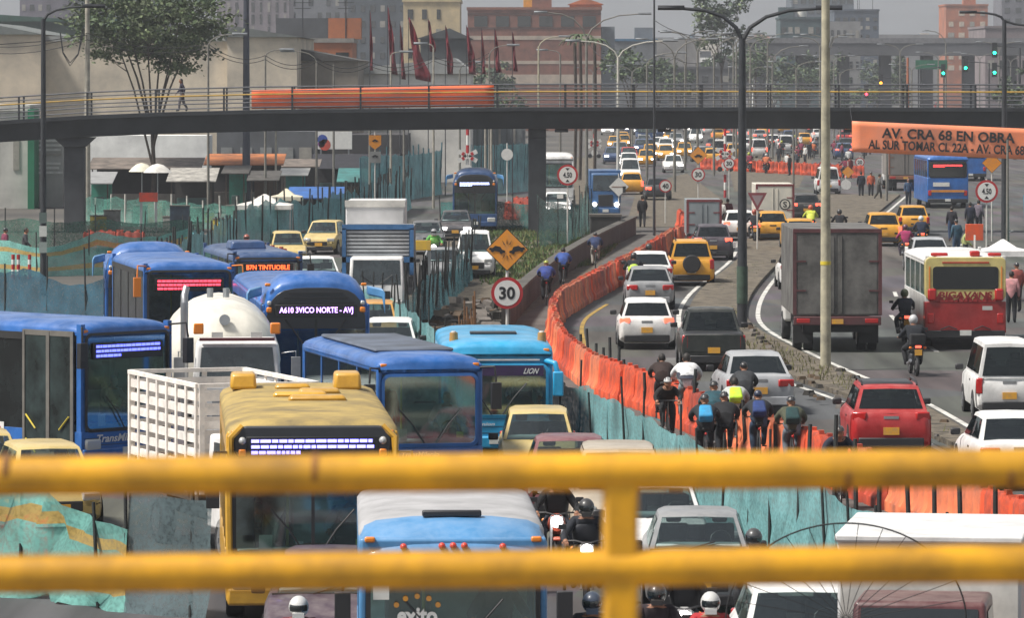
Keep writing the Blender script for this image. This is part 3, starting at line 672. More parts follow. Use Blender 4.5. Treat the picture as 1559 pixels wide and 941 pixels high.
def moto(label, px, s, yaw, col, away=True, lit=True, group=None, rider=None, plate=True, case=None, name='motorcycle', dark=False):
    yaw = R(yaw); rz = yaw + (math.pi if away else 0)
    loc = spot(px, s, yaw, 1.9); t = thing(name, label, 'motorcycle', loc, rz, group); pc = paint('m' + col.lstrip('#'), col)
    for y in (-.66, .66): wheel_thin(t, y, .31, .06)
    b = MB(); rings = []
    for y, ww, z0, z1 in ((-.36, .08, .72, .86), (-.25, .15, .66, .98), (-.02, .16, .62, 1.0), (.14, .1, .62, .84), (.3, .12, .66, .8), (.62, .12, .7, .84), (.9, .06, .8, .9)):
        rings.append([Vector((ww * math.cos(2 * math.pi * i / 10), y, (z0 + z1) / 2 + (z1 - z0) / 2 * math.sin(2 * math.pi * i / 10))) for i in range(10)])
    b.loft(rings).build('body', pc, t)
    MB().box((0, .38, .85), (.24, .68, .08)).build('saddle', BLACK, t, bevel=.03)
    MB().box((0, -.02, .45), (.26, .42, .34)).build('engine', DARKM, t, bevel=.06)
    f = MB()
    for sx in (-1, 1): f.tube([(sx * .09, -.68, .31), (sx * .09, -.45, .98)], .022)
    f.build('fork', GALV, t)
    MB().tube([(-.36, -.36, 1.03), (-.18, -.42, 1.04), (0, -.46, 1.0), (.18, -.42, 1.04), (.36, -.36, 1.03)], .015).build('handlebar', TRIM, t)
    MB().box((0, -.68, .63), (.12, .4, .04)).build('front_mudguard', pc, t, bevel=.018)
    MB().box((0, .78, .66), (.14, .42, .05), rx=-.35).build('rear_mudguard', TRIM, t, bevel=.02)
    MB().ball((0, -.56, .9), (.1, .08, .1), 10, 6).build('headlight', LAMPLIT if lit and not away else CLEARL, t)
    MB().box((0, .95, .84), (.16, .06, .08)).build('tail_light', REDLIT if lit and away else RED, t, bevel=.015)
    for sx in (-1, 1):
        q = MB(); q.tube([(sx * .26, -.38, 1.04), (sx * .34, -.36, 1.22)], .009, 5); q.box((sx * .38, -.36, 1.25), (.13, .03, .08)); q.build('mirror', TRIM, t, bevel=.012)
        MB().ball((sx * .2, .85, .8), (.045, .04, .035), 8, 5).build('indicator', AMBER, t)
    MB().tube([(.16, 0, .33), (.19, .4, .36), (.2, .85, .46)], .045, 8).build('exhaust', STEEL, t)
    if plate: MB().bb(-.1, .1, .98, .99, .6, .76).build('number_plate', PLATEY, t)
    if case: MB().box((0, .82, 1.02), (.42, .36, .32)).build('top_case', cloth(case), t, bevel=.04)
    if rider:
        lab, jk, tr, hc = rider[:4]; kw = rider[4] if len(rider) > 4 else {}
        person(lab, 'ride', loc, rz, jk, tr, 'helmet', hc, kw.get('group'), 1.0, kw.get('vest'))
    return t
def bike(label, loc, rz, col, group=None):
    t = thing('bicycle', label, 'bicycle', loc, rz, group)
    for y in (-.52, .52): wheel_thin(t, y, .34, .025, 14)
    b = MB(); 
    for a, c in (((0, .52, .34), (0, .05, .3)), ((0, .52, .34), (0, .2, .86)), ((0, .05, .3), (0, .2, .92)), ((0, .05, .3), (0, -.34, .78)), ((0, .19, .84), (0, -.36, .86)), ((0, -.52, .34), (0, -.34, .98))): b.tube([a, c], .018)
    b.build('frame', paint('k' + col.lstrip('#'), col), t)
    MB().tube([(-.28, -.45, 1.03), (-.1, -.38, 1.02), (.1, -.38, 1.02), (.28, -.45, 1.03)], .014).build('handlebar', TRIM, t)
    MB().box((0, .25, .93), (.15, .26, .06), taper=.8).build('saddle', BLACK, t, bevel=.02)
    for sx, y, z in ((1, .02, .22), (-1, .0, .44)): MB().box((sx * .12, y, z), (.1, .08, .025)).build('pedal', TRIM, t)
    MB().ball((0, .36, .82), .03, 8, 5).build('rear_lamp', RED, t)
    return t
def cyclist(label, blabel, px, s, yaw, jacket, trousers, head, hcol, bcol, away=True, pack=None, sc=1.0, **kw):
    yaw = R(yaw); rz = yaw + (math.pi if away else 0); loc = spot(px, s, yaw, 1.7)
    bike(blabel, loc, rz, bcol, 'bicycles in the cycle lane'); person(label, 'cycle', loc, rz, jacket, trousers, head, hcol, sc=sc, **kw)
    if pack: backpack(pack[0], loc, rz, 'cycle', pack[1], sc)

# ------------------------------------------------------------------ street furniture
def lamp(label, px, s, top, arms, m=None, r=.1, name='street_lamp', head=None, cat='street lamp', group=None, tilt=0, r1=None):
    """arms: (sideways reach, rise) in metres, each with a lamp head"""
    m = m or CONCP; Y = F / s; t = thing(name, label, cat, (X(px, s), Y, 0), 0, group)
    MB().cyl((0, 0, 0), (tilt, 0, top), r, r1 if r1 else r * .62, 12).build('pole', m, t)
    for dx, dz in arms:
        sg = 1 if dx > 0 else -1
        pts = [(tilt, 0, top - .1), (tilt + dx * .1, 0, top + dz * .35), (tilt + dx * .32, 0, top + dz * .72), (tilt + dx * .62, 0, top + dz * .93), (tilt + dx, 0, top + dz)]
        MB().tube(pts, r * .42, 8, r * .3).build('arm', m, t)
        q = MB(); q.loft([[Vector((tilt + dx + sg * a, y, top + dz + z)) for y, z in ((-b, .02), (-b * .8, .1), (b * .8, .1), (b, .02), (b * .6, -.05), (-b * .6, -.05))] for a, b in ((-.05, .06), (.1, .13), (.5, .17), (.8, .08))])
        q.build('lamp_head', head or GALV, t, smooth=50)
    return t
def signpost(label, px, s, top, name='traffic_sign', r=.035, m=None, group=None):
    t = thing(name, label, 'traffic sign', (X(px, s), F / s, 0), 0, group)
    MB().cyl((0, 0, 0), (0, 0, top), r, n=8).build('pole', m or WHITEW, t); return t
def roundel(t, z, d, txt, ring=SIGNR, y=-.06, tri=False):
    a = MB().prism(disc(d / 2, 32, 0, z), y - .0, y + .012).build('sign_plate', ring, t, smooth=30)
    f = MB().prism(disc(d / 2 * .80, 32, 0, z), y - .006, y - .001).build('sign_face', SIGNW, a, smooth=30)
    if txt: text(txt, 'sign_number', SIGNK, f, (0, y - .010, z), d * (.5 if len(txt) == 2 else .42), d * (.40 if not tri else .26), bold=.03)
    if tri:
        for sg in (1, -1):
            MB().prism([(-d * .1, z + sg * d * .33), (d * .1, z + sg * d * .33), (0, z + sg * d * .2)], y - .012, y - .007).build('arrow_mark', SIGNK, f, smooth=0)
def diamond(t, z, d, m=None, y=-.06, frame=True):
    h = d / 2
    a = MB().prism([(h, z), (0, z + h), (-h, z), (0, z - h)], y, y + .012).build('sign_plate', SIGNK if frame else GALV, t, smooth=0)
    h *= .95
    return MB().prism([(h, z), (0, z + h), (-h, z), (0, z - h)], y - .006, y - .001).build('sign_face', m or SIGNO, a, smooth=0)
def fence(label, pts, h, m, posts=True, step=1.6, ph=(1.6, 2.3), pm=None, group=None, name='safety_fence', sag=.12, pr=.035, cat='fence', base=0.0, seed=1, lean=.05, jit=.3, crumple=1.0, hend=None):
    """pts: ground points (x, y); a net sheet of height h hung along them, with a post every step metres"""
    rnd = random.Random(seed); t = thing(name, label, cat, (pts[0][0], pts[0][1], 0), 0, group); o = Vector((pts[0][0], pts[0][1]))
    P2 = [Vector(p) - o for p in pts]; run = []
    for a, b in zip(P2, P2[1:]):
        n = max(1, int((b - a).length / .4)); run += [a + (b - a) * i / n for i in range(n)]
    run.append(P2[-1])
    bm = bmesh.new(); uv = bm.loops.layers.uv.new('UVMap'); cols = []; d = 0; ph_ = [rnd.uniform(0, 6) for _ in range(3)]
    for i, p in enumerate(run):
        if i: d += (p - run[i - 1]).length
        tg = (run[min(i + 1, len(run) - 1)] - run[max(i - 1, 0)]).normalized(); nrm = Vector((tg.y, -tg.x))
        hh = h * (1 - sag * abs(math.sin(d / step * math.pi / 2 + ph_[0])) - sag * .6 * math.sin(d * .31 + ph_[1]) + rnd.uniform(-.02, .02))
        cols.append([(bm.verts.new((p.x + nrm.x * k, p.y + nrm.y * k, base + hh * f)), d, f) for f, k in ((0, rnd.uniform(0, .16)), (.3, rnd.uniform(-.08, .1)), (.65, rnd.uniform(-.06, .06)), (1, rnd.uniform(-.05, .05)))])
        for q_, (v_, _, f_) in enumerate(cols[-1]):
            a_ = (crumple - 1) * .11 * (math.sin(d * 5.1 + f_ * 7) + .7 * math.sin(d * 11.3 + f_ * 13)); v_.co.x += nrm.x * a_; v_.co.y += nrm.y * a_; v_.co.z += (crumple - 1) * .05 * math.sin(d * 7 + f_ * 5)
            if hend is not None: v_.co.z *= 1 + (hend / h - 1) * i / len(run)
    for a, b in zip(cols, cols[1:]):
        for j in range(3):
            q = (a[j], b[j], b[j + 1], a[j + 1]); f = bm.faces.new([v[0] for v in q]); f.smooth = True
            for lp, v in zip(f.loops, q): lp[uv].uv = (v[1], v[2])
    me = bpy.data.meshes.new('mesh_sheet'); bm.to_mesh(me); bm.free(); me.materials.append(m); link('mesh_sheet', me, t)
    if posts:
        acc = 0; last = run[0]; k = 0
        for p in run:
            acc += (p - last).length; last = p
            if acc >= step or p is run[0]:
                acc = rnd.uniform(-jit, jit) * step * .4; z = rnd.uniform(*ph); k += 1
                if k > 98: break
                MB().cyl((p.x, p.y, 0), (p.x + rnd.uniform(-lean, lean) * z, p.y, z), pr, pr * .85, 6).build('post', pm or WOODP, t)
    return t
WOODP = mat('post_wood', '#4b4239', .9, 0, .3, 3); WOODK = mat('post_dark', (.03, .035, .035), .8, 0, .3, 3); POSTW = mat('post_white', '#cfcac0', .7, 0, .2, 3)
TEAL = netmat('teal_net', '#72a5a8', None, .84); TEALD = netmat('dark_teal_net', '#3f7f88', None, .6); TEALB = netmat('blue_teal_net', '#5f9fa6', None, .84); GREENN = netmat('green_net', '#5a9688', None, .45); TEALY = netmat('striped_net', '#6fa9a0', '#a88f50', .86); NAVYN = netmat('navy_net', '#2c5668', None, .9)
BARR = mat('barrier_orange', '#d9532c', .6, 0, .4, 2.2); BARR2 = mat('barrier_faded', '#e57a4e', .6, 0, .35, 1.3); BARR3 = mat('barrier_dark', '#b8442a', .6, 0, .35, 1.6)
def barrier_mesh(L=1.55):
    b = MB(); prof = [(.24, 0), (.24, .2), (.17, .34), (.15, .5), (.13, .88), (.09, .97)]; rings = []; n = 21
    for i in range(n):
        y = -L / 2 + L * i / (n - 1); k = 1.0 if i % 5 in (0, 1, 4) else .76; e = .6 if i in (0, n - 1) else 1; zt = .86 if i in (0, n - 1) else (.93 if k < 1 else 1)
        rings.append([Vector((x * (k if .25 < z < .9 else 1) * e, y, z * (zt if z > .8 else 1))) for x, z in prof] + [Vector((-x * (k if .25 < z < .9 else 1) * e, y, z * (zt if z > .8 else 1))) for x, z in prof[::-1]])
    b.loft(rings)
    for y in (-L * .3, L * .3): b.box((0, y, 1.0), (.1, .16, .07))
    o = b.build('traffic_barrier', BARR, smooth=30); m = o.data; bpy.data.objects.remove(o); return m
def path_points(pts, step):
    out = []; acc = step * .5; 
    for a, b in zip(pts, pts[1:]):
        a, b = Vector(a), Vector(b); L = (b - a).length; d = (b - a) / L; p = acc
        while p < L: out.append((a + d * p, math.atan2(d.y, d.x))); p += step
        acc = p - L
    return out
def smooth_path(pts, n=6):
    out = []; q = [pts[0]] + list(pts) + [pts[-1]]
    for i in range(1, len(q) - 2):
        for k in range(n):
            t = k / n; p0, p1, p2, p3 = [Vector(v) for v in q[i - 1:i + 3]]
            out.append(.5 * ((2 * p1) + (p2 - p0) * t + (2 * p0 - 5 * p1 + 4 * p2 - p3) * t * t + (3 * p1 - p0 - 3 * p2 + p3) * t ** 3))
    return out + [Vector(pts[-1])]
# ------------------------------------------------------------------ trees, buildings
LEAF = [mat('leaf_olive', '#66734e', .7, 0, .35, .8), mat('leaf_green', '#4f633c', .7, 0, .35, .8), mat('leaf_dark', '#3a4d3a', .7, 0, .3, .8)]
BARK = mat('bark', '#4a4038', .9, 0, .3, 3)
def tree(label, px, s, h, crown, trunk_h=None, leaf=0, n=40, per=70, size=.2, seed=3, name='tree', conifer=False, forks=5, tr=.16, density=.55, layers=0):
    """crown = (half width, half height, centre height)"""
    rnd = random.Random(seed); t = thing(name, label, 'tree', (X(px, s), F / s, 0)); cw, chh, cz = crown; b = MB(); tips = []
    th = trunk_h or cz - chh
    if conifer:
        b.cyl((0, 0, 0), (0, 0, h * .95), tr, .03, 7)
        for k in range(n):
            u = k / n; z = th + (h - th) * u; r = cw * (1 - u) ** .8; a = k * 2.4
            for q in range(3): rr = r * (q + 1) / 3; tips.append(Vector((rr * math.cos(a), rr * math.sin(a), z - rr * .25)))
    else:
        b.tube([(0, 0, 0), (.1, 0, th * .5), (.0, .05, th)], tr, 8, tr * .75)
        for k in range(forks):
            a = 2 * math.pi * k / forks + rnd.uniform(-.3, .3); o = Vector((0, .05, th * rnd.uniform(.55, 1)))
            e = Vector((cw * .62 * math.cos(a), cw * .55 * math.sin(a), cz + chh * rnd.uniform(-.25, .5))); m = (o + e) / 2 + Vector((0, 0, -.25)) - Vector((e.x, e.y, 0)) * .12
            b.tube([o, m, e], tr * .6, 6, tr * .2)
            for j in range(4):
                p = m.lerp(e, rnd.uniform(.2, 1)); q = p + Vector((rnd.uniform(-1, 1) * cw * .4, rnd.uniform(-1, 1) * cw * .4, rnd.uniform(.0, .6) * chh)); b.tube([p, p.lerp(q, .5) + Vector((0, 0, -.1)), q], tr * .25, 5, tr * .08); tips.append(q)
        while len(tips) < n:
            v = Vector((rnd.gauss(0, 1), rnd.gauss(0, 1), rnd.gauss(0, 1))).normalized() * rnd.uniform(.45, 1.0) ** .6
            zz = v.z * chh
            if layers: zz = round(zz / chh * layers) / layers * chh + rnd.uniform(-.14, .14) * chh; v.x *= 1.08 - .25 * abs(v.z)
            tips.append(Vector((v.x * cw, v.y * cw, cz + zz)))
    b.build('trunk', BARK, t)
    bm = bmesh.new()
    for p in tips:
        cs = rnd.uniform(.35, .8) * (cw * .3 if not conifer else cw * .16 + .1); mi = min(2, int(abs(rnd.gauss(0, .9)))); 
        for _ in range(int(per * rnd.uniform(.5, 1.3))):
            v = Vector((rnd.gauss(0, .5), rnd.gauss(0, .5), rnd.gauss(0, .36 if not layers else .2))) * cs * 1.3 + p; sz = size * rnd.uniform(.6, 1.4)
            a = Vector((rnd.uniform(-1, 1), rnd.uniform(-1, 1), rnd.uniform(-.6, .6))).normalized(); c = a.cross(Vector((rnd.uniform(-1, 1), rnd.uniform(-1, 1), rnd.uniform(-1, 1)))).normalized()
            f = bm.faces.new([bm.verts.new(v + a * sz * .5), bm.verts.new(v + c * sz * .28), bm.verts.new(v - a * sz * .5), bm.verts.new(v - c * sz * .28)]); f.material_index = (mi + (rnd.random() < .25)) % 3
    me = bpy.data.meshes.new('crown'); bm.to_mesh(me); bm.free()
    for k in range(3): me.materials.append(LEAF[(k + leaf) % 3])
    link('crown', me, t); return t
RB = random.Random(77); WPALE = mat('window_curtain', '#9a958c', .6); TANKB = mat('tank_blue', '#4f7088', .6)
def building(label, x0, x1, top, Y, depth, col, win=None, roof=None, base=0.0, name='building', rough=.85, wcol=None, gable=None, cat='building', var=.22, parapet=True, yaw=0):
    """front face between photo columns x0..x1 at distance Y, roofline at row top; win = (columns, rows, width share, height share, z0 share, z1 share)"""
    s = F / Y; W = (x1 - x0) / s; z1 = H - (top - HY) / s; t = thing(name, label, cat, (X((x0 + x1) / 2, s), Y, 0), R(yaw))
    m = col if not isinstance(col, str) else mat('wall_' + col.lstrip('#'), col, rough, 0, var, .35)
    MB().bb(-W / 2, W / 2, 0, depth, base, z1).build('wall', m, t, smooth=0)
    if parapet: MB().bb(-W / 2 - .15, W / 2 + .15, -.15, depth + .15, z1 - .02, z1 + .35).build('roof', roof or m, t, smooth=0)
    if gable:
        MB().prism([(-W / 2 - .3, z1), (W / 2 + .3, z1), (W / 2 * (gable[1] * 2 - 1) if len(gable) > 1 else 0, z1 + gable[0])], -.3, depth).build('gable_roof' if len(gable) < 3 else 'gable', roof or m, t, smooth=0)
    if win:
        nc, nr, fw, fh, a, b = win; wm = wcol or DGLASS
        cw, rh = W / nc, (z1 - base) * (b - a) / nr
        for i in range(nc):
            for j in range(nr):
                cx = -W / 2 + cw * (i + .5); cz = base + (z1 - base) * a + rh * (j + .5)
                if RB.random() < .12: continue
                k = RB.uniform(.75, 1.1); wq = wm if RB.random() < .7 else WPALE
                q = MB().bb(cx - cw * fw / 2 * k, cx + cw * fw / 2 * k, -.06, .02, cz - rh * fh / 2, cz + rh * fh / 2).build('window', wq, t, smooth=0)
    if parapet and z1 > 7:
        for _ in range(RB.randint(1, 3)):
            x = RB.uniform(-.4, .4) * W; k = RB.random(); zt = z1 + .3
            if k < .35: MB().cyl((x, depth * .3, zt), (x, depth * .3, zt + 1.5), .8, n=12).build('roof_tank', RB.choice([TANKB, WHITEW]), t)
            elif k < .7: MB().bb(x - 1.4, x + 1.4, depth * .2, depth * .2 + 3, zt, zt + 1.8).build('stair_box', m, t, smooth=0)
            else:
                q = MB(); q.cyl((x, depth * .2, zt), (x, depth * .2, zt + 4), .06, n=5)
                for h in (2.6, 3.1, 3.6): q.bb(x - .7, x + .7, depth * .2 - .03, depth * .2 + .03, zt + h, zt + h + .06)
                q.build('antenna', DARKM, t)
    return t
# ------------------------------------------------------------------ ground, roads, haze
def groundmat():
    m = bpy.data.materials.new('ground_mix'); m.use_nodes = True; n = m.node_tree; b = n.nodes['Principled BSDF']; b.inputs['Roughness'].default_value = .92
    tc = n.nodes.new('ShaderNodeTexCoord'); no = n.nodes.new('ShaderNodeTexNoise'); no.inputs['Scale'].default_value = .09; no.inputs['Detail'].default_value = 8; n.links.new(tc.outputs['Object'], no.inputs['Vector'])
    cr = n.nodes.new('ShaderNodeValToRGB'); e = cr.color_ramp.elements; e[0].position = .35; e[0].color = (.048, .045, .041, 1); e[1].position = .65; e[1].color = (.1, .09, .077, 1)
    n.links.new(no.outputs[0], cr.inputs[0]); n.links.new(cr.outputs[0], b.inputs['Base Color']); return m
struct(MB().face([(-6000, -60, 0), (6000, -60, 0), (6000, 9000, 0), (-6000, 9000, 0)]).build('ground', groundmat(), smooth=0))
def roadmat():
    m = bpy.data.materials.new('worn_asphalt'); m.use_nodes = True; n = m.node_tree; b = n.nodes['Principled BSDF']; b.inputs['Roughness'].default_value = .8
    tc = n.nodes.new('ShaderNodeTexCoord'); mp = n.nodes.new('ShaderNodeMapping'); mp.inputs['Scale'].default_value = (1.3, .07, 1); n.links.new(tc.outputs['Object'], mp.inputs[0])
    no = n.nodes.new('ShaderNodeTexNoise'); no.inputs['Scale'].default_value = .9; no.inputs['Detail'].default_value = 8; n.links.new(mp.outputs[0], no.inputs['Vector'])
    n2 = n.nodes.new('ShaderNodeTexVoronoi'); n2.inputs['Scale'].default_value = .16; n2.feature = 'F1'; n.links.new(tc.outputs['Object'], n2.inputs['Vector'])
    cr = n.nodes.new('ShaderNodeValToRGB'); e = cr.color_ramp.elements; e[0].position = .3; e[0].color = (.033, .031, .03, 1); e[1].position = .68; e[1].color = (.104, .099, .094, 1)
    n.links.new(no.outputs[0], cr.inputs[0])
    mx = n.nodes.new('ShaderNodeMix'); mx.data_type = 'RGBA'; mx.blend_type = 'MULTIPLY'; mx.inputs[0].default_value = .22; n.links.new(cr.outputs[0], mx.inputs[6]); n.links.new(n2.outputs['Color'], mx.inputs[7])
    n.links.new(mx.outputs[2], b.inputs['Base Color'])
    n3 = n.nodes.new('ShaderNodeTexNoise'); n3.inputs['Scale'].default_value = 40; n3.inputs['Detail'].default_value = 4; n.links.new(tc.outputs['Object'], n3.inputs['Vector'])
    bp = n.nodes.new('ShaderNodeBump'); bp.inputs['Strength'].default_value = .35; bp.inputs['Distance'].default_value = .01; n.links.new(n3.outputs[0], bp.inputs['Height']); n.links.new(bp.outputs[0], b.inputs['Normal']); return m
ROAD = roadmat()
def strip(name, L, Rr, z, m, n=6, thick=0):
    a = smooth_path([(x, y) for x, y in L], n); c = smooth_path([(x, y) for x, y in Rr], n); b = MB()
    if thick:
        b.loft([[Vector((p.x, p.y, 0)), Vector((p.x, p.y, z)), Vector((q.x, q.y, z)), Vector((q.x, q.y, 0))] for p, q in zip(a, c)])
    else: b.loft([[Vector((p.x, p.y, z)), Vector((q.x, q.y, z))] for p, q in zip(a, c)], closed=False, cap=False)
    return struct(b.build(name, m, smooth=0))
def line(name, pts, wd, z, m=None, n=6):
    a = smooth_path(pts, n); b = MB(); r = []
    for i, p in enumerate(a):
        t = (a[min(i + 1, len(a) - 1)] - a[max(i - 1, 0)]).normalized(); q = Vector((t.y, -t.x)) * wd / 2
        r.append([Vector((p.x + q.x, p.y + q.y, z)), Vector((p.x - q.x, p.y - q.y, z))])
    b.loft(r, closed=False, cap=False); return struct(b.build(name, m or LINE, smooth=0))
BAR = [(8.9, 262), (8.56, 242), (6.9, 224), (4.75, 199), (2.5, 176), (1.55, 165), (1.3, 153), (1.5, 139), (2.14, 128), (3.56, 119), (4.7, 110), (6.1, 101), (7.05, 94), (8.74, 85), (10.9, 76), (13.2, 67)]
MEDL = [(20.5, 330), (14.0, 262), (11.4, 240), (9.9, 216), (7.0, 184), (5.9, 164), (6.0, 150), (6.85, 139), (7.9, 130), (8.7, 123), (9.5, 112), (9.9, 105)]
MEDR = [(26.0, 330), (18.4, 262), (14.6, 240), (11.9, 216), (9.5, 190), (8.2, 172), (7.8, 160), (8.3, 147), (9.0, 136), (9.9, 125), (10.35, 113), (10.1, 105)]
F1 = [(-5.2, 160), (-3.6, 147), (-1.5, 127), (1.1, 108.7), (3.8, 89), (5.2, 79), (6.6, 69)]
strip('road', [(-14.5, 330), (-13.5, 240), (-13.2, 170), (-14, 120), (-14, 80), (-13, 40)], [(-4, 330), (-4.5, 240), (-4.8, 165), (-.4, 118), (5.0, 80), (9.0, 50)], .004, ROAD)
strip('road', [(x, y) for x, y in BAR], [(17, 262), (14.5, 242), (12, 224), (10.5, 199), (8.8, 176), (8.2, 165), (8.2, 153), (8.6, 139), (10, 128), (11.0, 119), (12, 110), (13, 101), (14, 94), (15.5, 85), (17, 76), (20, 67)], .004, ROAD)
strip('road', [(22, 330), (15, 262), (12.6, 240), (10.9, 216), (8.6, 190), (7.4, 172), (7.0, 160), (7.5, 147), (8.3, 136), (9.2, 125), (9.8, 113), (9.3, 100), (14, 80)], [(42, 330), (31, 262), (28, 240), (25, 216), (22, 190), (20, 172), (19, 160), (18.5, 147), (18, 136), (18, 125), (18.5, 113), (20, 100), (24, 80)], .008, ROAD)
strip('road', [(-30, 300), (-4, 420), (20, 700), (40, 1500)], [(60, 262), (75, 420), (110, 700), (190, 1500)], .012, ROAD, 8)
strip('median', MEDL, MEDR, .14, DIRT, 8, 1)
strip('cycle_path', [(7.0, 262), (5.6, 235), (3.2, 210), (1.6, 192), (.3, 172), (-.4, 155), (-.6, 139), (.4, 122), (1.9, 106), (3.2, 97), (5.4, 80)], [(8.8, 262), (8.0, 235), (5.6, 210), (4.0, 192), (2.2, 172), (1.35, 155), (1.5, 139), (2.9, 122), (5.0, 106), (6.6, 97), (9.4, 80)], .016, mat('path_paving', (.105, .098, .09), .9, 0, .3, .5, bump=.2), 5)
strip('dirt_strip', [(-3.2, 262), (-3.6, 200), (-4.6, 165), (-3.5, 146), (-1.2, 124), (.8, 110)], [(6.6, 262), (3.0, 200), (.2, 165), (-.5, 146), (.5, 124), (1.4, 110)], .02, DIRT, 5)
line('edge_line', [(x - .35, y) for x, y in MEDL[2:]], .16, .014); line('edge_line', [(x + .4, y) for x, y in MEDR[:-1]], .16, .014)
line('lane_marking', [(BAR[i][0] + .9, BAR[i][1]) for i in range(4, 9)], .14, .014, LINEY)
for k in range(9):
    y = 110 + k * 18; x = {0: 14.2, 1: 13.2, 2: 12.6, 3: 12.8, 4: 14.2, 5: 16.2, 6: 18.5, 7: 21.5, 8: 25.5}[k]
    line('lane_marking', [(x, y), (x + .12 * (k - 2), y + 4)], .15, .014, n=2)
for k in range(4): line('give_way_marking', [(9.6 + k * .1, 233 + k * 2.6), (13.2 + k * .1, 233.5 + k * 2.6)], .7, .014, n=2)
strip('pavement', [(43, 330), (31.5, 262), (28.5, 240), (25.3, 216), (22.2, 190), (20.1, 172), (19.1, 160), (18.6, 147), (18.1, 136), (18.1, 125), (18.6, 113), (20, 100), (24, 80)], [(x + 16, y) for x, y in [(43, 330), (31.5, 262), (28.5, 240), (25.3, 216), (22.2, 190), (20.1, 172), (19.1, 160), (18.6, 147), (18.1, 136), (18.1, 125), (18.6, 113), (20, 100), (24, 80)]], .13, CONC, 5, 1)
strip('road', [(-50, 150), (-30, 168), (-13, 180)], [(-50, 128), (-30, 140), (-13, 150)], .014, ROAD, 5)
for k, (x, y, a, b_) in enumerate(((4.2, 138, .6, 5), (12.5, 150, 1.2, 7), (14.5, 128, .8, 9), (3.4, 160, .5, 4), (11.8, 178, 1.4, 5), (15.5, 170, .7, 8), (16.2, 118, 1.1, 6), (8.1, 205, .7, 6))):
    MB().face([(x, y, .0125), (x + a, y, .0125), (x + a * 1.05 + .1, y + b_, .0125), (x + .12, y + b_, .0125)]).build('road_patch', mat('patch_dark' if k % 2 else 'patch_light', (.06, .058, .056) if k % 2 else (.15, .145, .14), .9, 0, .3, 1.5), smooth=0)['kind'] = 'structure'
for pl in ([(1106, 238), (1240, 238), (1216, 286), (1118, 292)], [(972, 282), (1046, 264), (1124, 322), (1052, 346), (952, 346)], [(860, 240), (905, 240), (905, 300), (880, 320)]):
    MB().face([G(a, b_) + Vector((0, 0, .018)) for a, b_ in pl[::-1]]).build('dirt_island', DIRT, smooth=0)['kind'] = 'structure'
# distant hills
b = MB(); rnd = random.Random(4); rr = []
for j, (y, k) in enumerate(((3600, 0), (3900, .45), (4300, .8), (4800, 1), (5400, .5))):
    rr.append([Vector((-3200 + i * 160, y, max(0, k * (135 + 26 * math.sin(i * .5) + 16 * math.sin(i * 1.3 + 1) + rnd.uniform(-6, 6))) - (1 if k == 0 else 0))) for i in range(41)])
b.loft(rr, closed=False, cap=False); struct(b.build('hills', mat('hill_green', '#45484a', .95, 0, .4, .004)))
hz = MB().bb(-3500, 3500, -40, 5600, -1, 240).build('haze', None, smooth=0); hz['kind'] = 'stuff'; hz.data.materials.clear()
hm = bpy.data.materials.new('haze'); hm.use_nodes = True; hm.node_tree.nodes.clear(); ho = hm.node_tree.nodes.new('ShaderNodeOutputMaterial'); hv = hm.node_tree.nodes.new('ShaderNodeVolumePrincipled')
hv.inputs['Color'].default_value = (.9, .93, .99, 1); hv.inputs['Density'].default_value = .00024; hv.inputs['Anisotropy'].default_value = .2; hm.node_tree.links.new(hv.outputs[0], ho.inputs['Volume']); hz.data.materials.append(hm)
# grass and rubble
def tufts(name, poly, n, hgt, m, seed, wd=.03, kind='stuff'):
    rnd = random.Random(seed); bm = bmesh.new(); xs = [p[0] for p in poly]; ys = [p[1] for p in poly]; k = 0
    def inside(x, y):
        c = False
        for (x1, y1), (x2, y2) in zip(poly, poly[1:] + poly[:1]):
            if (y1 > y) != (y2 > y) and x < (x2 - x1) * (y - y1) / (y2 - y1) + x1: c = not c
        return c
    while k < n:
        x, y = rnd.uniform(min(xs), max(xs)), rnd.uniform(min(ys), max(ys))
        if not inside(x, y): k += .02; continue
        if math.sin(x * 1.7 + 2 * math.sin(y * .4)) + math.sin(y * .23 + x) < -.3 and rnd.random() < .8: k += .3; continue
        h = hgt * rnd.uniform(.4, 1.3); a = rnd.uniform(0, 6.28); l = rnd.uniform(-.5, .5) * h; z0 = rnd.uniform(.0, .05); c, s_ = math.cos(a) * wd, math.sin(a) * wd
        f = bm.faces.new([bm.verts.new((x - c, y - s_, z0)), bm.verts.new((x + c, y + s_, z0)), bm.verts.new((x + l, y + l * .5, z0 + h))]); f.material_index = int(rnd.random() < .4); k += 1
    me = bpy.data.meshes.new(name); bm.to_mesh(me); bm.free()
    for q in m: me.materials.append(q)
    o = link(name, me); o['kind'] = kind; return o
GR = [mat('grass_green', '#4f6a34', .8, 0, .3, .7), mat('grass_dry', '#6f6f40', .85, 0, .3, .7)]
tufts('grass', [(-1.2, 190), (3.6, 212), (6.4, 258), (-2.6, 262)], 14000, .17, GR, 5, .05)
tufts('grass', [(6.9, 182), (9.0, 186), (11.0, 214), (10.3, 218)], 1500, .12, [GR[1], GR[0]], 6, .04)
med = [(x + .25, y) for x, y in MEDL[5:]] + [(x - .25, y) for x, y in MEDR[:4:-1]]
tufts('weeds', med, 1500, .24, [GR[1], GR[1]], 7, .03)
rub = MB(); rnd = random.Random(9)
for k in range(260):
    x, y = rnd.uniform(-2.6, -.4), rnd.uniform(138, 178); d = rnd.uniform(.1, .45); rub.mi = int(rnd.random() * 3)
    rub.box((x + .02 * (y - 158), y, d * .3), (d * rnd.uniform(.6, 2.4), d, d * .7), rz=rnd.uniform(0, 3), rx=rnd.uniform(-.4, .4), taper=rnd.uniform(.5, .9))
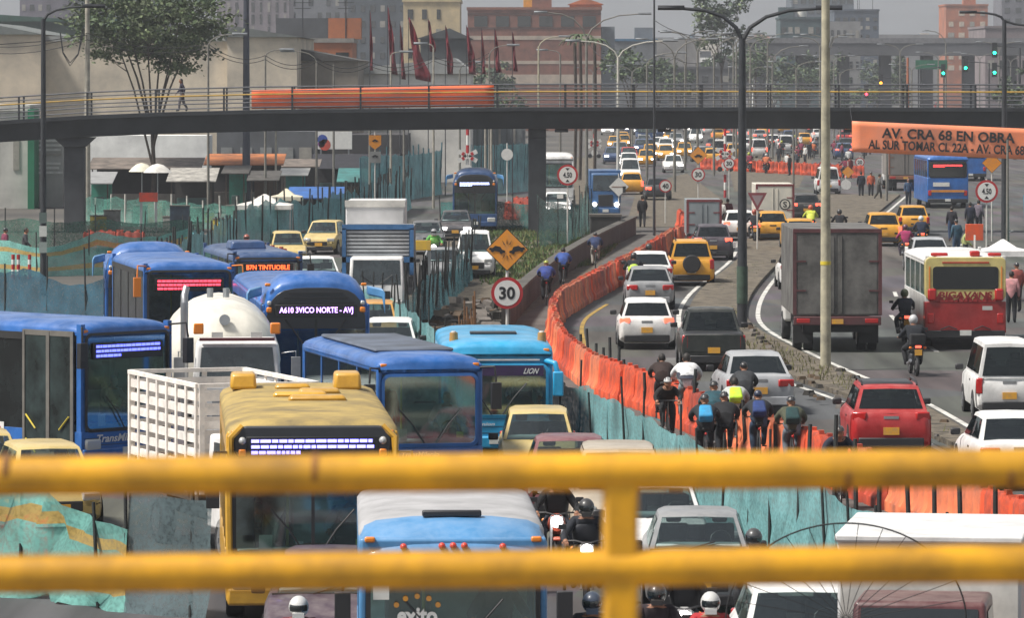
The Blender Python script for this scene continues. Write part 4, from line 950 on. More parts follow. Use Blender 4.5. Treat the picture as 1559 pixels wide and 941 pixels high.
o = rub.build('rubble', [mat('rubble_brown', '#5d4c3b', .95, 0, .4, 2), mat('rubble_grey', '#77706a', .95, 0, .3, 2), mat('rubble_dark', '#33302b', .95, 0, .3, 2)], bevel=0); o['kind'] = 'stuff'
rub = MB()
for k in range(120):
    x, y = rnd.uniform(6.9, 10.2), rnd.uniform(108, 160); d = rnd.uniform(.06, .2)
    x = max(min(x, 8.0 + (135 - y) * .07 + .9 if y < 135 else 7.6), 6.6 + (y < 135) * (135 - y) * .09); rub.mi = int(rnd.random() * 3)
    rub.box((x, y, .14 + d * .2), (d * 1.6, d, d * .6), rz=rnd.uniform(0, 3), taper=.7)
o = rub.build('gravel', [_M['rubble_brown'], _M['rubble_grey'], _M['rubble_dark']]); o['kind'] = 'stuff'

# ------------------------------------------------------------------ footbridge across the avenue
YB = 254; sB = F / YB; BR = mat('bridge_steel', (.026, .03, .037), .6, .1, .25, .6); RAILM = mat('railing_grey', (.11, .115, .13), .5, .3, .2, 3); RAILY = mat('railing_yellow', '#b8912a', .5, 0, .2, 2)
def zdeck(px): 
    c = [(-80, 192), (0, 184.5), (120, 177), (240, 172), (400, 168), (600, 166), (800, 164), (1160, 164), (1400, 164.5), (1640, 165)]
    for (a, ya), (b_, yb) in zip(c, c[1:]):
        if a <= px <= b_: return H - (ya + (yb - ya) * (px - a) / (b_ - a) - HY) / sB
    return H - (165 - HY) / sB
fb = thing('footbridge', 'dark steel footbridge crossing the whole avenue with grey and yellow railing', 'footbridge', (0, YB, 0))
PX = list(range(-80, 1641, 40))
d = MB(); g = MB(); dr, gr = [], []
for px in PX:
    x = X(px, sB); z = zdeck(px)
    dr.append([Vector((x, a, z + h)) for a, h in ((-.12, -.16), (-.12, .03), (2.6, .03), (2.6, -.16))]); gr.append([Vector((x, a, z + h)) for a, h in ((.28, -1.08), (.06, -.161), (2.42, -.161), (2.2, -1.08))])
d.loft(dr).build('deck', BR, fb); g.loft(gr).build('girder', BR, fb)
for side, yy in ((0, -.05), (1, 2.5)):
    for hh, m, r in ((.18, RAILM, .031), (.42, RAILM, .031), (.62, RAILM, .031), (.84, RAILY, .045), (1.02, RAILM, .031), (1.22, RAILM, .042)):
        MB().tube([(X(px, sB), yy, zdeck(px) + hh) for px in PX], r, 6).build('rail', m, fb)
    for px in range(-75, 1640, 104): MB().bb(X(px, sB) - .05, X(px, sB) + .05, yy - .03, yy + .05, zdeck(px), zdeck(px) + 1.22).build('railing_post', DARKM, fb, smooth=0)
for px, wd in ((111, 1.05), (818, .92), (1720, .92)):
    zz = zdeck(px) - 1.07; x = X(px, sB); q = MB(); q.bb(x - wd / 2, x + wd / 2, .7, 1.7, 0, zz - .5)
    q.loft([[Vector((x + a, b_, zz - .5 + h)) for a, b_ in ((-k, .5), (k, .5), (k, 1.9), (-k, 1.9))] for k, h in ((wd / 2, 0), (wd / 2 + .55, .5))]) if px == 111 else q.bb(x - wd / 2, x + wd / 2, .7, 1.7, zz - .5, zz)
    q.build('pier', mat('pier_grey', '#45474b', .8, 0, .25, .8), fb, bevel=.03)
for px in (855, 1012, 1296): MB().bb(X(px, sB) - .35, X(px, sB) + .35, .5, .9, zdeck(px) - 1.26, zdeck(px) - 1.09).build('light_box', DARKM, fb, bevel=.03)
def banner(label, x0, x1, y0, y1, ym, m, Y, name='banner', ripple=.05, rows=6, bot=None):
    t = thing(name, label, 'banner', P((x0 + x1) / 2, y1, Y), 0); s = F / Y; o = t.location; rr = []
    n = 24
    for j in range(rows + 1):
        v = j / rows; rr.append([])
        for i in range(n + 1):
            u = i / n; px = x0 + (x1 - x0) * u; top = y0 + (ym - y0) * u; bt = (y1 + ((bot or y1 + ym - y0) - y1) * u); py = top + (bt - top) * v
            rr[-1].append(P(px, py, Y) + Vector((0, ripple * math.sin(u * 17 + v * 2), 0)) - Vector(o))
    b = MB().loft(rr, closed=False, cap=False); ob = b.build('cloth', m, t); sm = ob.modifiers.new('thick', 'SOLIDIFY'); sm.thickness = .01; return t
banner('orange cloth banner tied inside the railing of the dark footbridge', 383, 752, 137, 165.5, 129, ORANGE, YB + .12, ripple=.015, bot=162)
t = banner('hanging orange banner reading AV. CRA 68 EN OBRA under the footbridge', 1297, 1640, 184, 231, 199, mat('banner_orange', '#f78a58', .55, 0, .1, .4), YB - 15, ripple=.03, bot=246)
o = t.location
for s_, x, y, w_, h_ in (('AV. CRA 68 EN OBRA', 1444, 206, 203, 16), ('AL SUR TOMAR CL 22A - AV. CRA 68', 1441, 224, 238, 14.5)):
    p = P(x, y, YB - 15.06) - Vector(o); q = text(s_, 'lettering', SIGNK, t, p, w_ / F * (YB - 15), h_ / F * (YB - 15), thick=.01, bold=.028); q.rotation_euler = (R(90), R(2.4), 0)
for px in (1297, 1640):
    a = P(px, 184 if px < 1400 else 199, YB - 15) - Vector(o); MB().tube([a, P(px - 3, 163, YB - .2) - Vector(o)], .012, 5).build('rope', DARKM, t)

# ------------------------------------------------------------------ the photographer's own footbridge: yellow railing close to the lens
YR = 6.6; fr = thing('footbridge', 'near footbridge with blurred yellow pipe railing across the lower view', 'footbridge', (0, YR, 0)); YP = mat('yellow_pipe', '#d89d12', .42, 0, .28, 7, .2)
sR = F / YR
for y0, y1 in ((727, 712), (878, 855)): MB().cyl((-1.6, 0, H - ((y0 + 8) - HY) / sR), (1.6, 0, H - (y1 - 8 - HY) / sR), .0262, n=20).build('rail', YP, fr)
MB().bb(X(917, sR), X(972, sR), -.02, .02, H - 1.62, H - (718 - HY) / sR).build('railing_post', YP, fr, bevel=.008)
for px in (-700, 2600): MB().bb(X(px, sR) - .024, X(px, sR) + .024, -.02, .02, H - 1.62, H - (718 - HY) / sR).build('railing_post', YP, fr, bevel=.008)
for x in (10, 480, 1290, 1537): 
    z = H - (720 - HY) / sR; MB().cyl((X(x, sR) - .004, 0, z - .0), (X(x, sR) + .004, 0, z), .0268, n=18).build('weld_ring', mat('weld', '#8a5a20', .6), fr)
for z_ in (1.25, 1.0): MB().cyl((-3.4, 0, H - z_), (3.4, 0, H - z_), .0262, n=12).build('rail', YP, fr)
MB().bb(-5, 5, -7.6, .12, H - 1.85, H - 1.62).build('deck', CONC, fr)

# ------------------------------------------------------------------ buildings
building('large beige warehouse wall with sloping eaves left of the tree', -120, 62, 52, 350, 30, '#cbbda8', gable=(.9,), parapet=False, roof=mat('roof_sheet_grey', '#6f7472', .7, 0, .3, .5))
building('beige warehouse wall directly behind the spreading tree', 62, 346, 62, 352, 30, '#d0c3ae', roof=mat('roof_sheet_pale', '#a6a8a6', .6, .2, .2, .5))
building('tall beige gabled warehouse end with stained edges', 346, 452, 56, 351, 30, '#cabda9', gable=(.8, .1), parapet=False, roof=_M['roof_sheet_grey'])
building('grey-brown warehouse flank with a stepped dark roof edge', 452, 545, 92, 358, 26, '#938a7e', roof=mat('roof_dark', '#4c4a48', .8), gable=(.9, .0), parapet=False)
building('low white warehouse behind the red feather flags', 470, 716, 112, 372, 30, '#e0ddd6', roof=_M['roof_sheet_pale'], gable=(1.2, .9), parapet=False)
building('bright white rendered wall under the left end of the footbridge', 128, 318, 206, 335, 4, '#eeeeea', parapet=False)
building('white and green petrol station corner at the left edge', -60, 42, 168, 300, 8, '#c6c3bc', win=(3, 1, .3, .8, .35, .75), wcol=mat('shutter_grey', '#8c8c8c', .6))
building('narrow green pillar building beside the left bridge pier', 42, 52, 166, 299, 3, '#0f7a56', parapet=False)
building('grey shed with louvred shutters behind the left bridge pier', 53, 96, 205, 302, 6, '#a9a9a6', win=(1, 8, .9, .5, .45, .95), wcol=mat('louvre_pale', '#cfcfcc', .5), parapet=False)
building('small orange brick house with three windows on the warehouse roofline', 446, 536, 64, 420, 12, '#a8643e', win=(3, 1, .6, .35, .82, .97), roof=mat('slab_edge', '#8a8680', .8))
building('open dark roof terrace above the orange brick house', 420, 540, 27, 470, 8, '#53565a', parapet=False)
def bands(t, x0, x1, Y, rows, m):
    s = F / Y; W = (x1 - x0) / s
    for a, c in rows: MB().bb(-W / 2 - .02, W / 2 + .02, -.05, .0, H - (c - HY) / s, H - (a - HY) / s).build('facade_band', m, t, smooth=0)
BRICK = mat('brick_red', '#86594b', .85, 0, .25, .6)
t = building('red brick hotel with cream bands and a row of dark top windows', 712, 915, 14, 700, 26, BRICK, roof=mat('eave_brown', '#8a5a48', .8))
bands(t, 712, 915, 700, ((54, 60), (92, 97), (113, 127)), mat('band_cream', '#b8a898', .8, 0, .2, .5)); bands(t, 712, 915, 700, ((41, 44), (19, 22)), mat('band_dark', '#5d4038', .8))
s = F / 700
for k in range(6): MB().bb(X(722 + k * 33 - 813.5 + CX, s), X(742 + k * 33 - 813.5 + CX, s), -.08, .02, H - (40 - HY) / s, H - (24 - HY) / s).build('window', DGLASS, t, smooth=0)
building('bright yellow lift housing on the brick hotel roof', 797, 827, -12, 708, 8, '#e0a020', base=17.2, parapet=False, cat='roof housing')
building('small orange tiled pavilion roof on top of the hotel', 868, 916, 6, 706, 8, '#c9713f', base=17.2, gable=(.9,), parapet=False, cat='roof housing')
building('slim blue-grey concrete tower beside the brick hotel', 916, 936, 40, 720, 12, '#8f9aa3', parapet=False)
building('wide grey warehouse with a blue roof edge beyond the hotel', 936, 1000, 62, 745, 30, '#777b80', roof=mat('roof_blue', '#3f6f92', .6))
building('pale grey hall with a round white dish beyond the lamp rows', 990, 1065, 58, 860, 30, '#8d8a88', parapet=False)
building('pale cream stucco block rising behind the red flags', 614, 700, 2, 620, 20, '#c8b48e', win=(4, 3, .35, .5, .55, .98))
building('dark grey roofed hall between cream block and hotel', 640, 714, 58, 480, 20, '#4e5356', gable=(1.0, .6), parapet=False)
building('long dull green warehouse roof above the beige wall', -60, 150, 32, 520, 30, '#46564f', roof=mat('roof_green', '#3c5c52', .7), gable=(.8, .2), parapet=False)
building('hazy mauve apartment tower at the top left corner', 30, 105, -40, 900, 20, '#6f6a76', win=(6, 8, .5, .5, .3, .98))
building('hazy blue-grey office slab behind the tree crown', 105, 250, -40, 980, 25, '#5e6670', win=(10, 7, .6, .5, .3, .98))
building('pinkish striped apartment block behind the tall dark mast', 330, 440, -40, 940, 20, '#857c82', win=(9, 8, .35, .8, .3, .98))
building('grey apartment block with a red crane beam before it', 440, 560, -30, 1000, 20, '#6e7076', win=(9, 7, .5, .5, .3, .98))
building('dark slate blue block behind the feather flags', 530, 650, -30, 840, 20, '#4a525a', win=(8, 6, .5, .4, .3, .97))
building('orange brick tower with pale balconies right of the conifer', 1440, 1504, 8, 1100, 18, '#b06a4a', win=(4, 6, .55, .45, .35, .98), wcol=mat('window_pale', '#c9b8a4', .5))
building('slate blue office block with stepped roof left of the conifer', 1270, 1338, 16, 1000, 20, '#4d5866', win=(6, 8, .6, .4, .3, .96))
building('tall grey-blue office tower behind the pale concrete lamp mast', 1205, 1300, -40, 1250, 25, '#56606a', win=(8, 9, .7, .45, .3, .98))
building('low pale block under the slate office', 1262, 1310, 32, 900, 14, '#8d8c8c', win=(5, 4, .5, .5, .3, .95), parapet=False)
building('dark green glass block left of the pale lamp mast', 1188, 1250, 28, 880, 14, '#41565a', win=(6, 5, .7, .5, .3, .95))
building('grey warehouse row below the distant hills', 1330, 1450, 52, 1400, 30, '#7d7b7c', parapet=False)
building('dusty pink hall at the far right edge', 1500, 1640, 42, 820, 30, '#84787a', win=(8, 2, .5, .4, .5, .95))
building('tall grey block at the top right corner', 1525, 1660, -30, 1150, 20, '#6d6c74', win=(8, 8, .5, .5, .3, .98))
building('brown low shops row behind the far traffic lights', 1300, 1560, 100, 1600, 30, '#5f5852', win=(12, 1, .6, .6, .2, .8))
building('grey concrete depot behind the arched lamps', 1000, 1130, 104, 790, 30, '#5a5b5e', win=(8, 2, .6, .4, .4, .95))
building('white delivery depot with ribbed front seen through the footbridge railing', 912, 1018, 140, 760, 12, '#c8cacb', win=(1, 4, .98, .25, .2, .98), wcol=mat('rib_grey', '#9a9c9f', .6), parapet=False)
building('dark workshop front under the middle of the footbridge', 470, 620, 205, 345, 12, '#3c3a3c', win=(4, 1, .8, .6, .1, .8), parapet=False)
building('grey shuttered workshop left of the railway crossing mast', 330, 480, 200, 342, 12, '#5f6266', win=(5, 1, .7, .7, .1, .85), wcol=mat('shutter_mid', '#8b8d8c', .6), parapet=False)
building('ribbed grey metal shed right of the railway crossing mast', 620, 800, 192, 400, 12, '#737a7d', win=(16, 1, .3, 1, .05, .95), wcol=mat('rib_dark', '#5d6468', .6), parapet=False)
# low hazy city: small houses beyond the crossroads, alike in size and only told apart by colour
rnd = random.Random(17); CN = (('#c9c1b4', 'pale cream'), ('#8f5f4c', 'brick brown'), ('#6f7378', 'blue-grey'), ('#a89a86', 'sand coloured'), ('#7a5a52', 'dull red-brown'), ('#d0d0cc', 'off-white'))
for k in range(84):
    c, nm = CN[k % 6]; Y = rnd.uniform(820, 2300); px = rnd.uniform(620, 1600) if k < 66 else rnd.uniform(-40, 700); s = F / Y; hh = rnd.uniform(4, 13) * (1.0 if Y < 1400 else 1.5); wd = rnd.uniform(7, 18)
    if 1330 < px < 1500 and Y < 1500: Y += 700; s = F / Y
    t = building('small ' + nm + ' house in the hazy low city beyond the avenue', px - wd * s / 2, px + wd * s / 2, HY + (H - hh) * s, Y, 9, c, (rnd.randint(2, 4), rnd.randint(1, 3), .45, .45, .15, .9), parapet=k % 3 == 0, gable=(1.6,) if k % 3 == 1 else None, roof=mat('tile_' + str(k % 2), ('#8a5a48', '#6a6a6c')[k % 2], .8), name='house', yaw=rnd.uniform(-25, 25)); t['group'] = 'small houses of the hazy low city'
    if k % 4 == 0: MB().cyl((0, 3, hh), (0, 3, hh + 1.4), .7, n=10).build('roof_tank', mat('tank_blue_roof', '#5a7890', .6), t)
# overpass in the distance
ov = thing('overpass', 'long grey road overpass crossing the far end of the avenue', 'overpass', (0, 760, 0)); s = F / 760; OV = mat('overpass_concrete', '#5f6064', .85, 0, .2, .1)
z = H - (84 - HY) / s; MB().bb(X(1130, s), X(1800, s), 0, 14, z, z + 1.9).build('deck', OV, ov)
for px in range(1160, 1800, 64): MB().bb(X(px, s) - .8, X(px, s) + .8, 4, 9, 0, z).build('pier', OV, ov)
MB().bb(X(1130, s), X(1800, s), -.1, .0, z + 1.9, z + 2.7).build('parapet', mat('parapet', '#77777a', .8), ov)
# market shacks behind the teal nets
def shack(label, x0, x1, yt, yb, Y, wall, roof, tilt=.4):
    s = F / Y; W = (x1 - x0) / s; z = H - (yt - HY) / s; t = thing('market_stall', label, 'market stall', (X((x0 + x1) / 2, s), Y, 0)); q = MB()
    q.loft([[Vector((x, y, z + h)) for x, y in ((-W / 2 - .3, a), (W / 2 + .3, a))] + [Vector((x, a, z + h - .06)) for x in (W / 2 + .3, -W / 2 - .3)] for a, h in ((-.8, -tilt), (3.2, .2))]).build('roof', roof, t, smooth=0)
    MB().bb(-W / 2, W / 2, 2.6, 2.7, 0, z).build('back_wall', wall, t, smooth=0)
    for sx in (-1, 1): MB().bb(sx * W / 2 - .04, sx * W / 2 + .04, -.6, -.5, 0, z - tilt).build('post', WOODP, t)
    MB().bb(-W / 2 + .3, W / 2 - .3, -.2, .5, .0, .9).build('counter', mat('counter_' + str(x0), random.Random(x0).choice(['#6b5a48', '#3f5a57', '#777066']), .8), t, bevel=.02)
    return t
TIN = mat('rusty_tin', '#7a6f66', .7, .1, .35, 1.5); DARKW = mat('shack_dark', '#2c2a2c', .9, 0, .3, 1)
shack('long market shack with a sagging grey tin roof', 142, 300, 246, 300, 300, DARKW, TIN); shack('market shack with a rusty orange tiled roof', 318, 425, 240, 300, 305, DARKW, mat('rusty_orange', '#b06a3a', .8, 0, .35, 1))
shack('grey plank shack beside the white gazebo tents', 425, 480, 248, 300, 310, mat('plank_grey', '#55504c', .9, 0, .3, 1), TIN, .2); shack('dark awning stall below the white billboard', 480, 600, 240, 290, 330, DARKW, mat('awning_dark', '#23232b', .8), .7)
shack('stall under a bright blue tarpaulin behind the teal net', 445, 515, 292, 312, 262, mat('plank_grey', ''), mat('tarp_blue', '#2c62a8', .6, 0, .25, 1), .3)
shack('small stall with a teal counter under the left bridge pier', 133, 165, 268, 300, 292, mat('stall_teal', '#2f8a76', .7), mat('awning_grey', '#8f9090', .8))
def parasol(label, px, s, z, r, col):
    t = thing('parasol', label, 'parasol', (X(px, s), F / s, 0)); MB().cyl((0, 0, 0), (0, 0, z), .025, n=6).build('pole', STEEL, t)
    MB().loft([[Vector((k * r * math.cos(2 * math.pi * i / 12), k * r * math.sin(2 * math.pi * i / 12), z - .5 * k * k)) for i in range(12)] for k in (.02, .4, .75, 1)], cap=False).build('canopy', col, t); return t
parasol('cream parasol on the left over the market shack counter', 216, 27, 3.2, .75, mat('parasol_cream', '#d8d3bd', .7)); parasol('white parasol on the right over the market shack counter', 240, 27.5, 3.25, .8, WHITEW)
def gazebo(label, px, s, w_, z0, z1, col=None):
    t = thing('gazebo', label, 'gazebo tent', (X(px, s), F / s, 0)); h = w_ / 2
    MB().loft([[Vector((a * k, b * k, z)) for a, b in ((-h, -h), (h, -h), (h, h), (-h, h))] for k, z in ((1, z0), (.99, z0 + .2), (.5, z0 + (z1 - z0) * .5), (.04, z1))]).build('canopy', col or WHITEW, t, smooth=0)
    for sx in (-1, 1):
        for sy in (-1, 1): MB().cyl((sx * h * .96, sy * h * .96, 0), (sx * h * .96, sy * h * .96, z0 + .05), .03, n=6).build('leg', STEEL, t)
    return t
gazebo('dusty white gazebo tent, larger of the two behind the teal net', 403, 32.5, 2.6, 1.9, 2.6); gazebo('small cream gazebo tent tucked behind the dusty one', 436, 31, 1.6, 2.0, 2.6, mat('canvas_cream', '#cfc6ae', .8)); gazebo('clean white gazebo tent beside the red bus', 1527, 42, 1.9, 1.65, 2.25, WHITE)
for a in (('low lean-to with a patched pale roof beside the long market shack', 262, 322, 262, 300, 290, mat('lean_dark', '#35322f', .9), mat('tin_pale', '#a8a49c', .7, .1, .35, 2), .5), ('narrow stall with a turquoise panel left of the plank shack', 345, 372, 258, 300, 296, mat('stall_teal', ''), mat('tin_dark', '#55524e', .7, .1, .35, 2), .2), ('tiny booth with white frame among the grey sheds', 432, 462, 262, 300, 300, mat('booth_teal', '#4a9a92', .7), WHITEW, .15), ('brown plywood stall under the rusty tiled roof', 384, 418, 266, 300, 294, mat('ply_brown', '#5f4634', .9, 0, .3, 1), mat('tin_dark', ''), .3), ('dark canvas stall behind the blue tarpaulin', 520, 560, 262, 300, 320, mat('lean_dark', ''), mat('canvas_teal', '#3c7a78', .8, 0, .3, 1), .6)): shack(*a)
rnd = random.Random(12)
for k in range(16):
    px = 150 + k * 21 + rnd.uniform(-6, 6); s = rnd.uniform(27.5, 30); c = rnd.choice(['#7a6a55', '#4a5a6a', '#a04a34', '#8f8f8a', '#3f6a5c', '#c9b23a']); hh = rnd.uniform(.5, 1.3); wd = rnd.uniform(.5, 1.1)
    t = thing('crate', 'goods crate piled before the market shacks on the left', 'crate', (X(px, s), F / s, 0), rnd.uniform(-.4, .4), 'goods crates before the market shacks')
    MB().bb(-wd / 2, wd / 2, -.3, .3, 0, hh).build('box', mat('crate_' + c[1:], c, .8, 0, .3, 2), t, bevel=.02); MB().bb(-wd / 2 - .03, wd / 2 + .03, -.33, .33, hh, hh + .06).build('lid', mat('crate_lid', '#6a665f', .8), t)
# billboards
def board(label, x0, x1, y0, y1, Y, m, lines=(), name='billboard', legs=True, cat='billboard', lc=None, blob=None):
    s = F / Y; t = thing(name, label, cat, (X((x0 + x1) / 2, s), Y, 0)); W = (x1 - x0) / s; za, zb = H - (y1 - HY) / s, H - (y0 - HY) / s
    pn = MB().bb(-W / 2, W / 2, -.05, .05, za, zb).build('panel', m, t, bevel=.01)
    if legs:
        for sx in (-1, 1): MB().bb(sx * W * .4 - .06, sx * W * .4 + .06, .06, .16, 0, zb).build('leg', STEEL, t)
    for k, (s_, u, v, w_, h_) in enumerate(lines): text(s_, 'lettering', lc or SIGNK, pn, (W * (u - .5), -.056, za + (zb - za) * v), W * w_, (zb - za) * h_, thick=.008)
    if blob:
        for (u, v, r, c) in blob: MB().prism(disc(r, 14, W * (u - .5), za + (zb - za) * v), -.062, -.052).build('printed_shape', mat('print_' + c.lstrip('#'), c, .6), pn, smooth=0)
    return t
board('white printed billboard with blue and red shapes under the footbridge', 483, 536, 200, 227, 340, SIGNW, (), blob=((.15, .55, .35, '#2b4ba0'), (.22, .25, .4, '#c2452e'), (.12, .3, .25, '#7a2f86')))
for u, v, w_ in ((.5, .85, .8), (.65, .55, .5), (.68, .35, .45)): pass
board('red notice board among the market shacks', 212, 240, 293, 307, 255, mat('notice_red', '#d8401a', .6), cat='notice board', name='notice_board'); board('small orange works board on a white post by the right pavement', 1470, 1497, 341, 366, 188, mat('works_orange', '#e2551c', .55), (), cat='works sign', name='works_sign', legs=False)
t = signpost('white support post of the orange works board', 1484, 42, 2.4, 'post'); t['category'] = 'post'
# ------------------------------------------------------------------ vehicles coming towards the camera
GB = 'buses queuing on the left carriageway'
t = bus('large blue city bus turned side-on with glass doors at the left edge', 194, 74, 46, 2.5, 12, 3.2, BLUE, sill=.95, wtop=2.95, signz=(2.42, 2.76), ledc='#5a63ff', style='padron', door=True, group=GB, mirror=TRIM)
text('TransMilenio', 'lettering', WHITE, t, (-.2, -.03, .8), 1.3, .16, shear=.3)
for k, (u, sg) in enumerate(((2.6, 1), (3.0, 1))):
    q = MB().bb(-1.262, -1.254, u - .17, u + .17, .72, 1.05).build('arrow_sign', mat('arrow_blue', '#2a50b8', .5) if k else SIGNW, t, smooth=0)
    MB().loft([[Vector((xx, u + a, .9 + c)) for a, c in ((-.03, -.12), (.03, -.12), (.03, .02), (.09, .02), (0, .12), (-.09, .02), (-.03, .02))] for xx in (-1.266, -1.263)]).build('arrow_mark', SIGNW if k else mat('arrow_red', '#b8323a', .5), q, smooth=0)
t = bus('blue city bus with a glowing red route sign behind the tanker', 288, 57, 11, 2.45, 7.6, 3.25, BLUE, sill=1.0, wtop=3.0, signz=(2.45, 2.8), ledc='#ff3b4e', style='padron', group=GB, mirror=AMBER)
q = MB().bb(.98, 1.16, -.05, -.035, 2.3, 2.55).build('access_sign', mat('access_teal', '#0f5560', .5), t); text('&', 'wheelchair_mark', SIGNW, q, (1.07, -.055, 2.42), .1, .16)
t = bus('articulated blue bus with a domed hood directly behind the red-signed bus', 226, 53.2, 5, 2.5, 8, 3.35, BLUE, sill=1.0, wtop=2.2, style='dome', signz=(2.4, 2.65), ledc='#cfd4ff', group=GB); dome_front(t, 2.5, 3.35, BLUE, None, None, L=8)
t = bus('articulated blue bus with a domed hood and purple-lit A610 route sign', 481, 66, 6, 2.5, 14, 3.6, BLUE, sill=1.0, wtop=2.6, style='dome', signz=(2.66, 2.94), ledc='#c99bff', ledtext='A610 3VICO NORTE - AVJ', group=GB); dome_front(t, 2.5, 3.6, BLUE, None, None, L=14)
bus('dull navy bus with an orange route sign left of the stacked lorries', 408, 51, 10, 2.1, 8, 2.95, BLUE2, sill=1.1, wtop=2.75, signz=(2.36, 2.6), ledc='#ff5a2a', ledtext='B7N TINTUOBLE', group=GB, mirror=TRIM, pods=((-.3, 3, 1.1, 1.4, .25),))
t = bus('bright blue midi bus with a big clear windscreen and amber roof lamps', 655, 78, 13, 2.12, 8, 2.78, BLUE, sill=1.0, wtop=2.4, group=GB, mirror=TRIM, frame=BLUE)
text('TransMilenio', 'lettering', WHITE, t, (-.2, -.02, .84), .75, .1, shear=.25)
MB().bb(-.8, .8, 1.5, 7.2, 2.76, 2.83).build('roof_pod', mat('roof_dull', '#5a6270', .6, 0, .3, 1), t, bevel=.05); person('bus driver in white shirt behind the clear windscreen', 'ride', t.matrix_basis @ Vector((.55, 1.05, .35)), R(13), '#c9c9c6', '#2b2f38')
t = bus('cyan microbus with amber beacons and curved mirror arms', 757, 72, 2, 2.36, 7, 2.62, CYAN, sill=1.0, wtop=2.12, group=GB, frame=CYAN)
MB().bb(-.98, .98, -.03, -.018, 1.88, 2.1).build('visor_band', mat('visor_purple', '#3a2352', .4), t); text('LION', 'lettering', WHITE, t, (.72, -.035, 1.98), .34, .12, shear=.5); text('simio', 'lettering', WHITE, t, (-.72, -.035, 2.0), .42, .12, shear=.4); text('la union', 'lettering', WHITE, t, (-.3, -.02, .86), .5, .07, shear=.3)
for sx in (-.9, .98): 
    q = MB().cyl((sx, .9, 2.5), (sx, .9, 2.75), .1, .085, 12).build('beacon', mat('beacon_amber', '#c98f3a', .3), t); MB().cyl((sx, .9, 2.7), (sx, .9, 2.78), .075, .05, 10).build('beacon_cap', WHITEW, q)
q = MB(); q.tube([(1.0, .1, 2.2), (1.22, -.15, 2.15), (1.28, -.2, 1.9)], .07); q.box((1.28, -.2, 1.72), (.22, .16, .52)); q.build('mirror', CYAN, t, bevel=.05); MB().bb(-.9, .9, -.005, .02, 2.2, 2.23).build('trim_line', WHITE, t); MB().bb(-.5, .5, 2.5, 3.2, 2.6, 2.66).build('roof_hatch', TRIM, t)
t = bus('yellow feeder bus with a black header and white-blue route sign', 476, 102, 4, 2.58, 9, 3.12, BYEL, ROOFY, sill=1.05, wtop=2.5, signz=(2.56, 2.86), ledc='#8a86ff', style='feeder', group=GB, mirror=TRIM, pods=((-.92, 7.6, .44, .8, .26), (.78, 7.4, .46, .8, .28), (-.12, 7.2, .6, .35, .1), (.28, 6.0, .7, .35, .1), (-.05, 5.2, .9, .3, .1), (.2, 4.3, .95, .35, .1)))
MB().prism(rrect(-1.18, 1.18, 2.5, 3.02, .2), -.02, .06).build('header_panel', mat('header_grey', (.04, .043, .05), .4, 0, .1), t, bevel=.03)
for sx in (-1, 1):
    MB().tube([(sx * 1.24, -.03, .9), (sx * 1.26, -.04, 2.3), (sx * 1.22, -.03, 2.85), (sx * 1.05, .02, 3.02)], .05).build('corner_moulding', BYEL, t); MB().box((sx * 1.05, -.03, 2.62), (.11, .06, .11)).build('marker_light', AMBER, t, bevel=.02); MB().ball((sx * 1.05, -.03, 2.8), .06, 8, 6).build('marker_light', CLEARL, t)
MB().bb(-.02, .03, -.03, .0, 1.1, 2.5).build('windscreen_divider', TRIM, t)
t = bus('sky blue microbus with red roof lamps and white lettering on the windscreen', 690, 122, 2, 2.36, 6.3, 2.66, SKYB, mat('roof_pale_grey', '#a8a7a8', .6, 0, .2, 1.2), sill=1.0, wtop=2.0, group=GB, mirror=TRIM, hat=False, style='van')
CAPP = [(x, z) for x, z in ((1.16, -.3), (1.15, -.2), (1.1, -.1), (.95, -.03), (.5, .02), (0, .035), (-.5, .02), (-.95, -.03), (-1.1, -.1), (-1.15, -.2), (-1.16, -.3))]
MB().loft([[Vector((x * k, y, 2.66 - lo + (z if z > -.25 else z - .3 + lo))) for x, z in CAPP] for y, lo, k in ((-.04, .44, .965), (.04, .29, .982), (.2, .15, .992), (.5, .05, 1.0), (.9, .003, 1.01))], closed=False, cap=False).build('roof_cap', SKYB, t)
for x in (-.62, -.14, 0, .14, .62): MB().ball((x, -.0, 2.385 - abs(x) * .02), (.045, .045, .045), 8, 6).build('marker_light', mat('lamp_red', '#d8402a', .3), t)
text('exito', 'lettering', WHITE, t, (-.45, -.05, 1.52), .5, .2, bold=.04)
q = MB(); 
for k in range(5): a = math.pi * (.2 + .15 * k); q.cyl((-.45 + .32 * math.cos(a), -.05, 1.5 + .26 * math.sin(a)), (-.45 + .32 * math.cos(a), -.04, 1.5 + .26 * math.sin(a)), .035, n=8)
q.build('logo_dots', mat('logo_orange', '#c98a2a', .5), t); MB().bb(-1.0, -.8, -.05, -.04, 1.72, 1.95).build('sticker', SIGNW, t); MB().box((0, .8, 2.72), (.75, .12, .08)).build('roof_vent', TRIM, t, bevel=.02)
bus('blue domed bus far back beside the railway crossing mast', 723, 29.5, 0, 2.3, 12, 3.3, BLUE2, sill=1.0, wtop=2.4, style='dome', signz=(2.4, 2.65), ledc='#b9c8ff', group=GB); dome_front([o for o in bpy.data.objects if o.get('label', '').startswith('blue domed bus far')][0], 2.3, 3.3, BLUE2, None, None)
bus('white coach beside the middle bridge pier', 845, 25, 0, 2.3, 9, 3.3, WHITE, group=GB, sill=1.3)
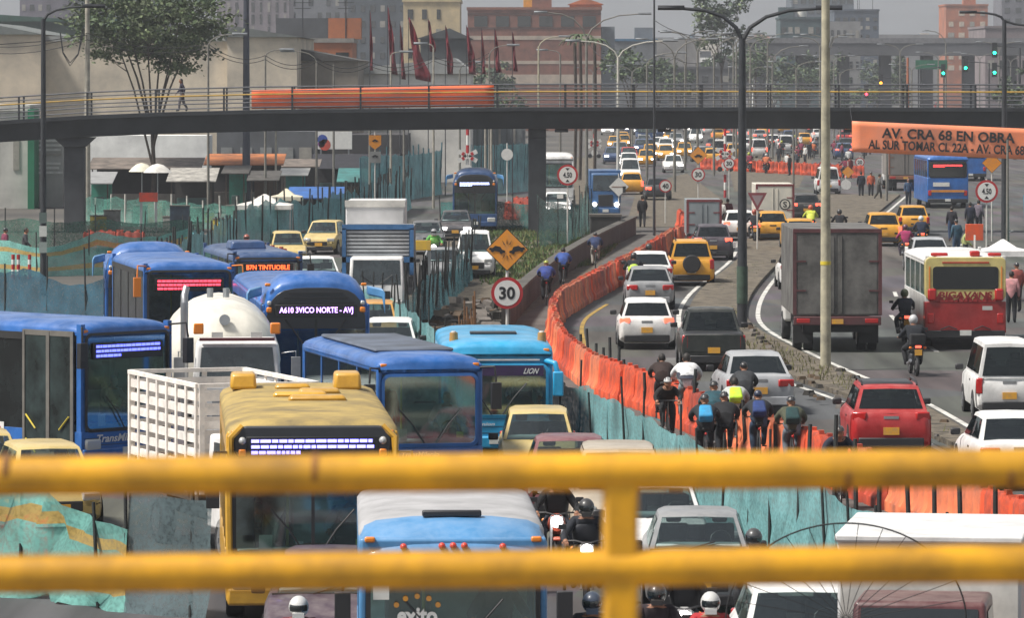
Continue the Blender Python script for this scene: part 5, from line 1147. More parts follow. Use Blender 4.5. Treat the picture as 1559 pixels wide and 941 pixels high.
# tanker
t = thing('tanker_truck', 'white tanker lorry with a bulging round tank and chrome exhaust stack', 'tanker truck', (X(362, 72), F / 72, 0), R(4)); rings = []
for y, k in ((2.1, .05), (2.16, .4), (2.32, .68), (2.6, .88), (2.95, .97), (3.4, 1), (6.9, 1), (7.4, .9)): rings.append([Vector((-.33 + 1.31 * k * math.cos(2 * math.pi * i / 28), y, 2.03 + 1.31 * k * math.sin(2 * math.pi * i / 28))) for i in range(28)])
TK = paint('tank_white', '#f0ebdd', var=.14, dust=.12); MB().loft(rings).build('tank', TK, t, smooth=60)
for x in (-.55, -.2): MB().cyl((x, 4, 3.36), (x, 4, 3.56), .07, n=8).build('tank_valve', GALV, t)
MB().cyl((-.25, 2.3, 2.95), (-.25, 2.2, 2.95), .12, n=12).build('tank_cap', GALV, t)
w_ = .94; b = MB(); b.loft([[Vector((x * k, y, z)) for x, y in ((-w_, .9 + d_), (w_, .9 + d_), (w_, 2.0), (-w_, 2.0))] for z, k, d_ in ((.7, 1, 0), (1.75, 1, 0), (2.48, .93, .14), (2.6, .88, .3))]); b.bb(-.72, .72, -.5, .95, .75, 1.72); b.build('cab', WHITE, t, bevel=.07, seg=3)
pane([(-w_, .9, 1.75), (w_, .9, 1.75), (w_ * .93, 1.04, 2.48), (-w_ * .93, 1.04, 2.48)], .07, .93, .08, .92, .01, 'windscreen', CGLASS, t); MB().bb(-.8, .8, .85, 1.05, 2.57, 2.63).build('sun_visor', mat('visor_maroon', '#5a1f28', .5), t)
MB().bb(-.55, .55, -.53, -.5, .9, 1.55).build('grille', STEEL, t, bevel=.02); MB().bb(-1.05, 1.05, -.75, -.5, .5, .8).build('bumper', STEEL, t, bevel=.04)
for sx in (-1, 1):
    MB().box((sx * .82, 1.2, 2.82), (.22, .14, .24)).build('warning_lamp', AMBER, t, bevel=.03); MB().box((sx * .42, 1.3, 2.68), (.24, .1, .11)).build('marker_light', CLEARL, t); MB().box((sx * .8, -.3, .95), (.34, .7, .5)).build('wing', WHITE, t, bevel=.1); MB().box((sx * .82, -.66, 1.05), (.2, .06, .2)).build('headlight', CLEARL, t, bevel=.02)
    q = MB(); q.tube([(sx * .95, 1.0, 2.3), (sx * 1.25, .85, 2.35), (sx * 1.25, .85, 1.6)], .018); q.box((sx * 1.25, .82, 1.98), (.2, .07, .5)); q.build('mirror', STEEL, t, bevel=.02)
    for y in (0.0, 5.5, 6.6): wheel(t, sx * .95, y, .48, .28)
MB().cyl((-1.12, 1.75, .7), (-1.12, 1.75, 3.35), .085, n=12).build('exhaust_stack', STEEL, t); MB().tube([(-1.12, 1.75, 3.3), (-1.12, 1.8, 3.5), (-1.08, 1.95, 3.66)], .08, 10).build('exhaust_tip', STEEL, t)
# stake truck
t = thing('stake_truck', 'lorry with a tall white slatted timber bed beside the yellow bus', 'truck', (X(392, 89), F / 89, 0), R(20)); SL = mat('slat_white', '#f0e8df', .7, 0, .18, 3)
for side in ('right', 'left', 'front', 'back'):
    L_ = 4.3 if side in ('right', 'left') else 2.1; q = MB(); n = 7
    for k in range(n): zz = 1.25 + k * .24; q.bb(-L_ / 2, L_ / 2, -.02, .02, zz, zz + .14)
    m = 8 if L_ > 3 else 4
    for k in range(m): xx = -L_ / 2 + .05 + (L_ - .1) * k / (m - 1); q.bb(xx - .045, xx + .045, -.05, -.021, 1.1, 2.92)
    q.bb(-L_ / 2, L_ / 2, -.055, .025, 2.92, 2.99); o = q.build('slatted_side', SL, t, smooth=0)
    o.location, o.rotation_euler.z = {'right': ((-1.05, 2.15, 0), R(-90)), 'left': ((1.05, 2.15, 0), R(90)), 'front': ((0, 0, 0), 0), 'back': ((0, 4.3, 0), R(180))}[side]
MB().bb(-1.03, 1.03, .03, 4.27, .95, 1.12).build('bed_floor', WOODP, t); MB().bb(-.4, .4, -1.6, 4.2, .5, .9).build('chassis', BLACK, t); cab_front(t, 1.9, 2.15, -1.75, 1.6, .55, WHITE)
for sx in (-1, 1):
    for y in (-1.0, 3.0): wheel(t, sx * .82, y, .4, .26)
# blue stake lorry with white cab, white box lorry behind
t = thing('truck', 'white-cabbed lorry with a blue framed louvred cargo bed', 'truck', (X(573, 48), F / 48, 0), 0); cab_front(t, 1.75, 2.42, 0, 1.6, .6, WHITE); LB = paint('lorry_blue', '#2f6ba0')
MB().bb(-1.12, 1.12, 1.8, 6.5, 1.2, 3.3).build('cargo_bed', mat('tarp_grey', '#777a7e', .8, 0, .25, 1), t); q = MB()
for k in range(7): q.bb(-1.0, 1.0, 1.74, 1.79, 2.42 + k * .12, 2.49 + k * .12)
q.build('louvre', mat('louvre_grey', '#a9adb0', .5), t); q = MB(); q.bb(-1.15, 1.15, 1.7, 1.79, 3.26, 3.42); q.bb(-1.15, 1.15, 1.7, 1.79, 2.2, 2.38)
for sx in (-1, 1): q.bb(sx * 1.02, sx * 1.15, 1.7, 1.79, 1.8, 3.3)
q.build('bed_frame', LB, t)
for sx in (-1, 1): [wheel(t, sx * .8, y, .42, .26) for y in (.8, 5)]
t = thing('truck', 'plain white box lorry behind the blue louvred lorry', 'truck', (X(569, 41), F / 41, 0), 0); cab_front(t, 1.9, 2.4, 0, 1.6, .6, WHITE); MB().bb(-1.1, 1.1, 1.7, 6.5, 1.0, 3.45).build('cargo_box', mat('box_white', '#c9c8c8', .5, 0, .12, 1), t, bevel=.05); MB().bb(-1.13, 1.13, 1.67, 1.8, 3.25, 3.5).build('top_rail', WHITEW, t)
for sx in (-1, 1): [wheel(t, sx * .8, y, .42, .26) for y in (.8, 5)]
# box truck with maroon cab at the near right
t = thing('truck', 'near white box lorry with a maroon cab under the lower rail', 'truck', (X(1398, 131), F / 131, 0), R(-9)); MAR = paint('maroon', '#5a2228'); cab_front(t, 1.62, 2.12, 0, 1.5, .5, MAR, DGLASS); MB().bb(-1.1, 1.1, 1.72, 4.6, .85, 2.74).build('cargo_box', mat('box_white', '#c9c8c8'), t, bevel=.05); MB().bb(-1.06, 1.06, 1.69, 1.72, 1.0, 2.6).build('front_panel', WHITEW, t); MB().bb(-1.13, 1.13, 1.66, 4.64, 2.66, 2.76).build('top_rail', WHITE, t, bevel=.03)
for sx in (-1, 1): [wheel(t, sx * .72, y, .36, .22) for y in (.7, 3.6)]
t = thing('truck', 'small blue lorry with headlamps lit beside the middle bridge pier', 'truck', (X(922, 27), F / 27, 0), 0); cab_front(t, 1.65, 2.6, 0, 1.6, .5, paint('truck_blue', '#2a5f94'), CGLASS)
MB().bb(-.9, .9, 1.7, 5.5, .9, 2.75).build('cargo_box', paint('truck_blue', '#2a5f94'), t, bevel=.04)
for sx in (-1, 1): MB().ball((sx * .62, -.05, .85), .13, 8, 6).build('headlight', LAMPLIT, t); [wheel(t, sx * .7, y, .4, .24) for y in (.8, 4.4)]
GT = 'cream taxis in the oncoming traffic'
car('taxi', 'cream taxi at the far left under the blue bus doors', 'taxi', -18, 82, CREAM, 12, cat='taxi', group=GT); car('taxi', 'cream taxi in front of the slatted timber lorry', 'taxi', 93, 85, CREAM, 14, cat='taxi', group=GT)
car('taxi', 'cream taxi just in front of the cyan microbus', 'taxi', 820, 77, CREAM, 0, cat='taxi', group=GT); car('taxi', 'cream taxi left of the white-roofed lorries', 'taxi', 440, 36, CREAM, 5, cat='taxi', group=GT); car('taxi', 'cream taxi with open bonnet gap behind the other far one', 'taxi', 485, 33.5, CREAM, -8, cat='taxi', group=GT); car('taxi', 'orange-edged taxi peeping from behind the A610 bus', 'taxi', 566, 52, paint('taxi_orange', '#d99a3c'), 0, cat='taxi', group=GT)
car('car', 'maroon saloon roof between cyan microbus and yellow rail', 'sedan', 868, 83, paint('dull_maroon', '#7a3f48'), 0); car('car', 'beige crossover roof right against the yellow rail', 'crossover', 945, 88.5, paint('beige', '#b9ab96'), 0, shape=(4.0, 1.76, 1.72, 1.0, .85, 1.0, 1.6, 3.6, 3.95, 1.02))
car('car', 'white hatchback between the yellow rails right of the post', 'hatch', 1003, 93.8, WHITE, 0); car('car', 'silver-grey saloon between the rails with two dashboard papers', 'sedan', 1066, 100.5, paint('silver', '#8f9194'), -1); car('car', 'dark purple saloon in front of the yellow bus', 'sedan', 490, 110, paint('purple', '#4a3542'), 0)
car('car', 'white car beside the maroon-cabbed lorry below the rails', 'hatch', 1228, 118, WHITE, 0); car('car', 'white hatchback at the side of the A610 bus', 'hatch', 590, 56, WHITE, 0); car('car', 'white saloon behind the dull navy bus', 'sedan', 487, 41.5, WHITE, 5); car('car', 'black saloon roof between the navy bus and white-cabbed lorry', 'sedan', 505, 45.5, paint('black', (.02, .02, .022)), 5)
car('van', 'small white van with bonnet in front of the far domed bus', 'van', 722, 38, WHITE, 0, cat='van'); car('car', 'grey hatchback behind the green-vested rider', 'hatch', 648, 33.5, paint('grey', '#55585c'), 0); car('car', 'dark grey saloon next to the white van', 'sedan', 693, 31, paint('darkgrey', '#3a3c42'), 0, lit=True); car('car', 'silver saloon in front of the green-vested rider', 'sedan', 672, 39.5, paint('silver', '#8f9194'), 0); car('car', 'white car below the white coach by the pier', 'hatch', 848, 27, WHITE, 0, lit=True)

# ------------------------------------------------------------------ vehicles driving away on the right
car('car', 'white hatchback with lit tail lamps beside the orange barriers', 'hatch', 985, 51, WHITE, 0, True, lit=True); car('car', 'silver saloon just ahead of the white hatchback', 'sedan', 990, 43.6, paint('silver', '#8f9194'), 0, True); car('car', 'white saloon ahead of the silver one in the queue', 'sedan', 991, 40.2, WHITE, 0, True)
car('car', 'yellow off-road car with a black spare wheel on its tail', 'suv', 1053, 39.3, YEL, 0, True, spare=True, plate=PLATEW, rails=True); car('car', 'dark plum crossover with its brake lamps lit', 'crossover', 1086, 34.6, paint('plum', '#3a3240'), 0, True, lit=True); car('pickup_truck', 'dark green-black pickup truck beside the lamp mast', 'pickup', 1087, 55, paint('pickup_dark', '#1d2625'), 0, True, cat='pickup truck')
car('car', 'silver-white saloon near the cyclists', 'sedan', 1158, 63, paint('silver_light', '#a9acb0'), 3, True, plate=PLATEY); car('car', 'bright red crossover with black roof rails', 'crossover', 1357, 71, paint('red', '#b8141a'), 0, True, rails=True, roofcol=mat('roof_black', (.03, .03, .034), .35)); 
car('van', 'white passenger van at the right edge', 'van', 1537, 64, WHITE, 0, True, cat='van', plate=PLATEY); car('car', 'white saloon cut off by the right edge below the van', 'sedan', 1556, 77, WHITE, 2, True)
car('car', 'white hatchback half hidden by the grey box lorry', 'hatch', 1221, 40, WHITE, 0, True); car('car', 'white hatchback behind the dark lamp mast', 'hatch', 1127, 31, WHITE, 0, True, lit=True); GY = 'yellow taxis driving away'
car('taxi', 'yellow taxi below the white box lorry', 'taxi', 1177, 31.3, YEL, 0, True, cat='taxi', group=GY, lit=True); car('taxi', 'yellow taxi with a pale roof ahead of the grey lorry', 'taxi', 1219, 33, YEL, 0, True, cat='taxi', group=GY, lit=True); car('taxi', 'yellow taxi with a red roof sign right of the grey lorry', 'taxi', 1346, 32, YEL, 0, True, cat='taxi', group=GY, lit=True, shape=(3.7, 1.75, 1.6, 1.0, .8, .85, 1.45, 3.2, 3.6, 1.0)); car('taxi', 'bright yellow taxi beyond the white-helmeted rider', 'taxi', 1392, 30, YEL, 0, True, cat='taxi', group=GY)
car('car', 'silver saloon ahead of the red and cream bus', 'sedan', 1418, 37, paint('silver_light', '#a9acb0'), 0, True); car('van', 'white van under the pale concrete mast', 'van', 1262, 22.5, WHITE, 0, True, cat='van'); car('car', 'black car with twin red lamps right of the white box lorry', 'hatch', 1228, 27.2, paint('black', (.02, .02, .022)), 0, True, lit=True); car('car', 'dull grey saloon ahead of the grey box lorry', 'sedan', 1245, 36, paint('grey', '#55585c'), 0, True)
truck_rear('box_truck', 'tall grey box lorry with maroon door frame', 1275, 51.5, 2.62, 3.66, 6.5, mat('box_grey', '#686663', .75, 0, .42, 1.1, bump=.08), 0, 1.1, edge=mat('frame_maroon', '#5c3336', .6, 0, .2, 2)); truck_rear('box_truck', 'small silver box truck with a maroon top edge by the barriers', 1072, 33, 1.62, 2.42, 3.2, mat('box_silver', '#8d9598', .5, .2, .15, 1), 0, .8, edge=mat('frame_red', '#7a2f33', .6), tyre_r=.32)
t = truck_rear('box_truck', 'cream white box lorry with a round door emblem', 1180, 30, 1.95, 2.62, 4.4, mat('box_cream', '#d5cfc0', .5, 0, .12, 1), 0, .75, edge=mat('frame_red', '#7a2f33'), tyre_r=.36); q = MB().prism(disc(.28, 20, .5, 1.6), -.03, -.02).build('emblem', SIGNK, t, smooth=0); MB().prism(disc(.22, 20, .5, 1.6), -.036, -.031).build('emblem_face', mat('box_cream', ''), q, smooth=0); text('S', 'emblem_letter', SIGNK, q, (.5, -.042, 1.6), .2, .3)
truck_rear('box_truck', 'grey box lorry with rusty frame far ahead of the taxis', 1379, 21.8, 2.4, 3.1, 6, mat('box_tan', '#7d7772', .7, 0, .2, .5), 0, 1.1, edge=mat('frame_rust', '#8a5a44', .7))
# red and cream bus, blue bus from behind
t = bus('red and cream minibus with painted flames and lettering', 1470, 51, 0, 2.4, 7.8, 2.82, WHITE, WHITE, sill=1.62, wtop=2.62, away=True)
MB().prism(rrect(-1.2, 1.2, 1.5, 2.78, .15), -.03, .5).build('rear_panel', paint('cream_body', '#d8c77e'), t, bevel=.02); MB().bb(-1.21, 1.21, -.028, .6, .5, 1.46).build('tail_panel', paint('bus_red', '#a0080e', dust=.15), t, bevel=.04); MB().prism(rrect(-.98, .98, 1.82, 2.5, .1), -.045, -.031).build('rear_window', DGLASS, t, smooth=0); MB().bb(-.7, .7, -.05, -.03, 2.6, 2.64).build('stop_strip', RED, t)
text('BIGAVANS', 'lettering', mat('flame_red', '#8a1016', .5), t, (0, -.05, 1.65), 1.6, .2, shear=.1, bold=.035); FL = MB(); rnd = random.Random(2)
for k in range(15): x = -1.0 + k * .143; h_ = .12 + .2 * abs(math.sin(k * 1.9)); g_ = (.06 if k % 2 else -.06); FL.prism([(x - .085, 1.44), (x + .085, 1.44), (x + .07 + g_ * .3, 1.44 + h_ * .4), (x + .02 + g_ * .8, 1.44 + h_ * .75), (x + g_ * 1.4, 1.44 + h_), (x - .02 + g_ * .6, 1.44 + h_ * .6), (x - .07 + g_ * .2, 1.44 + h_ * .3)], -.040, -.031)
FL.build('flame_print', paint('bus_red', ''), t, smooth=0)
for sx in (-1, 1): MB().box((sx * 1.0, -.04, 1.66), (.26, .1, .36)).build('tail_light', RED, t, bevel=.05); MB().bb(sx * 1.06, sx * 1.09, -.05, -.03, 1.85, 2.5).build('side_strip', AMBER, t); MB().tube([(sx * .75, -.06, .62), (sx * .5, -.06, .72), (sx * .25, -.06, .62)], .02).build('bumper_trim', TRIM, t)
MB().bb(.5, .8, -.03, -.01, 1.2, 1.32).build('badge', CLEARL, t); MB().loft([[Vector((sx_ * 1.19, -.035, z)), Vector((sx_ * .78, -.035, 1.5)), Vector((sx_ * 1.19, -.035, 1.5))] for sx_, z in ((1, 1.85), (1, 1.86))], closed=False, cap=False) if False else None; MB().box((.3, .3, 2.88), (.3, .3, .16)).build('roof_vent', RED, t, bevel=.04); MB().box((-.75, .4, 2.85), (.5, .2, .1)).build('roof_lamp', RED, t, bevel=.03); MB().box((.9, .4, 2.85), (.4, .2, .1)).build('roof_lamp', RED, t, bevel=.03)
t = bus('blue city bus driving away with an amber band across its tail', 1443, 25, 0, 2.5, 10, 3.25, BLUE, sill=1.9, wtop=2.85, away=True, ledc='#ff4040', signz=(2.5, 2.7)); MB().bb(-1.0, 1.0, -.06, -.03, 1.0, 1.14).build('amber_band', mat('band_amber', '#d8891c', .4), t); MB().bb(-.9, .1, -.04, -.02, 1.35, 1.6).build('lettering_panel', SIGNW, t)

for lab, b_, dx, j in (('driver in grey inside the side-turned blue city bus', 'large blue city bus turned side-on', .6, '#8a8f94'), ('driver in pale blue inside the yellow feeder bus', 'yellow feeder bus', .6, '#9fb0c0'), ('driver in white inside the cyan microbus', 'cyan microbus', .6, '#d0d0cc'), ('driver in navy inside the sky blue microbus', 'sky blue microbus', .6, '#2a3550'), ('driver in grey inside the A610 bus', 'articulated blue bus with a domed hood and purple', .6, '#9a9ea0'), ('passenger in a pale top standing inside the yellow feeder bus', 'yellow feeder bus', -.55, '#c9c0b0'), ('passenger in red standing inside the blue midi bus', 'bright blue midi bus', -.5, '#a03a3a')):
    o = [q for q in bpy.data.objects if q.get('category') == 'bus' and q['label'].startswith(b_)][0]
    person(lab, 'ride' if 'driver' in lab else 'stand', o.matrix_basis @ Vector((dx, 1.15 if 'driver' in lab else 1.9, .35 if 'driver' in lab else .5)), o.rotation_euler.z, j, '#2b2f38')
# ------------------------------------------------------------------ motorcycles with riders
def mr(lab, px, s, yaw, col, jk, tr, hc, away, rlab, **k): return moto(lab, px, s, yaw, col, away, True, k.pop('group', None), (rlab, jk, tr, hc, {'vest': k.pop('vest', None)}), **k)
mr('large black touring motorcycle between grey lorry and red bus', 1398, 56, 3, '#16181a', '#20242c', '#1b1d22', '#c8c9cb', True, 'rider in dark jacket and silver helmet on the large black motorcycle', case='#1c1d20')
mr('orange motorcycle with its headlamp lit left of the yellow post', 848, 93, 0, '#c2451c', '#17181c', '#1b2230', '#1a1a1c', False, 'rider all in black on the orange motorcycle')
mr('dark motorcycle with a bright lamp touching the yellow post', 894, 99, 0, '#1c2026', '#22262f', '#1b1d22', '#2a2c30', False, 'rider with reflective stripes and dark helmet beside the yellow post', vest='#23262e')
mr('motorcycle with a white fairing and twin lamps below the lower rail', 1042, 113, -2, '#c9cacc', '#1c1d22', '#1b1d22', '#1a1b1e', False, 'rider in black behind the white fairing below the rail')
mr('black motorcycle ridden by the red jacket rider below the rail', 1086, 121, 0, '#1b1c1f', '#b3202a', '#1b1d22', '#d5d5d3', False, 'rider in a red jacket and white helmet below the lower rail')
mr('motorcycle with a white mudguard and lit lamp beside the white car', 1152, 106, 0, '#cfd0cf', '#2b3138', '#1b1d22', '#33363b', False, 'rider in grey behind the lit lamp beside the white car')
mr('dark motorcycle of the blue-masked rider at the bottom', 450, 122, 0, '#2c1c20', '#6e1f2c', '#1b1d22', '#d8d8d6', False, 'rider in a maroon jacket and white helmet beside the purple saloon')
mr('dark motorcycle at the foot of the yellow post', 903, 121, 0, '#1f242c', '#1d222c', '#1b1d22', '#2c3f58', False, 'rider with a dark blue helmet at the foot of the yellow post')
mr('dark motorcycle left of the bottom edge rider group', 1003, 119, 0, '#20222a', '#2c2228', '#1b1d22', '#26262a', False, 'rider with a dark open helmet left of the white fairing')
mr('motorcycle hidden behind the sky blue microbus', 762, 97, 0, '#26282c', '#2c2f36', '#1b1d22', '#8f979f', False, 'rider with a silver patterned helmet behind the sky blue microbus')
mr('motorcycle squeezed between A610 bus and teal net', 594, 62, 0, '#26282c', '#2c2f36', '#1b1d22', '#d0d0cf', False, 'rider in a white helmet squeezed beside the A610 bus')
mr('motorcycle of the green-vested rider in the far queue', 660, 36, 0, '#26282c', '#5fae4e', '#1b1d22', '#9a9ca0', False, 'rider in a bright green vest among the far grey cars', vest='#86c95e')
mr('motorcycle behind the dull navy bus', 376, 37.3, 4, '#26282c', '#1d2a44', '#1b1d22', '#a04a34', False, 'rider in navy with a red-brown helmet above the navy bus')
mr('motorcycle of the neon-vested rider beside the barriers', 966, 41.5, 0, '#1c1d20', '#22252c', '#1b1d22', '#202226', True, 'rider in a neon yellow vest beside the orange barriers', vest='#b6d62c')
mr('black motorcycle next to the neon-vested rider', 989, 39.5, 0, '#1c1d20', '#191a1e', '#1b1d22', '#1b1c20', True, 'rider all in black ahead of the white hatchback', case='#8a3020')
mr('motorcycle between the white hatchback and the cream lorry', 1150, 31.5, 0, '#1c1d20', '#22242a', '#1b1d22', '#b04a34', True, 'rider in a red helmet behind the dark lamp mast')
mr('motorcycle of the white-helmeted rider behind the yellow taxi', 1405, 33, 0, '#16181c', '#1d2940', '#1a2236', '#dededc', True, 'rider in navy with a white helmet right of the yellow taxi')
mr('motorcycle of the magenta-jacket rider behind the silver saloon', 1381, 35, 0, '#26282c', '#a0265c', '#2a2030', '#5a1f3a', True, 'rider in a magenta jacket ahead of the red bus')
mr('dark motorcycle ahead of the grey box lorry', 1280, 31.5, 0, '#1c1d20', '#1c1e24', '#1b1d22', '#1d1e22', True, 'rider all in black above the grey box lorry')
mr('motorcycle with an orange top case right of the cream lorry', 1236, 30.5, 0, '#1c1d20', '#c9d23a', '#1b1d22', '#d0562c', True, 'rider in a yellow vest with an orange helmet right of the cream lorry', vest='#c9d23a')
mr('motorcycle squeezed along the side of the red bus', 1381, 50, 0, '#1c1d20', '#2b3040', '#22283a', '#55603a', True, 'rider in dark clothes squeezed beside the red bus')
# ------------------------------------------------------------------ cyclists and walkers
cyclist('cyclist in a brown top riding away, first in the column', 'bicycle of the brown-topped rider', 1010, 64.5, 0, '#33231f', '#1b1c20', 'hair', None, '#222222'); cyclist('cyclist facing the camera with a black and white helmet', 'bicycle of the rider with the black and white helmet', 1018, 69, 0, '#1d1b1c', '#1b1c20', 'bikehelmet', '#c9c9c9', '#2a2420', away=False, sc=.95)
cyclist('tall cyclist in a white and navy top and grey jeans', 'bicycle of the rider in the white and navy top', 1048, 66, 0, '#dcdcdc', '#7d8a8e', 'hair', None, '#333333', sc=1.1, vest='#1f2436', vtop=.75)
cyclist('cyclist in a teal and black jacket beside the neon backpack rider', 'bicycle of the rider in the teal and black jacket', 1090, 71, 0, '#1f4a55', '#222a33', 'bikehelmet', '#24272b', '#2a2a2e')
cyclist('cyclist in grey carrying a neon yellow backpack', 'bicycle of the rider with the neon backpack', 1122, 70, 0, '#b9bdb9', '#2a2d33', 'hair', None, '#2a2a2e', pack=('neon yellow backpack on the cyclist in grey', '#b9e02a'))
cyclist('cyclist in dark jacket carrying a navy backpack and jeans', 'bicycle of the rider with the navy backpack', 1158, 73, 0, '#23262c', '#33465e', 'cap', '#22304e', '#22242a', pack=('navy blue backpack on the cyclist in jeans', '#22386e'))
cyclist('cyclist in an olive jacket with a dark and teal backpack', 'bicycle of the rider in the olive jacket', 1209, 74.5, 0, '#4c4f3c', '#66707a', 'bikehelmet', '#30343c', '#22242a', pack=('black and teal backpack on the cyclist in olive', '#18393a'))
cyclist('cyclist riding towards the camera in navy with pink sleeve stripes', 'bicycle of the rider coming towards the camera', 1281, 81, 0, '#1d2233', '#22262e', 'bikehelmet', '#3a3230', '#2a2a2e', away=False)
cyclist('cyclist in a bright blue jacket nearest on the path behind the barriers', 'bicycle of the nearer blue-jacketed rider', 832, 43, 0, '#2b3f86', '#1b1d24', 'bikehelmet', '#b0b82c', '#22242a'); cyclist('cyclist in a blue jacket just ahead of the first blue rider', 'bicycle of the farther blue-jacketed rider', 858, 40, 0, '#2c4c94', '#23242a', 'hair', None, '#22242a')
cyclist('cyclist in a dark blue top and pale trousers by the low wall', 'bicycle of the rider in pale trousers', 907, 36.5, 0, '#22335a', '#9c968c', 'cap', '#1b1c20', '#22242a')
cyclist('cyclist in black squeezed between the teal jacket and the neon backpack', 'bicycle of the squeezed rider in black', 1106, 73.5, 0, '#1b1c20', '#22252c', 'bikehelmet', '#23262c', '#2a2a2e'); cyclist('cyclist in charcoal with a cyan backpack by the barrier', 'bicycle of the rider with the cyan backpack', 1076, 74, 0, '#24282e', '#1f2228', 'bikehelmet', '#2a3038', '#2a2a2e', pack=('cyan blue backpack on the cyclist in charcoal', '#2a8fc0')); cyclist('cyclist in dark grey just ahead of the neon backpack', 'bicycle of the rider in dark grey', 1136, 66.5, 0, '#33363a', '#2a2d33', 'cap', '#1b1c20', '#2a2a2e')
def at(px, s): return (X(px, s), F / s, 0)
person('walker in black with arms apart on the path by the grey wall', 'walk', at(978, 28.5), R(180), '#1c1c20', '#24242a')
person('pedestrian in dark clothes crossing the footbridge left of the orange banner', 'walk', (X(275, sB), YB + 1.0, zdeck(275) + .03), R(-80), '#2a2338', '#6a6468', 'long_hair')
for px, s, a, j, tr, h, lab in ((1449, 31, 180, '#2a2730', '#2d4468', 'hair', 'walker in dark top and blue jeans right of the white-helmeted rider'), (1477, 30, 180, '#1d2236', '#22242c', 'hair', 'walker in navy standing above the orange works board'), (1490, 29.5, 150, '#6d6470', '#2a2a33', 'hair', 'walker in mauve beside the man in navy'), (1540, 46, 170, '#c88a8c', '#23242a', 'hair', 'person in a pink top in front of the white gazebo'), (1456, 34, 200, '#33566a', '#39506a', 'cap', 'crouched-looking vendor in blue behind the silver saloon'), (1470, 36, 90, '#a9b06a', '#33363c', 'cap', 'vendor in an olive-yellow top beside the works board'),
        (1548, 44, 200, '#a8524a', '#2a2a30', 'cap', 'person in a brick red top under the white gazebo'), (1383, 24.5, 0, '#2f4a68', '#2a2f38', 'hair', 'walker in blue at the tip of the far median'), (1311, 23, 180, '#1d2433', '#20242c', 'hair', 'worker in dark blue below the twenty sign'), (1326, 23, 0, '#c2542c', '#2a2a30', 'cap', 'worker in an orange vest beside the far median'), (1338, 23.5, 90, '#6d6a64', '#3a3833', 'hair', 'walker in grey-brown at the far median'), (1098, 29.5, 160, '#c9c6c2', '#23242a', 'hair', 'person in a white shirt right of the small silver truck'), (1108, 29.2, 180, '#6a2430', '#23242a', 'hair', 'person in dark red beside the person in the white shirt'),
        (8, 36, 120, '#7a2f4a', '#2a2a30', 'cap', 'person in a magenta vest at the left edge by the teal net'), (38, 36, 90, '#4a4b50', '#3a3a40', 'hair', 'person in grey by the left edge fence'), (1505, 40, 180, '#7a6a5a', '#33363c', 'hair', 'person in tan beside the teal site screen')):
    person(lab, 'stand' if a != 90 else 'walk', at(px, s), R(a), j, tr, h, '#2a2d33')
# riders waiting far off, beyond the footbridge
rnd = random.Random(21); CG = 'riders and walkers gathered at the far works'
for k in range(34):
    px = rnd.choice([rnd.uniform(1140, 1240), rnd.uniform(1140, 1245), rnd.uniform(1210, 1330)]); s = rnd.uniform(13.5, 19) if px < 1240 else rnd.uniform(15, 21)
    p = at(px, s); c = rnd.choice(['#1c1e24', '#24304a', '#2a2a30', '#8a2a2a', '#b9c23a', '#2c4a3c', '#c86a3a', '#3a3f4a', '#d0d0cc', '#7a2440'])
    if k % 2:
        o = moto('distant dark motorcycle in the crowd beyond the footbridge', px, s, rnd.uniform(-10, 10), rnd.choice(['#1c1d20', '#8a1c1c', '#22304a']), True, k % 5 == 0, CG, plate=False)
        person('distant helmeted rider in the crowd beyond the footbridge', 'ride', o.location, o.rotation_euler.z, c, '#1f2127', 'helmet', rnd.choice(['#202226', '#c9c9c6', '#8a2420', '#b8c030']), CG)
    else: person('distant standing figure in the crowd beyond the footbridge', 'stand', p, rnd.uniform(0, 6), c, '#23262e', rnd.choice(['hair', 'cap']), '#33363c', CG)
# ------------------------------------------------------------------ far traffic
FC = 'small cars far down the avenue'; protos = []
for k, (kd, c) in enumerate((('hatch', WHITE), ('sedan', paint('silver', '')), ('sedan', paint('darkgrey', '')), ('taxi', YEL), ('hatch', paint('red', '')), ('crossover', paint('far_blue', '#2c4a74')), ('van', WHITE))):
    kn = ['small white hatchback', 'small silver saloon', 'small dark grey saloon', 'small yellow taxi', 'small red hatchback', 'small blue crossover', 'small white van'][k]
    for aw in (True, False): protos.append((car('car', kn + ' far down the avenue ' + ('driving away' if aw else 'coming closer'), kd, 1100, 8 + k * .1 + aw * .03, c, 0, aw, group=FC, small=True, mirrors=False, lit=True), aw))
rnd = random.Random(33); first = set()
def farcar(px, s, aw, k=None):
    i = (rnd.choice([0, 0, 1, 2, 2, 3, 3, 4, 5, 6]) if k is None else k) * 2 + (0 if aw else 1); pr = protos[i][0]
    o = pr if i not in first else copy_tree(pr); first.add(i); Y = F / s; o.location = (X(px, s), Y + 2, 0); return o
for px, s, aw, k in ((960, 20.5, False, 6), (958, 18, False, 0), (1026, 18.5, False, 0), (962, 22.5, True, 3), (1002, 23.5, True, 2), (985, 15, True, 5), (1005, 14.5, False, 0), (1030, 13.5, False, 1), (1060, 13, False, 6), (1005, 12, False, 5), (1085, 17, True, 3), (1076, 16.5, False, 1), (950, 14, False, 3), (975, 11.5, False, 1), (1050, 11, True, 0), (1100, 12, True, 2)): farcar(px, s, aw, k)
for k in range(26): px = rnd.uniform(1345, 1530); farcar(px, rnd.uniform(3.0, 7.2), px > 1400)
for k in range(20): px = rnd.uniform(1150, 1530); farcar(px, rnd.uniform(7.8, 10.3), px > 1300)
spots = []
while len(spots) < 52:
    px, s = rnd.uniform(925, 1300), rnd.uniform(10.4, 17.5)
    if any(abs(px - a) < 22 and abs(s - b) < .9 for a, b in spots) or (px > 1130 and s > 16): continue
    spots.append((px, s)); farcar(px, s, px > 1080)
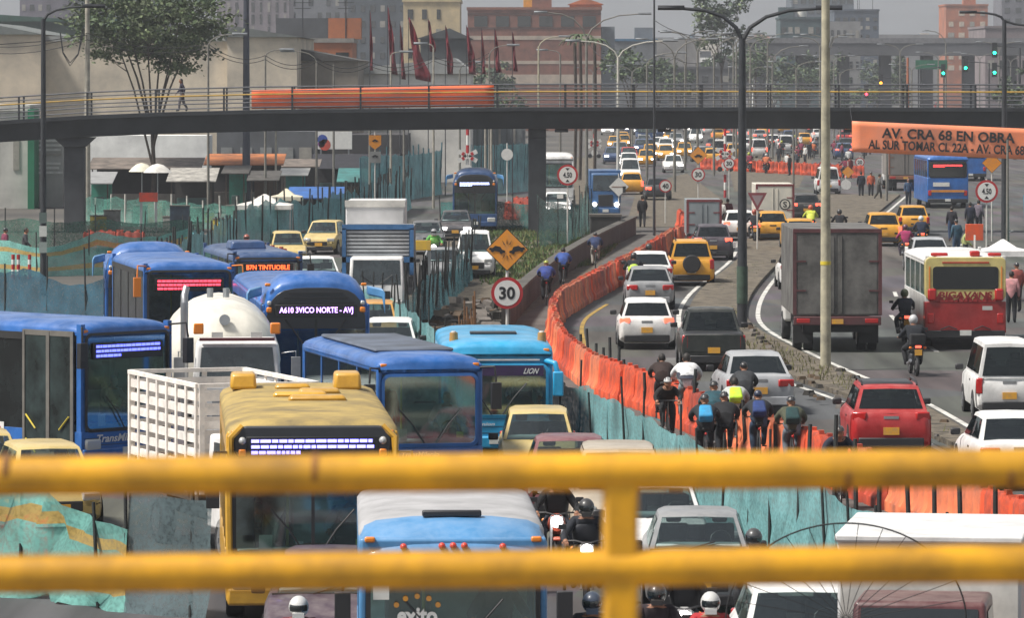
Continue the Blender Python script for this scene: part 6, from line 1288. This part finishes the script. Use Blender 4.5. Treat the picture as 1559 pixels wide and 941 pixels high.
bus('small blue bus far behind the teal lorries', 985, 12.5, 0, 2.4, 9, 3.0, BLUE2, group=GB); bus('small blue bus parked beyond the blue city bus', 1478, 20, 0, 2.4, 9, 3.1, BLUE, away=True, group=GB, sill=1.8)
# ------------------------------------------------------------------ orange water barriers
bmz = barrier_mesh(); BG = 'orange plastic barriers lining the cycle lane'; rnd = random.Random(5)
for i, (p, a) in enumerate(path_points([tuple(v) for v in smooth_path(BAR)], 1.6)):
    o = link('traffic_barrier', bmz, None, loc=(p.x + rnd.uniform(-.05, .05), p.y, 0), rz=a - math.pi / 2 + rnd.uniform(-.05, .05)); tag(o, 'ribbed orange plastic barrier in the long curving row along the cycle lane', 'barrier', BG); o.scale = (1, 1, rnd.uniform(.97, 1.03))
    setm(o, [rnd.choice([BARR, BARR, BARR2, BARR3])])
for i, (px, s) in enumerate([(1080 + k * 17, 17.8 + .12 * k) for k in range(14)]):
    o = link('traffic_barrier', bmz, None, loc=at(px, s), rz=R(90)); tag(o, 'orange plastic barrier in the straight row closing the far works', 'barrier', 'orange barriers across the far works'); setm(o, [BARR])
for i, (px, s) in enumerate(((250, 35), (262, 35.2), (280, 35.5), (395, 36), (405, 36.2), (418, 36.5), (820, 25.5), (795, 26), (783, 27), (152, 33), (170, 33), (195, 33), (10, 92))):
    o = link('traffic_barrier', bmz, None, loc=at(px, s), rz=R(90 if i > 8 else 40)); tag(o, 'scattered orange barrier behind the left nets' if i < 12 else 'single orange barrier under the striped tarpaulin at the left edge', 'barrier', 'scattered orange barriers on the left' if i < 12 else None); setm(o, [BARR3 if i < 12 else BARR])
# ------------------------------------------------------------------ safety nets and fences
fence('long teal safety net on thin posts between the lanes and cycle path', F1, 1.55, TEAL, step=2.1, ph=(1.5, 2.2), pm=WOODK, seed=2, pr=.03, sag=.08, lean=.06)
fence('striped teal and amber net along the foot of the posts near the rail', [(4.05, 88.5), (5.35, 79), (6.75, 69)], .75, TEALY, posts=False, seed=3)
fence('dark teal net with crowded leaning posts behind the diamond sign', [(-3.35, 150), (-2.6, 168), (-1.9, 188), (-1.3, 210)], 1.5, TEALD, step=.8, ph=(1.6, 2.4), pm=WOODK, seed=4, pr=.032, lean=.08, jit=.8)
fence('row of brown timber stakes in the dirt left of the thirty sign', [(-1.7, 134), (-1.1, 150)], .0001, TEALD, step=.8, ph=(.9, 1.7), pm=mat('stake_brown', '#7a5a3c', .9, 0, .3, 3), seed=6, name='stake_row', lean=.06)
fence('short row of dark stakes along the outside of the barriers', [(1.9, 133), (3.1, 121), (4.3, 112), (5.6, 103)], .0001, TEALD, step=1.5, ph=(.9, 1.5), pm=WOODK, seed=7, name='stake_row', pr=.05, lean=.06)
fence('thin row of dark stakes at the lower right before the barriers', [(5.7, 95), (6.6, 90), (8.3, 81)], .0001, TEALD, step=1.7, ph=(.9, 1.9), pm=WOODK, seed=8, name='stake_row', pr=.05, lean=.05)
fence('teal net with tall dark posts along the left side of the avenue', [(-12.3, 165), (-12.6, 195), (-12.4, 222)], 2.0, TEALB, step=1.9, ph=(2.0, 2.8), pm=WOODK, seed=9, pr=.05)
fence('blue-teal net with close dark posts behind the taxis', [(-12.4, 222), (-9.8, 236), (-7.4, 262), (-6.2, 300)], 2.3, TEALB, step=1.5, ph=(2.3, 2.9), pm=WOODK, seed=10, pr=.05)
fence('bright blue-teal site screen below the railway crossing mast', [(-9.5, 310), (-7.0, 318), (-4.8, 335)], 3.0, TEALB, step=1.6, ph=(2.8, 3.6), pm=mat('post_teal', '#2a5f6a', .7), seed=11, pr=.06, sag=.03)
fence('blue corrugated-looking site screen left of the middle pier', [(-2.6, 330), (-.4, 338), (1.4, 345)], 3.4, TEALB, step=.7, ph=(3.3, 3.5), pm=mat('post_teal', ''), seed=12, sag=.02)
fence('green net with pale posts before the market shacks', [(-23.5, 268), (-17, 262), (-12.3, 258)], 1.5, GREENN, step=.95, ph=(1.5, 1.8), pm=POSTW, seed=13, pr=.06)
fence('dark navy tarpaulin screen at the left edge behind the blue bus', [(-20.5, 170), (-16.5, 164), (-12.8, 160)], 1.9, NAVYN, step=2.2, ph=(1.9, 2.6), pm=WOODK, seed=14, sag=.2)
fence('amber-striped teal net layered behind the navy tarpaulin', [(-25, 205), (-19, 200), (-13.2, 204)], 1.75, TEALY, step=2.4, ph=(1.8, 2.2), pm=WOODK, seed=15, sag=.25)
fence('upper dull green net in front of the left bridge pier', [(-28, 228), (-21, 226), (-14.5, 232)], 1.5, netmat('dull_green_net', '#3f6a5c'), step=2.2, ph=(1.6, 2.2), pm=WOODK, seed=16)
fence('torn pale teal net hanging by the middle bridge pier', [(1.2, 232), (2.6, 236), (4.2, 258)], 2.2, netmat('pale_teal_net', '#6fa09a', None, .6), step=2.6, ph=(2.2, 2.6), pm=WOODK, seed=17, sag=.3)
fence('teal net across the dirt beyond the domed far bus', [(-3.8, 262), (1.0, 258), (4.6, 262)], 1.5, netmat('mid_teal_net', '#3c7c78', None, .75), step=2.4, ph=(1.6, 2), pm=WOODK, seed=18)
fence('sagging striped tarpaulin net at the lower left between the rails', [(-9.2, 78.5), (-7.4, 77.5), (-5.9, 75.5)], 2.0, TEALY, step=1.5, ph=(1.6, 2.1), pm=WOODK, seed=19, sag=.12, crumple=2.2, hend=1.35)
fence('dark grey-green net beside the door of the yellow feeder bus', [(-5.9, 75.6), (-4.55, 74.6)], 1.9, netmat('grey_green_net', '#55666a', None, .8), step=1.0, ph=(1.9, 2.2), pm=WOODK, seed=23, sag=.06)
fence('teal site screen along the right pavement', [(22.5, 205), (24.5, 235), (27.5, 262)], 2.2, netmat('screen_teal_net', '#5aa8a6', None, .85), step=2.2, ph=(2.1, 2.5), pm=mat('post_blue', '#3d8aa8', .6), seed=20, sag=.05)
t = thing('retaining_wall', 'low dark concrete wall curving between grass and cycle path', 'wall', (0, 0, 0)); WL = [(-.2, 158), (.4, 173), (1.7, 196), (3.6, 222), (6.2, 252)]; a = smooth_path(WL); MB().loft([[Vector((p.x - .14, p.y, 0)), Vector((p.x - .14, p.y, .85)), Vector((p.x + .14, p.y, .85)), Vector((p.x + .14, p.y, 0))] for p in a]).build('wall_face', mat('wall_dark', '#3d3b39', .9, 0, .3, .6), t, smooth=0); MB().loft([[Vector((p.x - .2, p.y, .851)), Vector((p.x - .2, p.y, .95)), Vector((p.x + .2, p.y, .95)), Vector((p.x + .2, p.y, .851))] for p in a]).build('coping', mat('coping', '#57534d', .9, 0, .3, .6), t, smooth=0)
t = thing('concrete_block', 'squat dark concrete culvert block beside the blue lorry', 'concrete block', at(922, 30.8)); MB().bb(-.75, .75, 0, 2, 0, 1.15).build('block', _M['wall_dark'], t, bevel=.04); MB().bb(-.8, .8, -.04, 2.04, 1.151, 1.27).build('cap', _M['coping'], t)
# ------------------------------------------------------------------ signs
def carmark(f, z, y, sc, rot, dx):
    o = [(-1, -.2), (1, -.2), (1, .1), (.6, .15), (.3, .45), (-.35, .45), (-.6, .12), (-1, .05)]; c, s_ = math.cos(rot), math.sin(rot)
    q = MB().prism([(dx + sc * (c * a - s_ * b), z + sc * (s_ * a + c * b)) for a, b in o], y - .012, y - .007)
    for k in (-.55, .55): q.prism(disc(sc * .2, 10, dx + sc * (c * k + s_ * .22), z + sc * (s_ * k - c * .22)), y - .013, y - .008)
    q.build('car_mark', SIGNK, f, smooth=0)
t = signpost('steel sign pole with crash diamond over a red-ringed thirty', 772, 64, 4.2); roundel(t, 3.05, .76, '30'); f = diamond(t, 4.08, 1.03)
for sg in (-1, 1): carmark(f, 4.08, -.066, .19, R(-12 * -sg) if sg < 0 else R(14), sg * .235)
q = MB()
for a in (60, 90, 120, 240, 270, 300): c, s_ = math.cos(R(a)), math.sin(R(a)); q.prism([(.12 * c - .012 * s_, 4.08 + .14 * s_ + .012 * c), (.24 * c - .004 * s_, 4.08 + .27 * s_), (.12 * c + .012 * s_, 4.08 + .14 * s_ - .012 * c)], -.078, -.073)
q.build('crash_mark', SIGNK, f, smooth=0)
t = signpost('height limit sign reading 4.50 on a pole by the middle bridge pier', 864, 32, 3.9); roundel(t, 3.42, 1.0, '4.50', tri=True); MB().bb(-.5, -.2, -.05, -.03, 2.3, 2.5).build('small_plate', SIGNW, t)
t = signpost('height limit sign reading 4.50 at the right pavement', 1502, 36, 3.8); roundel(t, 3.27, .96, '4.50', tri=True)
t = signpost('red-ringed forty sign beside the start of the barriers', 1013, 27.7, 2.4); roundel(t, 2.05, .7, '40'); t = signpost('small thirty sign with an amber car diamond above it', 1063, 24.5, 3.6); roundel(t, 1.95, .85, '30'); f = diamond(t, 3.15, 1.15); carmark(f, 3.1, -.066, .25, 0, 0)
t = signpost('faded round sign right of the amber car diamond', 1110, 23.5, 2.8); roundel(t, 2.4, .75, '30'); t = signpost('round twenty sign near the far median tip', 1309, 19, 1.6); roundel(t, 1.1, .75, '20'); t = signpost('amber diamond beside the far white van', 1291, 20.5, 1.7); f = diamond(t, .9, .95); t = signpost('grey back of a round sign below the amber diamond', 1288, 21.5, 1.0); MB().prism(disc(.36, 24, 0, .35), -.05, -.03).build('sign_plate', SIGNW, t)
t = signpost('amber flower-edged diamond above the right height limit sign', 1510, 31, 4.4); f = diamond(t, 3.85, 1.0); t = signpost('red-bordered round sign behind the pale concrete mast', 1256, 22, 2.6); roundel(t, 1.8, .9, ''); t = signpost('white back of a diamond sign fixed to the double lamp mast', 942, 27, 2.6, r=.03); diamond(t, 1.85, 1.15, SIGNW, frame=False); MB().bb(-.4, .4, -.075, -.068, 1.82, 1.87).build('brace', mat('brace_rust', '#8a6a5a', .6), t)
t = signpost('amber warning sign hanging left of the middle of the footbridge', 571, 29, 5.2); MB().prism([(.32, 4.5), (.32, 5.0), (-.32, 5.0), (-.32, 4.5), (0, 4.25)], -.06, -.04).build('sign_plate', SIGNO, t, smooth=0); f = MB().bb(-.3, .3, -.06, -.04, 3.55, 4.15).build('plate_lower', mat('plate_grey', '#8b8d8e', .6), t); carmark(f, 4.72, -.06, .16, 0, 0); carmark(f, 3.9, -.06, .16, 0, 0)
t = signpost('pale round back of a sign beyond the dirt strip', 772, 25, 4.0); MB().prism(disc(.36, 24, 0, 3.3), -.05, -.03).build('sign_plate', SIGNW, t)
t = thing('yield_sign', 'red and white yield triangle in front of the cream lorry', 'traffic sign', at(1153, 33)); MB().cyl((0, 0, 0), (0, 0, 2.9), .035, n=8).build('pole', WHITEW, t); a = MB().prism([(0, 1.9), (.45, 2.75), (-.45, 2.75)], -.06, -.05).build('sign_plate', mat('yield_faded', '#8a3a42', .6), t, smooth=0); MB().prism([(0, 2.13), (.27, 2.63), (-.27, 2.63)], -.067, -.061).build('sign_face', mat('yield_pink', '#9a8688', .6), a, smooth=0)
def crossbuck(label, px, s, z0, z1, zc, d):
    t = thing('railway_crossing_sign', label, 'railway sign', at(px, s)); n = 9
    for k in range(n): MB().cyl((0, 0, z0 + (z1 - z0) * k / n), (0, 0, z0 + (z1 - z0) * (k + 1) / n - .002), .09, n=10).build('pole_band', SIGNR if k % 2 == 0 else SIGNW, t)
    for a in (28, -28, 152, 208):
        c, s_ = math.cos(R(a)), math.sin(R(a)); MB().prism([(d * .1 * c - .13 * s_, zc + d * .1 * s_ + .13 * c), (d * c - .13 * s_, zc + d * s_ + .13 * c), (d * c + .13 * s_, zc + d * s_ - .13 * c), (d * .1 * c + .13 * s_, zc + d * .1 * s_ - .13 * c)], -.14 - (a % 2) * .02, -.11).build('cross_arm', SIGNW, t, smooth=0)
        MB().prism([(d * .35 * c - .1 * s_, zc + d * .35 * s_ + .1 * c), (d * .6 * c - .1 * s_, zc + d * .6 * s_ + .1 * c), (d * .6 * c + .1 * s_, zc + d * .6 * s_ - .1 * c), (d * .35 * c + .1 * s_, zc + d * .35 * s_ - .1 * c)], -.16, -.142).build('arm_band', SIGNR, t, smooth=0)
    for sx in (-1, 1): MB().cyl((sx * .35, -.05, zc - 1.0), (sx * .35, -.2, zc - 1.0), .17, n=14).build('signal_lamp', SIGNK, t)
    MB().prism(disc(.26, 20, 0, zc - .75), -.17, -.15).build('round_plate', SIGNW, t)
    return t
crossbuck('red and white railway crossing mast left of the middle bridge pier', 712, 26, 0, 5.2, 3.4, .62); crossbuck('railway crossing mast half hidden by the dark lamp mast', 1104, 23, 0, 4.6, 2.9, .7); crossbuck('distant railway crossing cross beyond the height limit sign', 905, 19, 0, 3.4, 2.6, .6)
# ------------------------------------------------------------------ lamps and poles
LM = mat('lamp_mast_dark', '#33363b', .6, .1, .25, 1.5); LG = mat('lamp_mast_grey', '#7d7a72', .7, .1, .25, 1.5); LP_ = mat('mast_pale', '#b3ac93', .8, 0, .3, 1.6)
lamp('tall dark double-armed lamp mast on the near median', 1130, 47.6, 9.4, ((-1.9, .95), (2.4, .95)), LM, .17, head=DARKM)
MB().cyl((0, 0, .9), (0, 0, 2.1), .178, n=12).build('moss_patch', mat('mast_green', '#3f5245', .8, 0, .3, 3), [o for o in bpy.data.objects if o.get('label', '').startswith('tall dark double-armed')][0])
t = lamp('pale concrete mast on the median beside the grey box lorry', 1257, 54.8, 11.5, (), LP_, .15, r1=.11, name='utility_pole', cat='utility pole'); MB().cyl((0, 0, 2.95), (0, 0, 3.05), .15, n=12).build('yellow_band', mat('band_yellow', '#d8c020', .5), t); MB().cyl((.1, -.05, 9.0), (.2, -.1, 9.3), .05, n=6).build('bracket', STEEL, t)
lamp('dark lamp mast with posters at the left of the avenue', 66, 41, 10.3, ((1.5, .45),), LM, .13, head=DARKM); t = [o for o in bpy.data.objects if o.get('label', '').startswith('dark lamp mast with posters')][0]
for z, c in ((1.6, '#8f9a96'), (2.2, '#c8cac4'), (2.7, '#5a6a66')): MB().bb(-.14, .14, -.15, -.135, z, z + .4).build('poster', mat('poster_' + c.lstrip('#'), c, .8), t)
lamp('double-armed lamp mast right behind the footbridge rails', 893, 23.5, 10.6, ((-2.6, 1.6), (3.4, 1.5)), LG, .12); lamp('white double-armed lamp mast beside the white diamond', 941, 26.7, 9.2, ((-2.2, .9), (2.6, .9)), mat('mast_white', '#c2beb2', .7, 0, .2, 1.5), .11)
for px, s, top, arms, lab in ((1027, 22, 9.4, ((-1.9, 1.2), (2.2, 1.2)), 'grey arched lamp mast, nearest of the far row'), (1062, 20.5, 9.9, ((-2.0, 1.4), (2.0, 1.3)), 'pale arched lamp mast second in the far row'), (1087, 19, 9.8, ((-2.4, 1.2), (2.4, 1.4)), 'white arched lamp mast third in the far row'), (1121, 17.5, 9.9, ((2.6, 1.6),), 'slim arched lamp mast just left of the dark mast'), (1176, 16, 9.4, ((-2.6, 1.0), (2.6, 1.4)), 'pale arched lamp mast right of the dark mast'), (985, 20, 9.0, ((2.2, .8),), 'thin grey lamp mast over the far cars'), (1043, 18, 9.0, ((-1.8, .7),), 'thin white lamp mast behind the forty sign')): lamp(lab, px, s, top, arms, LG, .11)
lamp('slim single-armed lamp in front of the brick hotel', 820, 21, 10.2, ((1.5, .7),), LP_, .1); lamp('short lamp pole with a left light before the brick hotel', 853, 20, 9.7, ((-1.0, .3), ), LG, .1); lamp('slender dark pole rising past the lamp row', 996, 30, 13, (), DARKM, .07, name='utility_pole', cat='utility pole')
lamp('dark double-armed lamp mast at the right edge', 1529, 31, 10.9, ((-1.4, .35), (1.6, -.3)), LM, .16, head=DARKM); lamp('far lamp with a pale head left of the right mast', 1440, 12, 12, ((-2.2, 1.6),), LG, .14)
t = lamp('tall weathered concrete utility pole right of the dark lamp mast', 133, 27, 14, (), CONCP, .19, name='utility_pole', cat='utility pole')
for k, (z, r) in enumerate(((9.5, .62), (9.55, .5))): MB().tube([(-.15 - k * .1, -.2, z + 1.2), (-.5, -.25, z - .2), (-.95, -.3, z - r - .2), (-1.35, -.3, z - .1), (-1.5, -.25, z + 1.0)], .035, 6).build('hanging_cable', BLACK, t)
MB().tube([(0, -.2, 10.4), (-2.6, -.2, 10.05), (-5.5, -.2, 9.85)], .025, 5).build('wire', BLACK, t)
lamp('tall dark mast rising left of the orange banner', 375, 25, 14, (), mat('mast_slate', '#3d4250', .6, .1, .2, 1), .26, name='utility_pole', cat='utility pole')
for px, s, top, arms, lab in ((317, 27, 9.9, ((1.4, .55),), 'concrete lamp pole before the beige wall'), (404, 25.5, 9.3, ((.9, .35),), 'short lamp pole above the left end of the orange banner'), (420, 25, 5.2, (), 'thin pale post behind the white gazebo tents'), (482, 25, 9.0, ((-1.4, .6),), 'lamp pole above the middle of the orange banner'), (508, 25, 8.8, (), 'bent thin post behind the orange banner'), (563, 26.5, 7.2, (), 'wooden post below the first feather flag'), (615, 26, 7.0, ((-.4, .1),), 'concrete post under the footbridge near the teal screen'), (660, 25, 9.8, ((-.4, .25),), 'white lamp pole with a squat head among the flags'), (595, 24, 9.4, ((.6, .2),), 'white lamp pole with a wide head left of the flags'), (739, 25.5, 6.0, (), 'left one of the twin pale posts by the crossing mast'), (748, 25.2, 6.0, (), 'right one of the twin pale posts by the crossing mast'), (745, 23, 9.5, ((1.2, .6),), 'slim lamp left of the brick hotel corner'), (700, 22, 8.5, ((1.0, .5),), 'slim lamp under the dark red flags'), (1208, 21, 5.6, (), 'thin grey post above the cream lorry'), (1350, 24, 4.5, (), 'thin grey post beside the tan box lorry'), (1534, 33, 5.2, (), 'orange-topped dark post at the right pavement')): lamp(lab, px, s, top, arms, CONCP if 'pale' in lab or 'white' in lab else LG, .085, name='street_lamp' if arms else 'post', cat='street lamp' if arms else 'post')
def wire(pts, label='thin overhead cable strung between the poles behind the footbridge', sag=.5):
    for a, b_ in zip(pts, pts[1:]):
        o = MB().tube([a.lerp(b_, k / 10) - Vector((0, 0, sag * 4 * (k / 10) * (1 - k / 10))) for k in range(11)], .02, 4).build('overhead_cable', BLACK); tag(o, label, 'cable', 'overhead cables')
for dz in (0, .5): wire([P(-60, 74 - dz * 20, 285), P(133, 60 - dz * 20, 277), P(317, 72 - dz * 12, 278), P(404, 90 - dz * 12, 290), P(482, 94 - dz * 12, 296), P(563, 100 - dz * 12, 300), P(660, 92 - dz * 12, 300), P(745, 86 - dz * 12, 320)])
wire([P(996, 30, 250), P(1130, 46, 190)]); wire([P(893, 60, 320), P(941, 90, 282), P(1027, 88, 340), P(1087, 84, 395), P(1176, 90, 470)])
# ------------------------------------------------------------------ feather flags
FL_ = mat('flag_red', '#7a1426', .7, 0, .2, .8)
for i, (px, y0, y1, wd, lean_) in enumerate(((563, 17, 107, .34, 0), (590, 10, 112, .75, .5), (609, 38, 120, .4, .25), (622, 25, 120, 1.5, 1.35), (652, 30, 78, .6, .3), (678, 40, 112, .7, .35), (710, 40, 112, .85, .45), (733, 45, 112, .35, .12), (753, 45, 110, .55, .2), (780, 50, 108, .4, .15))):
    Y = 330; s = F / Y; t = thing('feather_flag', ['narrow dark red feather flag, leftmost of the row', 'wide wind-blown dark red flag second in the row', 'short narrow red flag left of the largest one', 'largest dark red flag blown out at a slant', 'short folded red flag by the squat lamp', 'dark red flag behind the white lamp pole', 'broad rippled red flag at the hotel corner', 'thin furled red flag on the hotel front', 'slim waving red flag on the hotel front', 'last thin red flag right along the hotel front'][i], 'flag', (X(px, s), Y, 0), 0, 'row of red feather flags')
    zt, zb = H - (y0 - HY) / s, H - (y1 - HY) / s; MB().cyl((0, 0, 0), (0, 0, zt + .1), .04, .02, 6).build('flagpole', DARKM, t); rr = []; wd *= .62; lean_ *= .62
    for k in range(13):
        v = k / 12; z = zt + (zb - zt) * v; ww = wd * (.12 + .88 * min(1, v * 1.15) ** .8) * (1 - .15 * math.sin(v * 9 + i)); dx = lean_ * v ** 1.3; rr.append([Vector((dx * .55 + a * ww + .02, .12 * math.sin(a * 7 + v * 8 + i), z - a * .25 * lean_)) for a in (0, .33, .66, 1)])
    q = MB().loft(rr, closed=False, cap=False).build('flag_cloth', FL_, t); md = q.modifiers.new('thick', 'SOLIDIFY'); md.thickness = .01
# ------------------------------------------------------------------ trees
tree('spreading olive-green tree in front of the beige warehouse wall', 232, 25, 13.4, (4.7, 2.7, 11.5), 4.6, 0, 150, 95, .3, 3, forks=8, tr=.15, layers=3)
tree('dark bushy tree right behind the dark double lamp mast', 1098, 12.5, 20, (3.4, 5.2, 14.5), 9, 2, 46, 60, .5, 5); tree('hazy dark conifer between slate office and orange tower', 1370, 8.5, 13, (2.2, 5, 9), 3, 2, 60, 34, .5, 6, conifer=True)
for px, s, h, cr, lab, sd_ in ((960, 14, 12, (3.5, 3, 9), 'low hazy tree behind the lamp rows', 8), (1150, 11, 15, (4, 4, 10), 'round hazy tree right of the dark mast', 9), (1230, 10, 12, (5, 4, 8), 'broad hazy tree under the far overpass', 10), (1290, 8, 11, (4, 3.5, 7.5), 'small hazy tree left of the orange pole', 11), (1545, 16, 9, (2.6, 3, 6), 'dark tree beside the right edge mast', 12), (770, 17, 6, (4, 1.8, 4.2), 'bushy green tree behind the dirt strip', 13), (700, 14, 9, (3, 2.5, 6.5), 'green tree behind the ribbed grey shed', 14), (20, 13, 13, (6, 3, 10), 'dark tree behind the left warehouse roof', 15), (1330, 6.5, 16, (7, 5, 10), 'wide hazy tree beyond the overpass', 16)): tree(lab, px, s, h, cr, None, 1, 30, 45, .45, sd_)
rnd = random.Random(41); pro = [tree('small hazy green tree among the far houses', 1180, 7, 9, (3.2, 2.6, 6.2), None, q, 16, 40, .55, 60 + q) for q in (0, 1, 2)]
for o in pro: o['group'] = 'small hazy trees among the far houses'
for k in range(66):
    px, s = rnd.uniform(640, 1590), rnd.uniform(3.6, 11); o = copy_tree(pro[k % 3]) if k > 2 else pro[k]
    if 1340 < px < 1520 and s > 5: px += 190
    o.location = (X(px, s), F / s, 0); o.scale = (rnd.uniform(.7, 1.5),) * 3; o.rotation_euler.z = rnd.uniform(0, 6)
pl = lamp('slim grey lamp post in the far distance', 1100, 12, 10, ((1.8, .8), (-1.8, .8)), LG, .12); pl['group'] = 'slim lamp posts in the far distance'
for k in range(40):
    o = pl if k == 0 else copy_tree(pl); px, s = (rnd.uniform(900, 1290), rnd.uniform(6, 17)) if k < 24 else (rnd.uniform(1290, 1559), rnd.uniform(5, 14)); o.location = (X(px, s), F / s, 0); o.scale.z = rnd.uniform(.8, 1.15)
for i, (px, s) in enumerate(((875, 19.5), (883, 19.8), (905, 19.4))):
    t = thing('palm_tree', ['thin palm left of the hotel lamp mast', 'taller thin palm by the hotel lamp mast', 'short palm right of the hotel lamp mast'][i], 'tree', at(px, s)); h = 10.6 + .3 * (i == 1); MB().tube([(0, 0, 0), (.1, 0, h * .5), (0, 0, h)], .13, 7).build('trunk', BARK, t); q = MB()
    for k in range(11): a = k * 2.4; c, s_ = math.cos(a), math.sin(a); q.loft([[Vector((c * r - s_ * wd, s_ * r + c * wd, h + z)), Vector((c * r + s_ * wd, s_ * r - c * wd, h + z)), Vector((c * r, s_ * r, h + z + .04))] for r, z, wd in ((.05, .1, .05), (.5, .35, .12), (.95, .2, .09), (1.3, -.2, .02))])
    q.build('crown', LEAF[1], t)
# ------------------------------------------------------------------ far signals and signs
def signal(label, px, py, Y, col, arm=1): 
    p = P(px, py, Y); t = thing('traffic_light', label, 'traffic light', (p.x, Y, 0)); MB().tube([(arm * 2.5, 0, 0), (arm * 2.5, 0, p.z + .5), (0, 0, p.z + .7)], .09, 6).build('pole', DARKM, t); MB().bb(-.25, .25, -.1, .2, p.z - .45, p.z + 1.0).build('housing', SIGNK, t)
    MB().ball((0, -.14, p.z), (.15, .1, .15), 10, 6).build('lens', mat('signal_' + col.lstrip('#'), col, .3, 0, 0, emit=9), t)
for a in (('green signal highest on the far right gantry', 1514, 80, 480, '#19e6a0'), ('green signal left of the highest one', 1470, 103, 520, '#19e6a0'), ('green signal beside the green road sign', 1436, 111, 540, '#19e6a0', -1), ('green signal under the highest one', 1514, 110, 500, '#19e6a0')): signal(*a)
signal('amber signal by the orange pole', 1341, 126, 600, '#ff9a1a'); signal('red signal behind the footbridge railing', 1319, 143, 560, '#ff2a3a', -1)
gp = thing('road_gantry', 'green overhead road sign on a thin gantry under the overpass', 'road sign', (X(1418, F / 620), 620, 0)); s = F / 620
MB().bb(-2, 2, -.1, .1, H - (105 - HY) / s, H - (91 - HY) / s).build('sign_panel', mat('sign_green', '#0f6a4c', .5), gp)
for sx in (-1.6, 1.6): MB().cyl((sx, .2, 0), (sx, .2, H - (91 - HY) / s), .1, n=8).build('leg', DARKM, gp)
lamp('orange steel pole standing by the far crossroads', 1382, F / 560, 10.0, (), mat('pole_orange', '#b0623a', .7), .2, name='post', cat='post')
t = thing('iron_wheel_grille', 'thin black iron spoked arch between the lower rail and white lorry', 'iron grille', P(1288, 945, 40)); s = F / 40; r_ = 150 / s; ry = 148 / s
MB().tube([(1.22 * r_ * math.cos(a), 0, ry * math.sin(a)) for a in [math.pi * k / 40 for k in range(41)]], .0075, 6).build('rim', BLACK, t)
for k in range(1, 15): a = math.pi * k / 15; MB().tube([(.03 * math.cos(a), 0, .03 * math.sin(a)), (1.21 * r_ * math.cos(a), 0, ry * .99 * math.sin(a))], .0032, 5).build('spoke', BLACK, t)
MB().tube([(0, 0, .02), (0, 0, -t.location.z + .0)], .03, 8).build('stem', BLACK, t); MB().bb(-1.2 * r_, 1.2 * r_, -.012, .012, -.03, .0).build('base_bar', BLACK, t)
t = board('small yellow site notice on a leg beside the green-vested rider', 628, 656, 366, 381, 172, mat('notice_yellow', '#d8b030', .6), (), legs=True, name='notice_board', cat='notice board')
for px in (20, 28, 45): 
    t = thing('traffic_delineator', 'orange and white striped delineator post by the left striped net', 'delineator', at(px, 38), 0, 'striped delineators at the left'); 
    for k in range(5): MB().cyl((0, 0, k * .2), (0, 0, k * .2 + .198), .07, n=8).build('band', SIGNR if k % 2 == 0 else SIGNW, t)
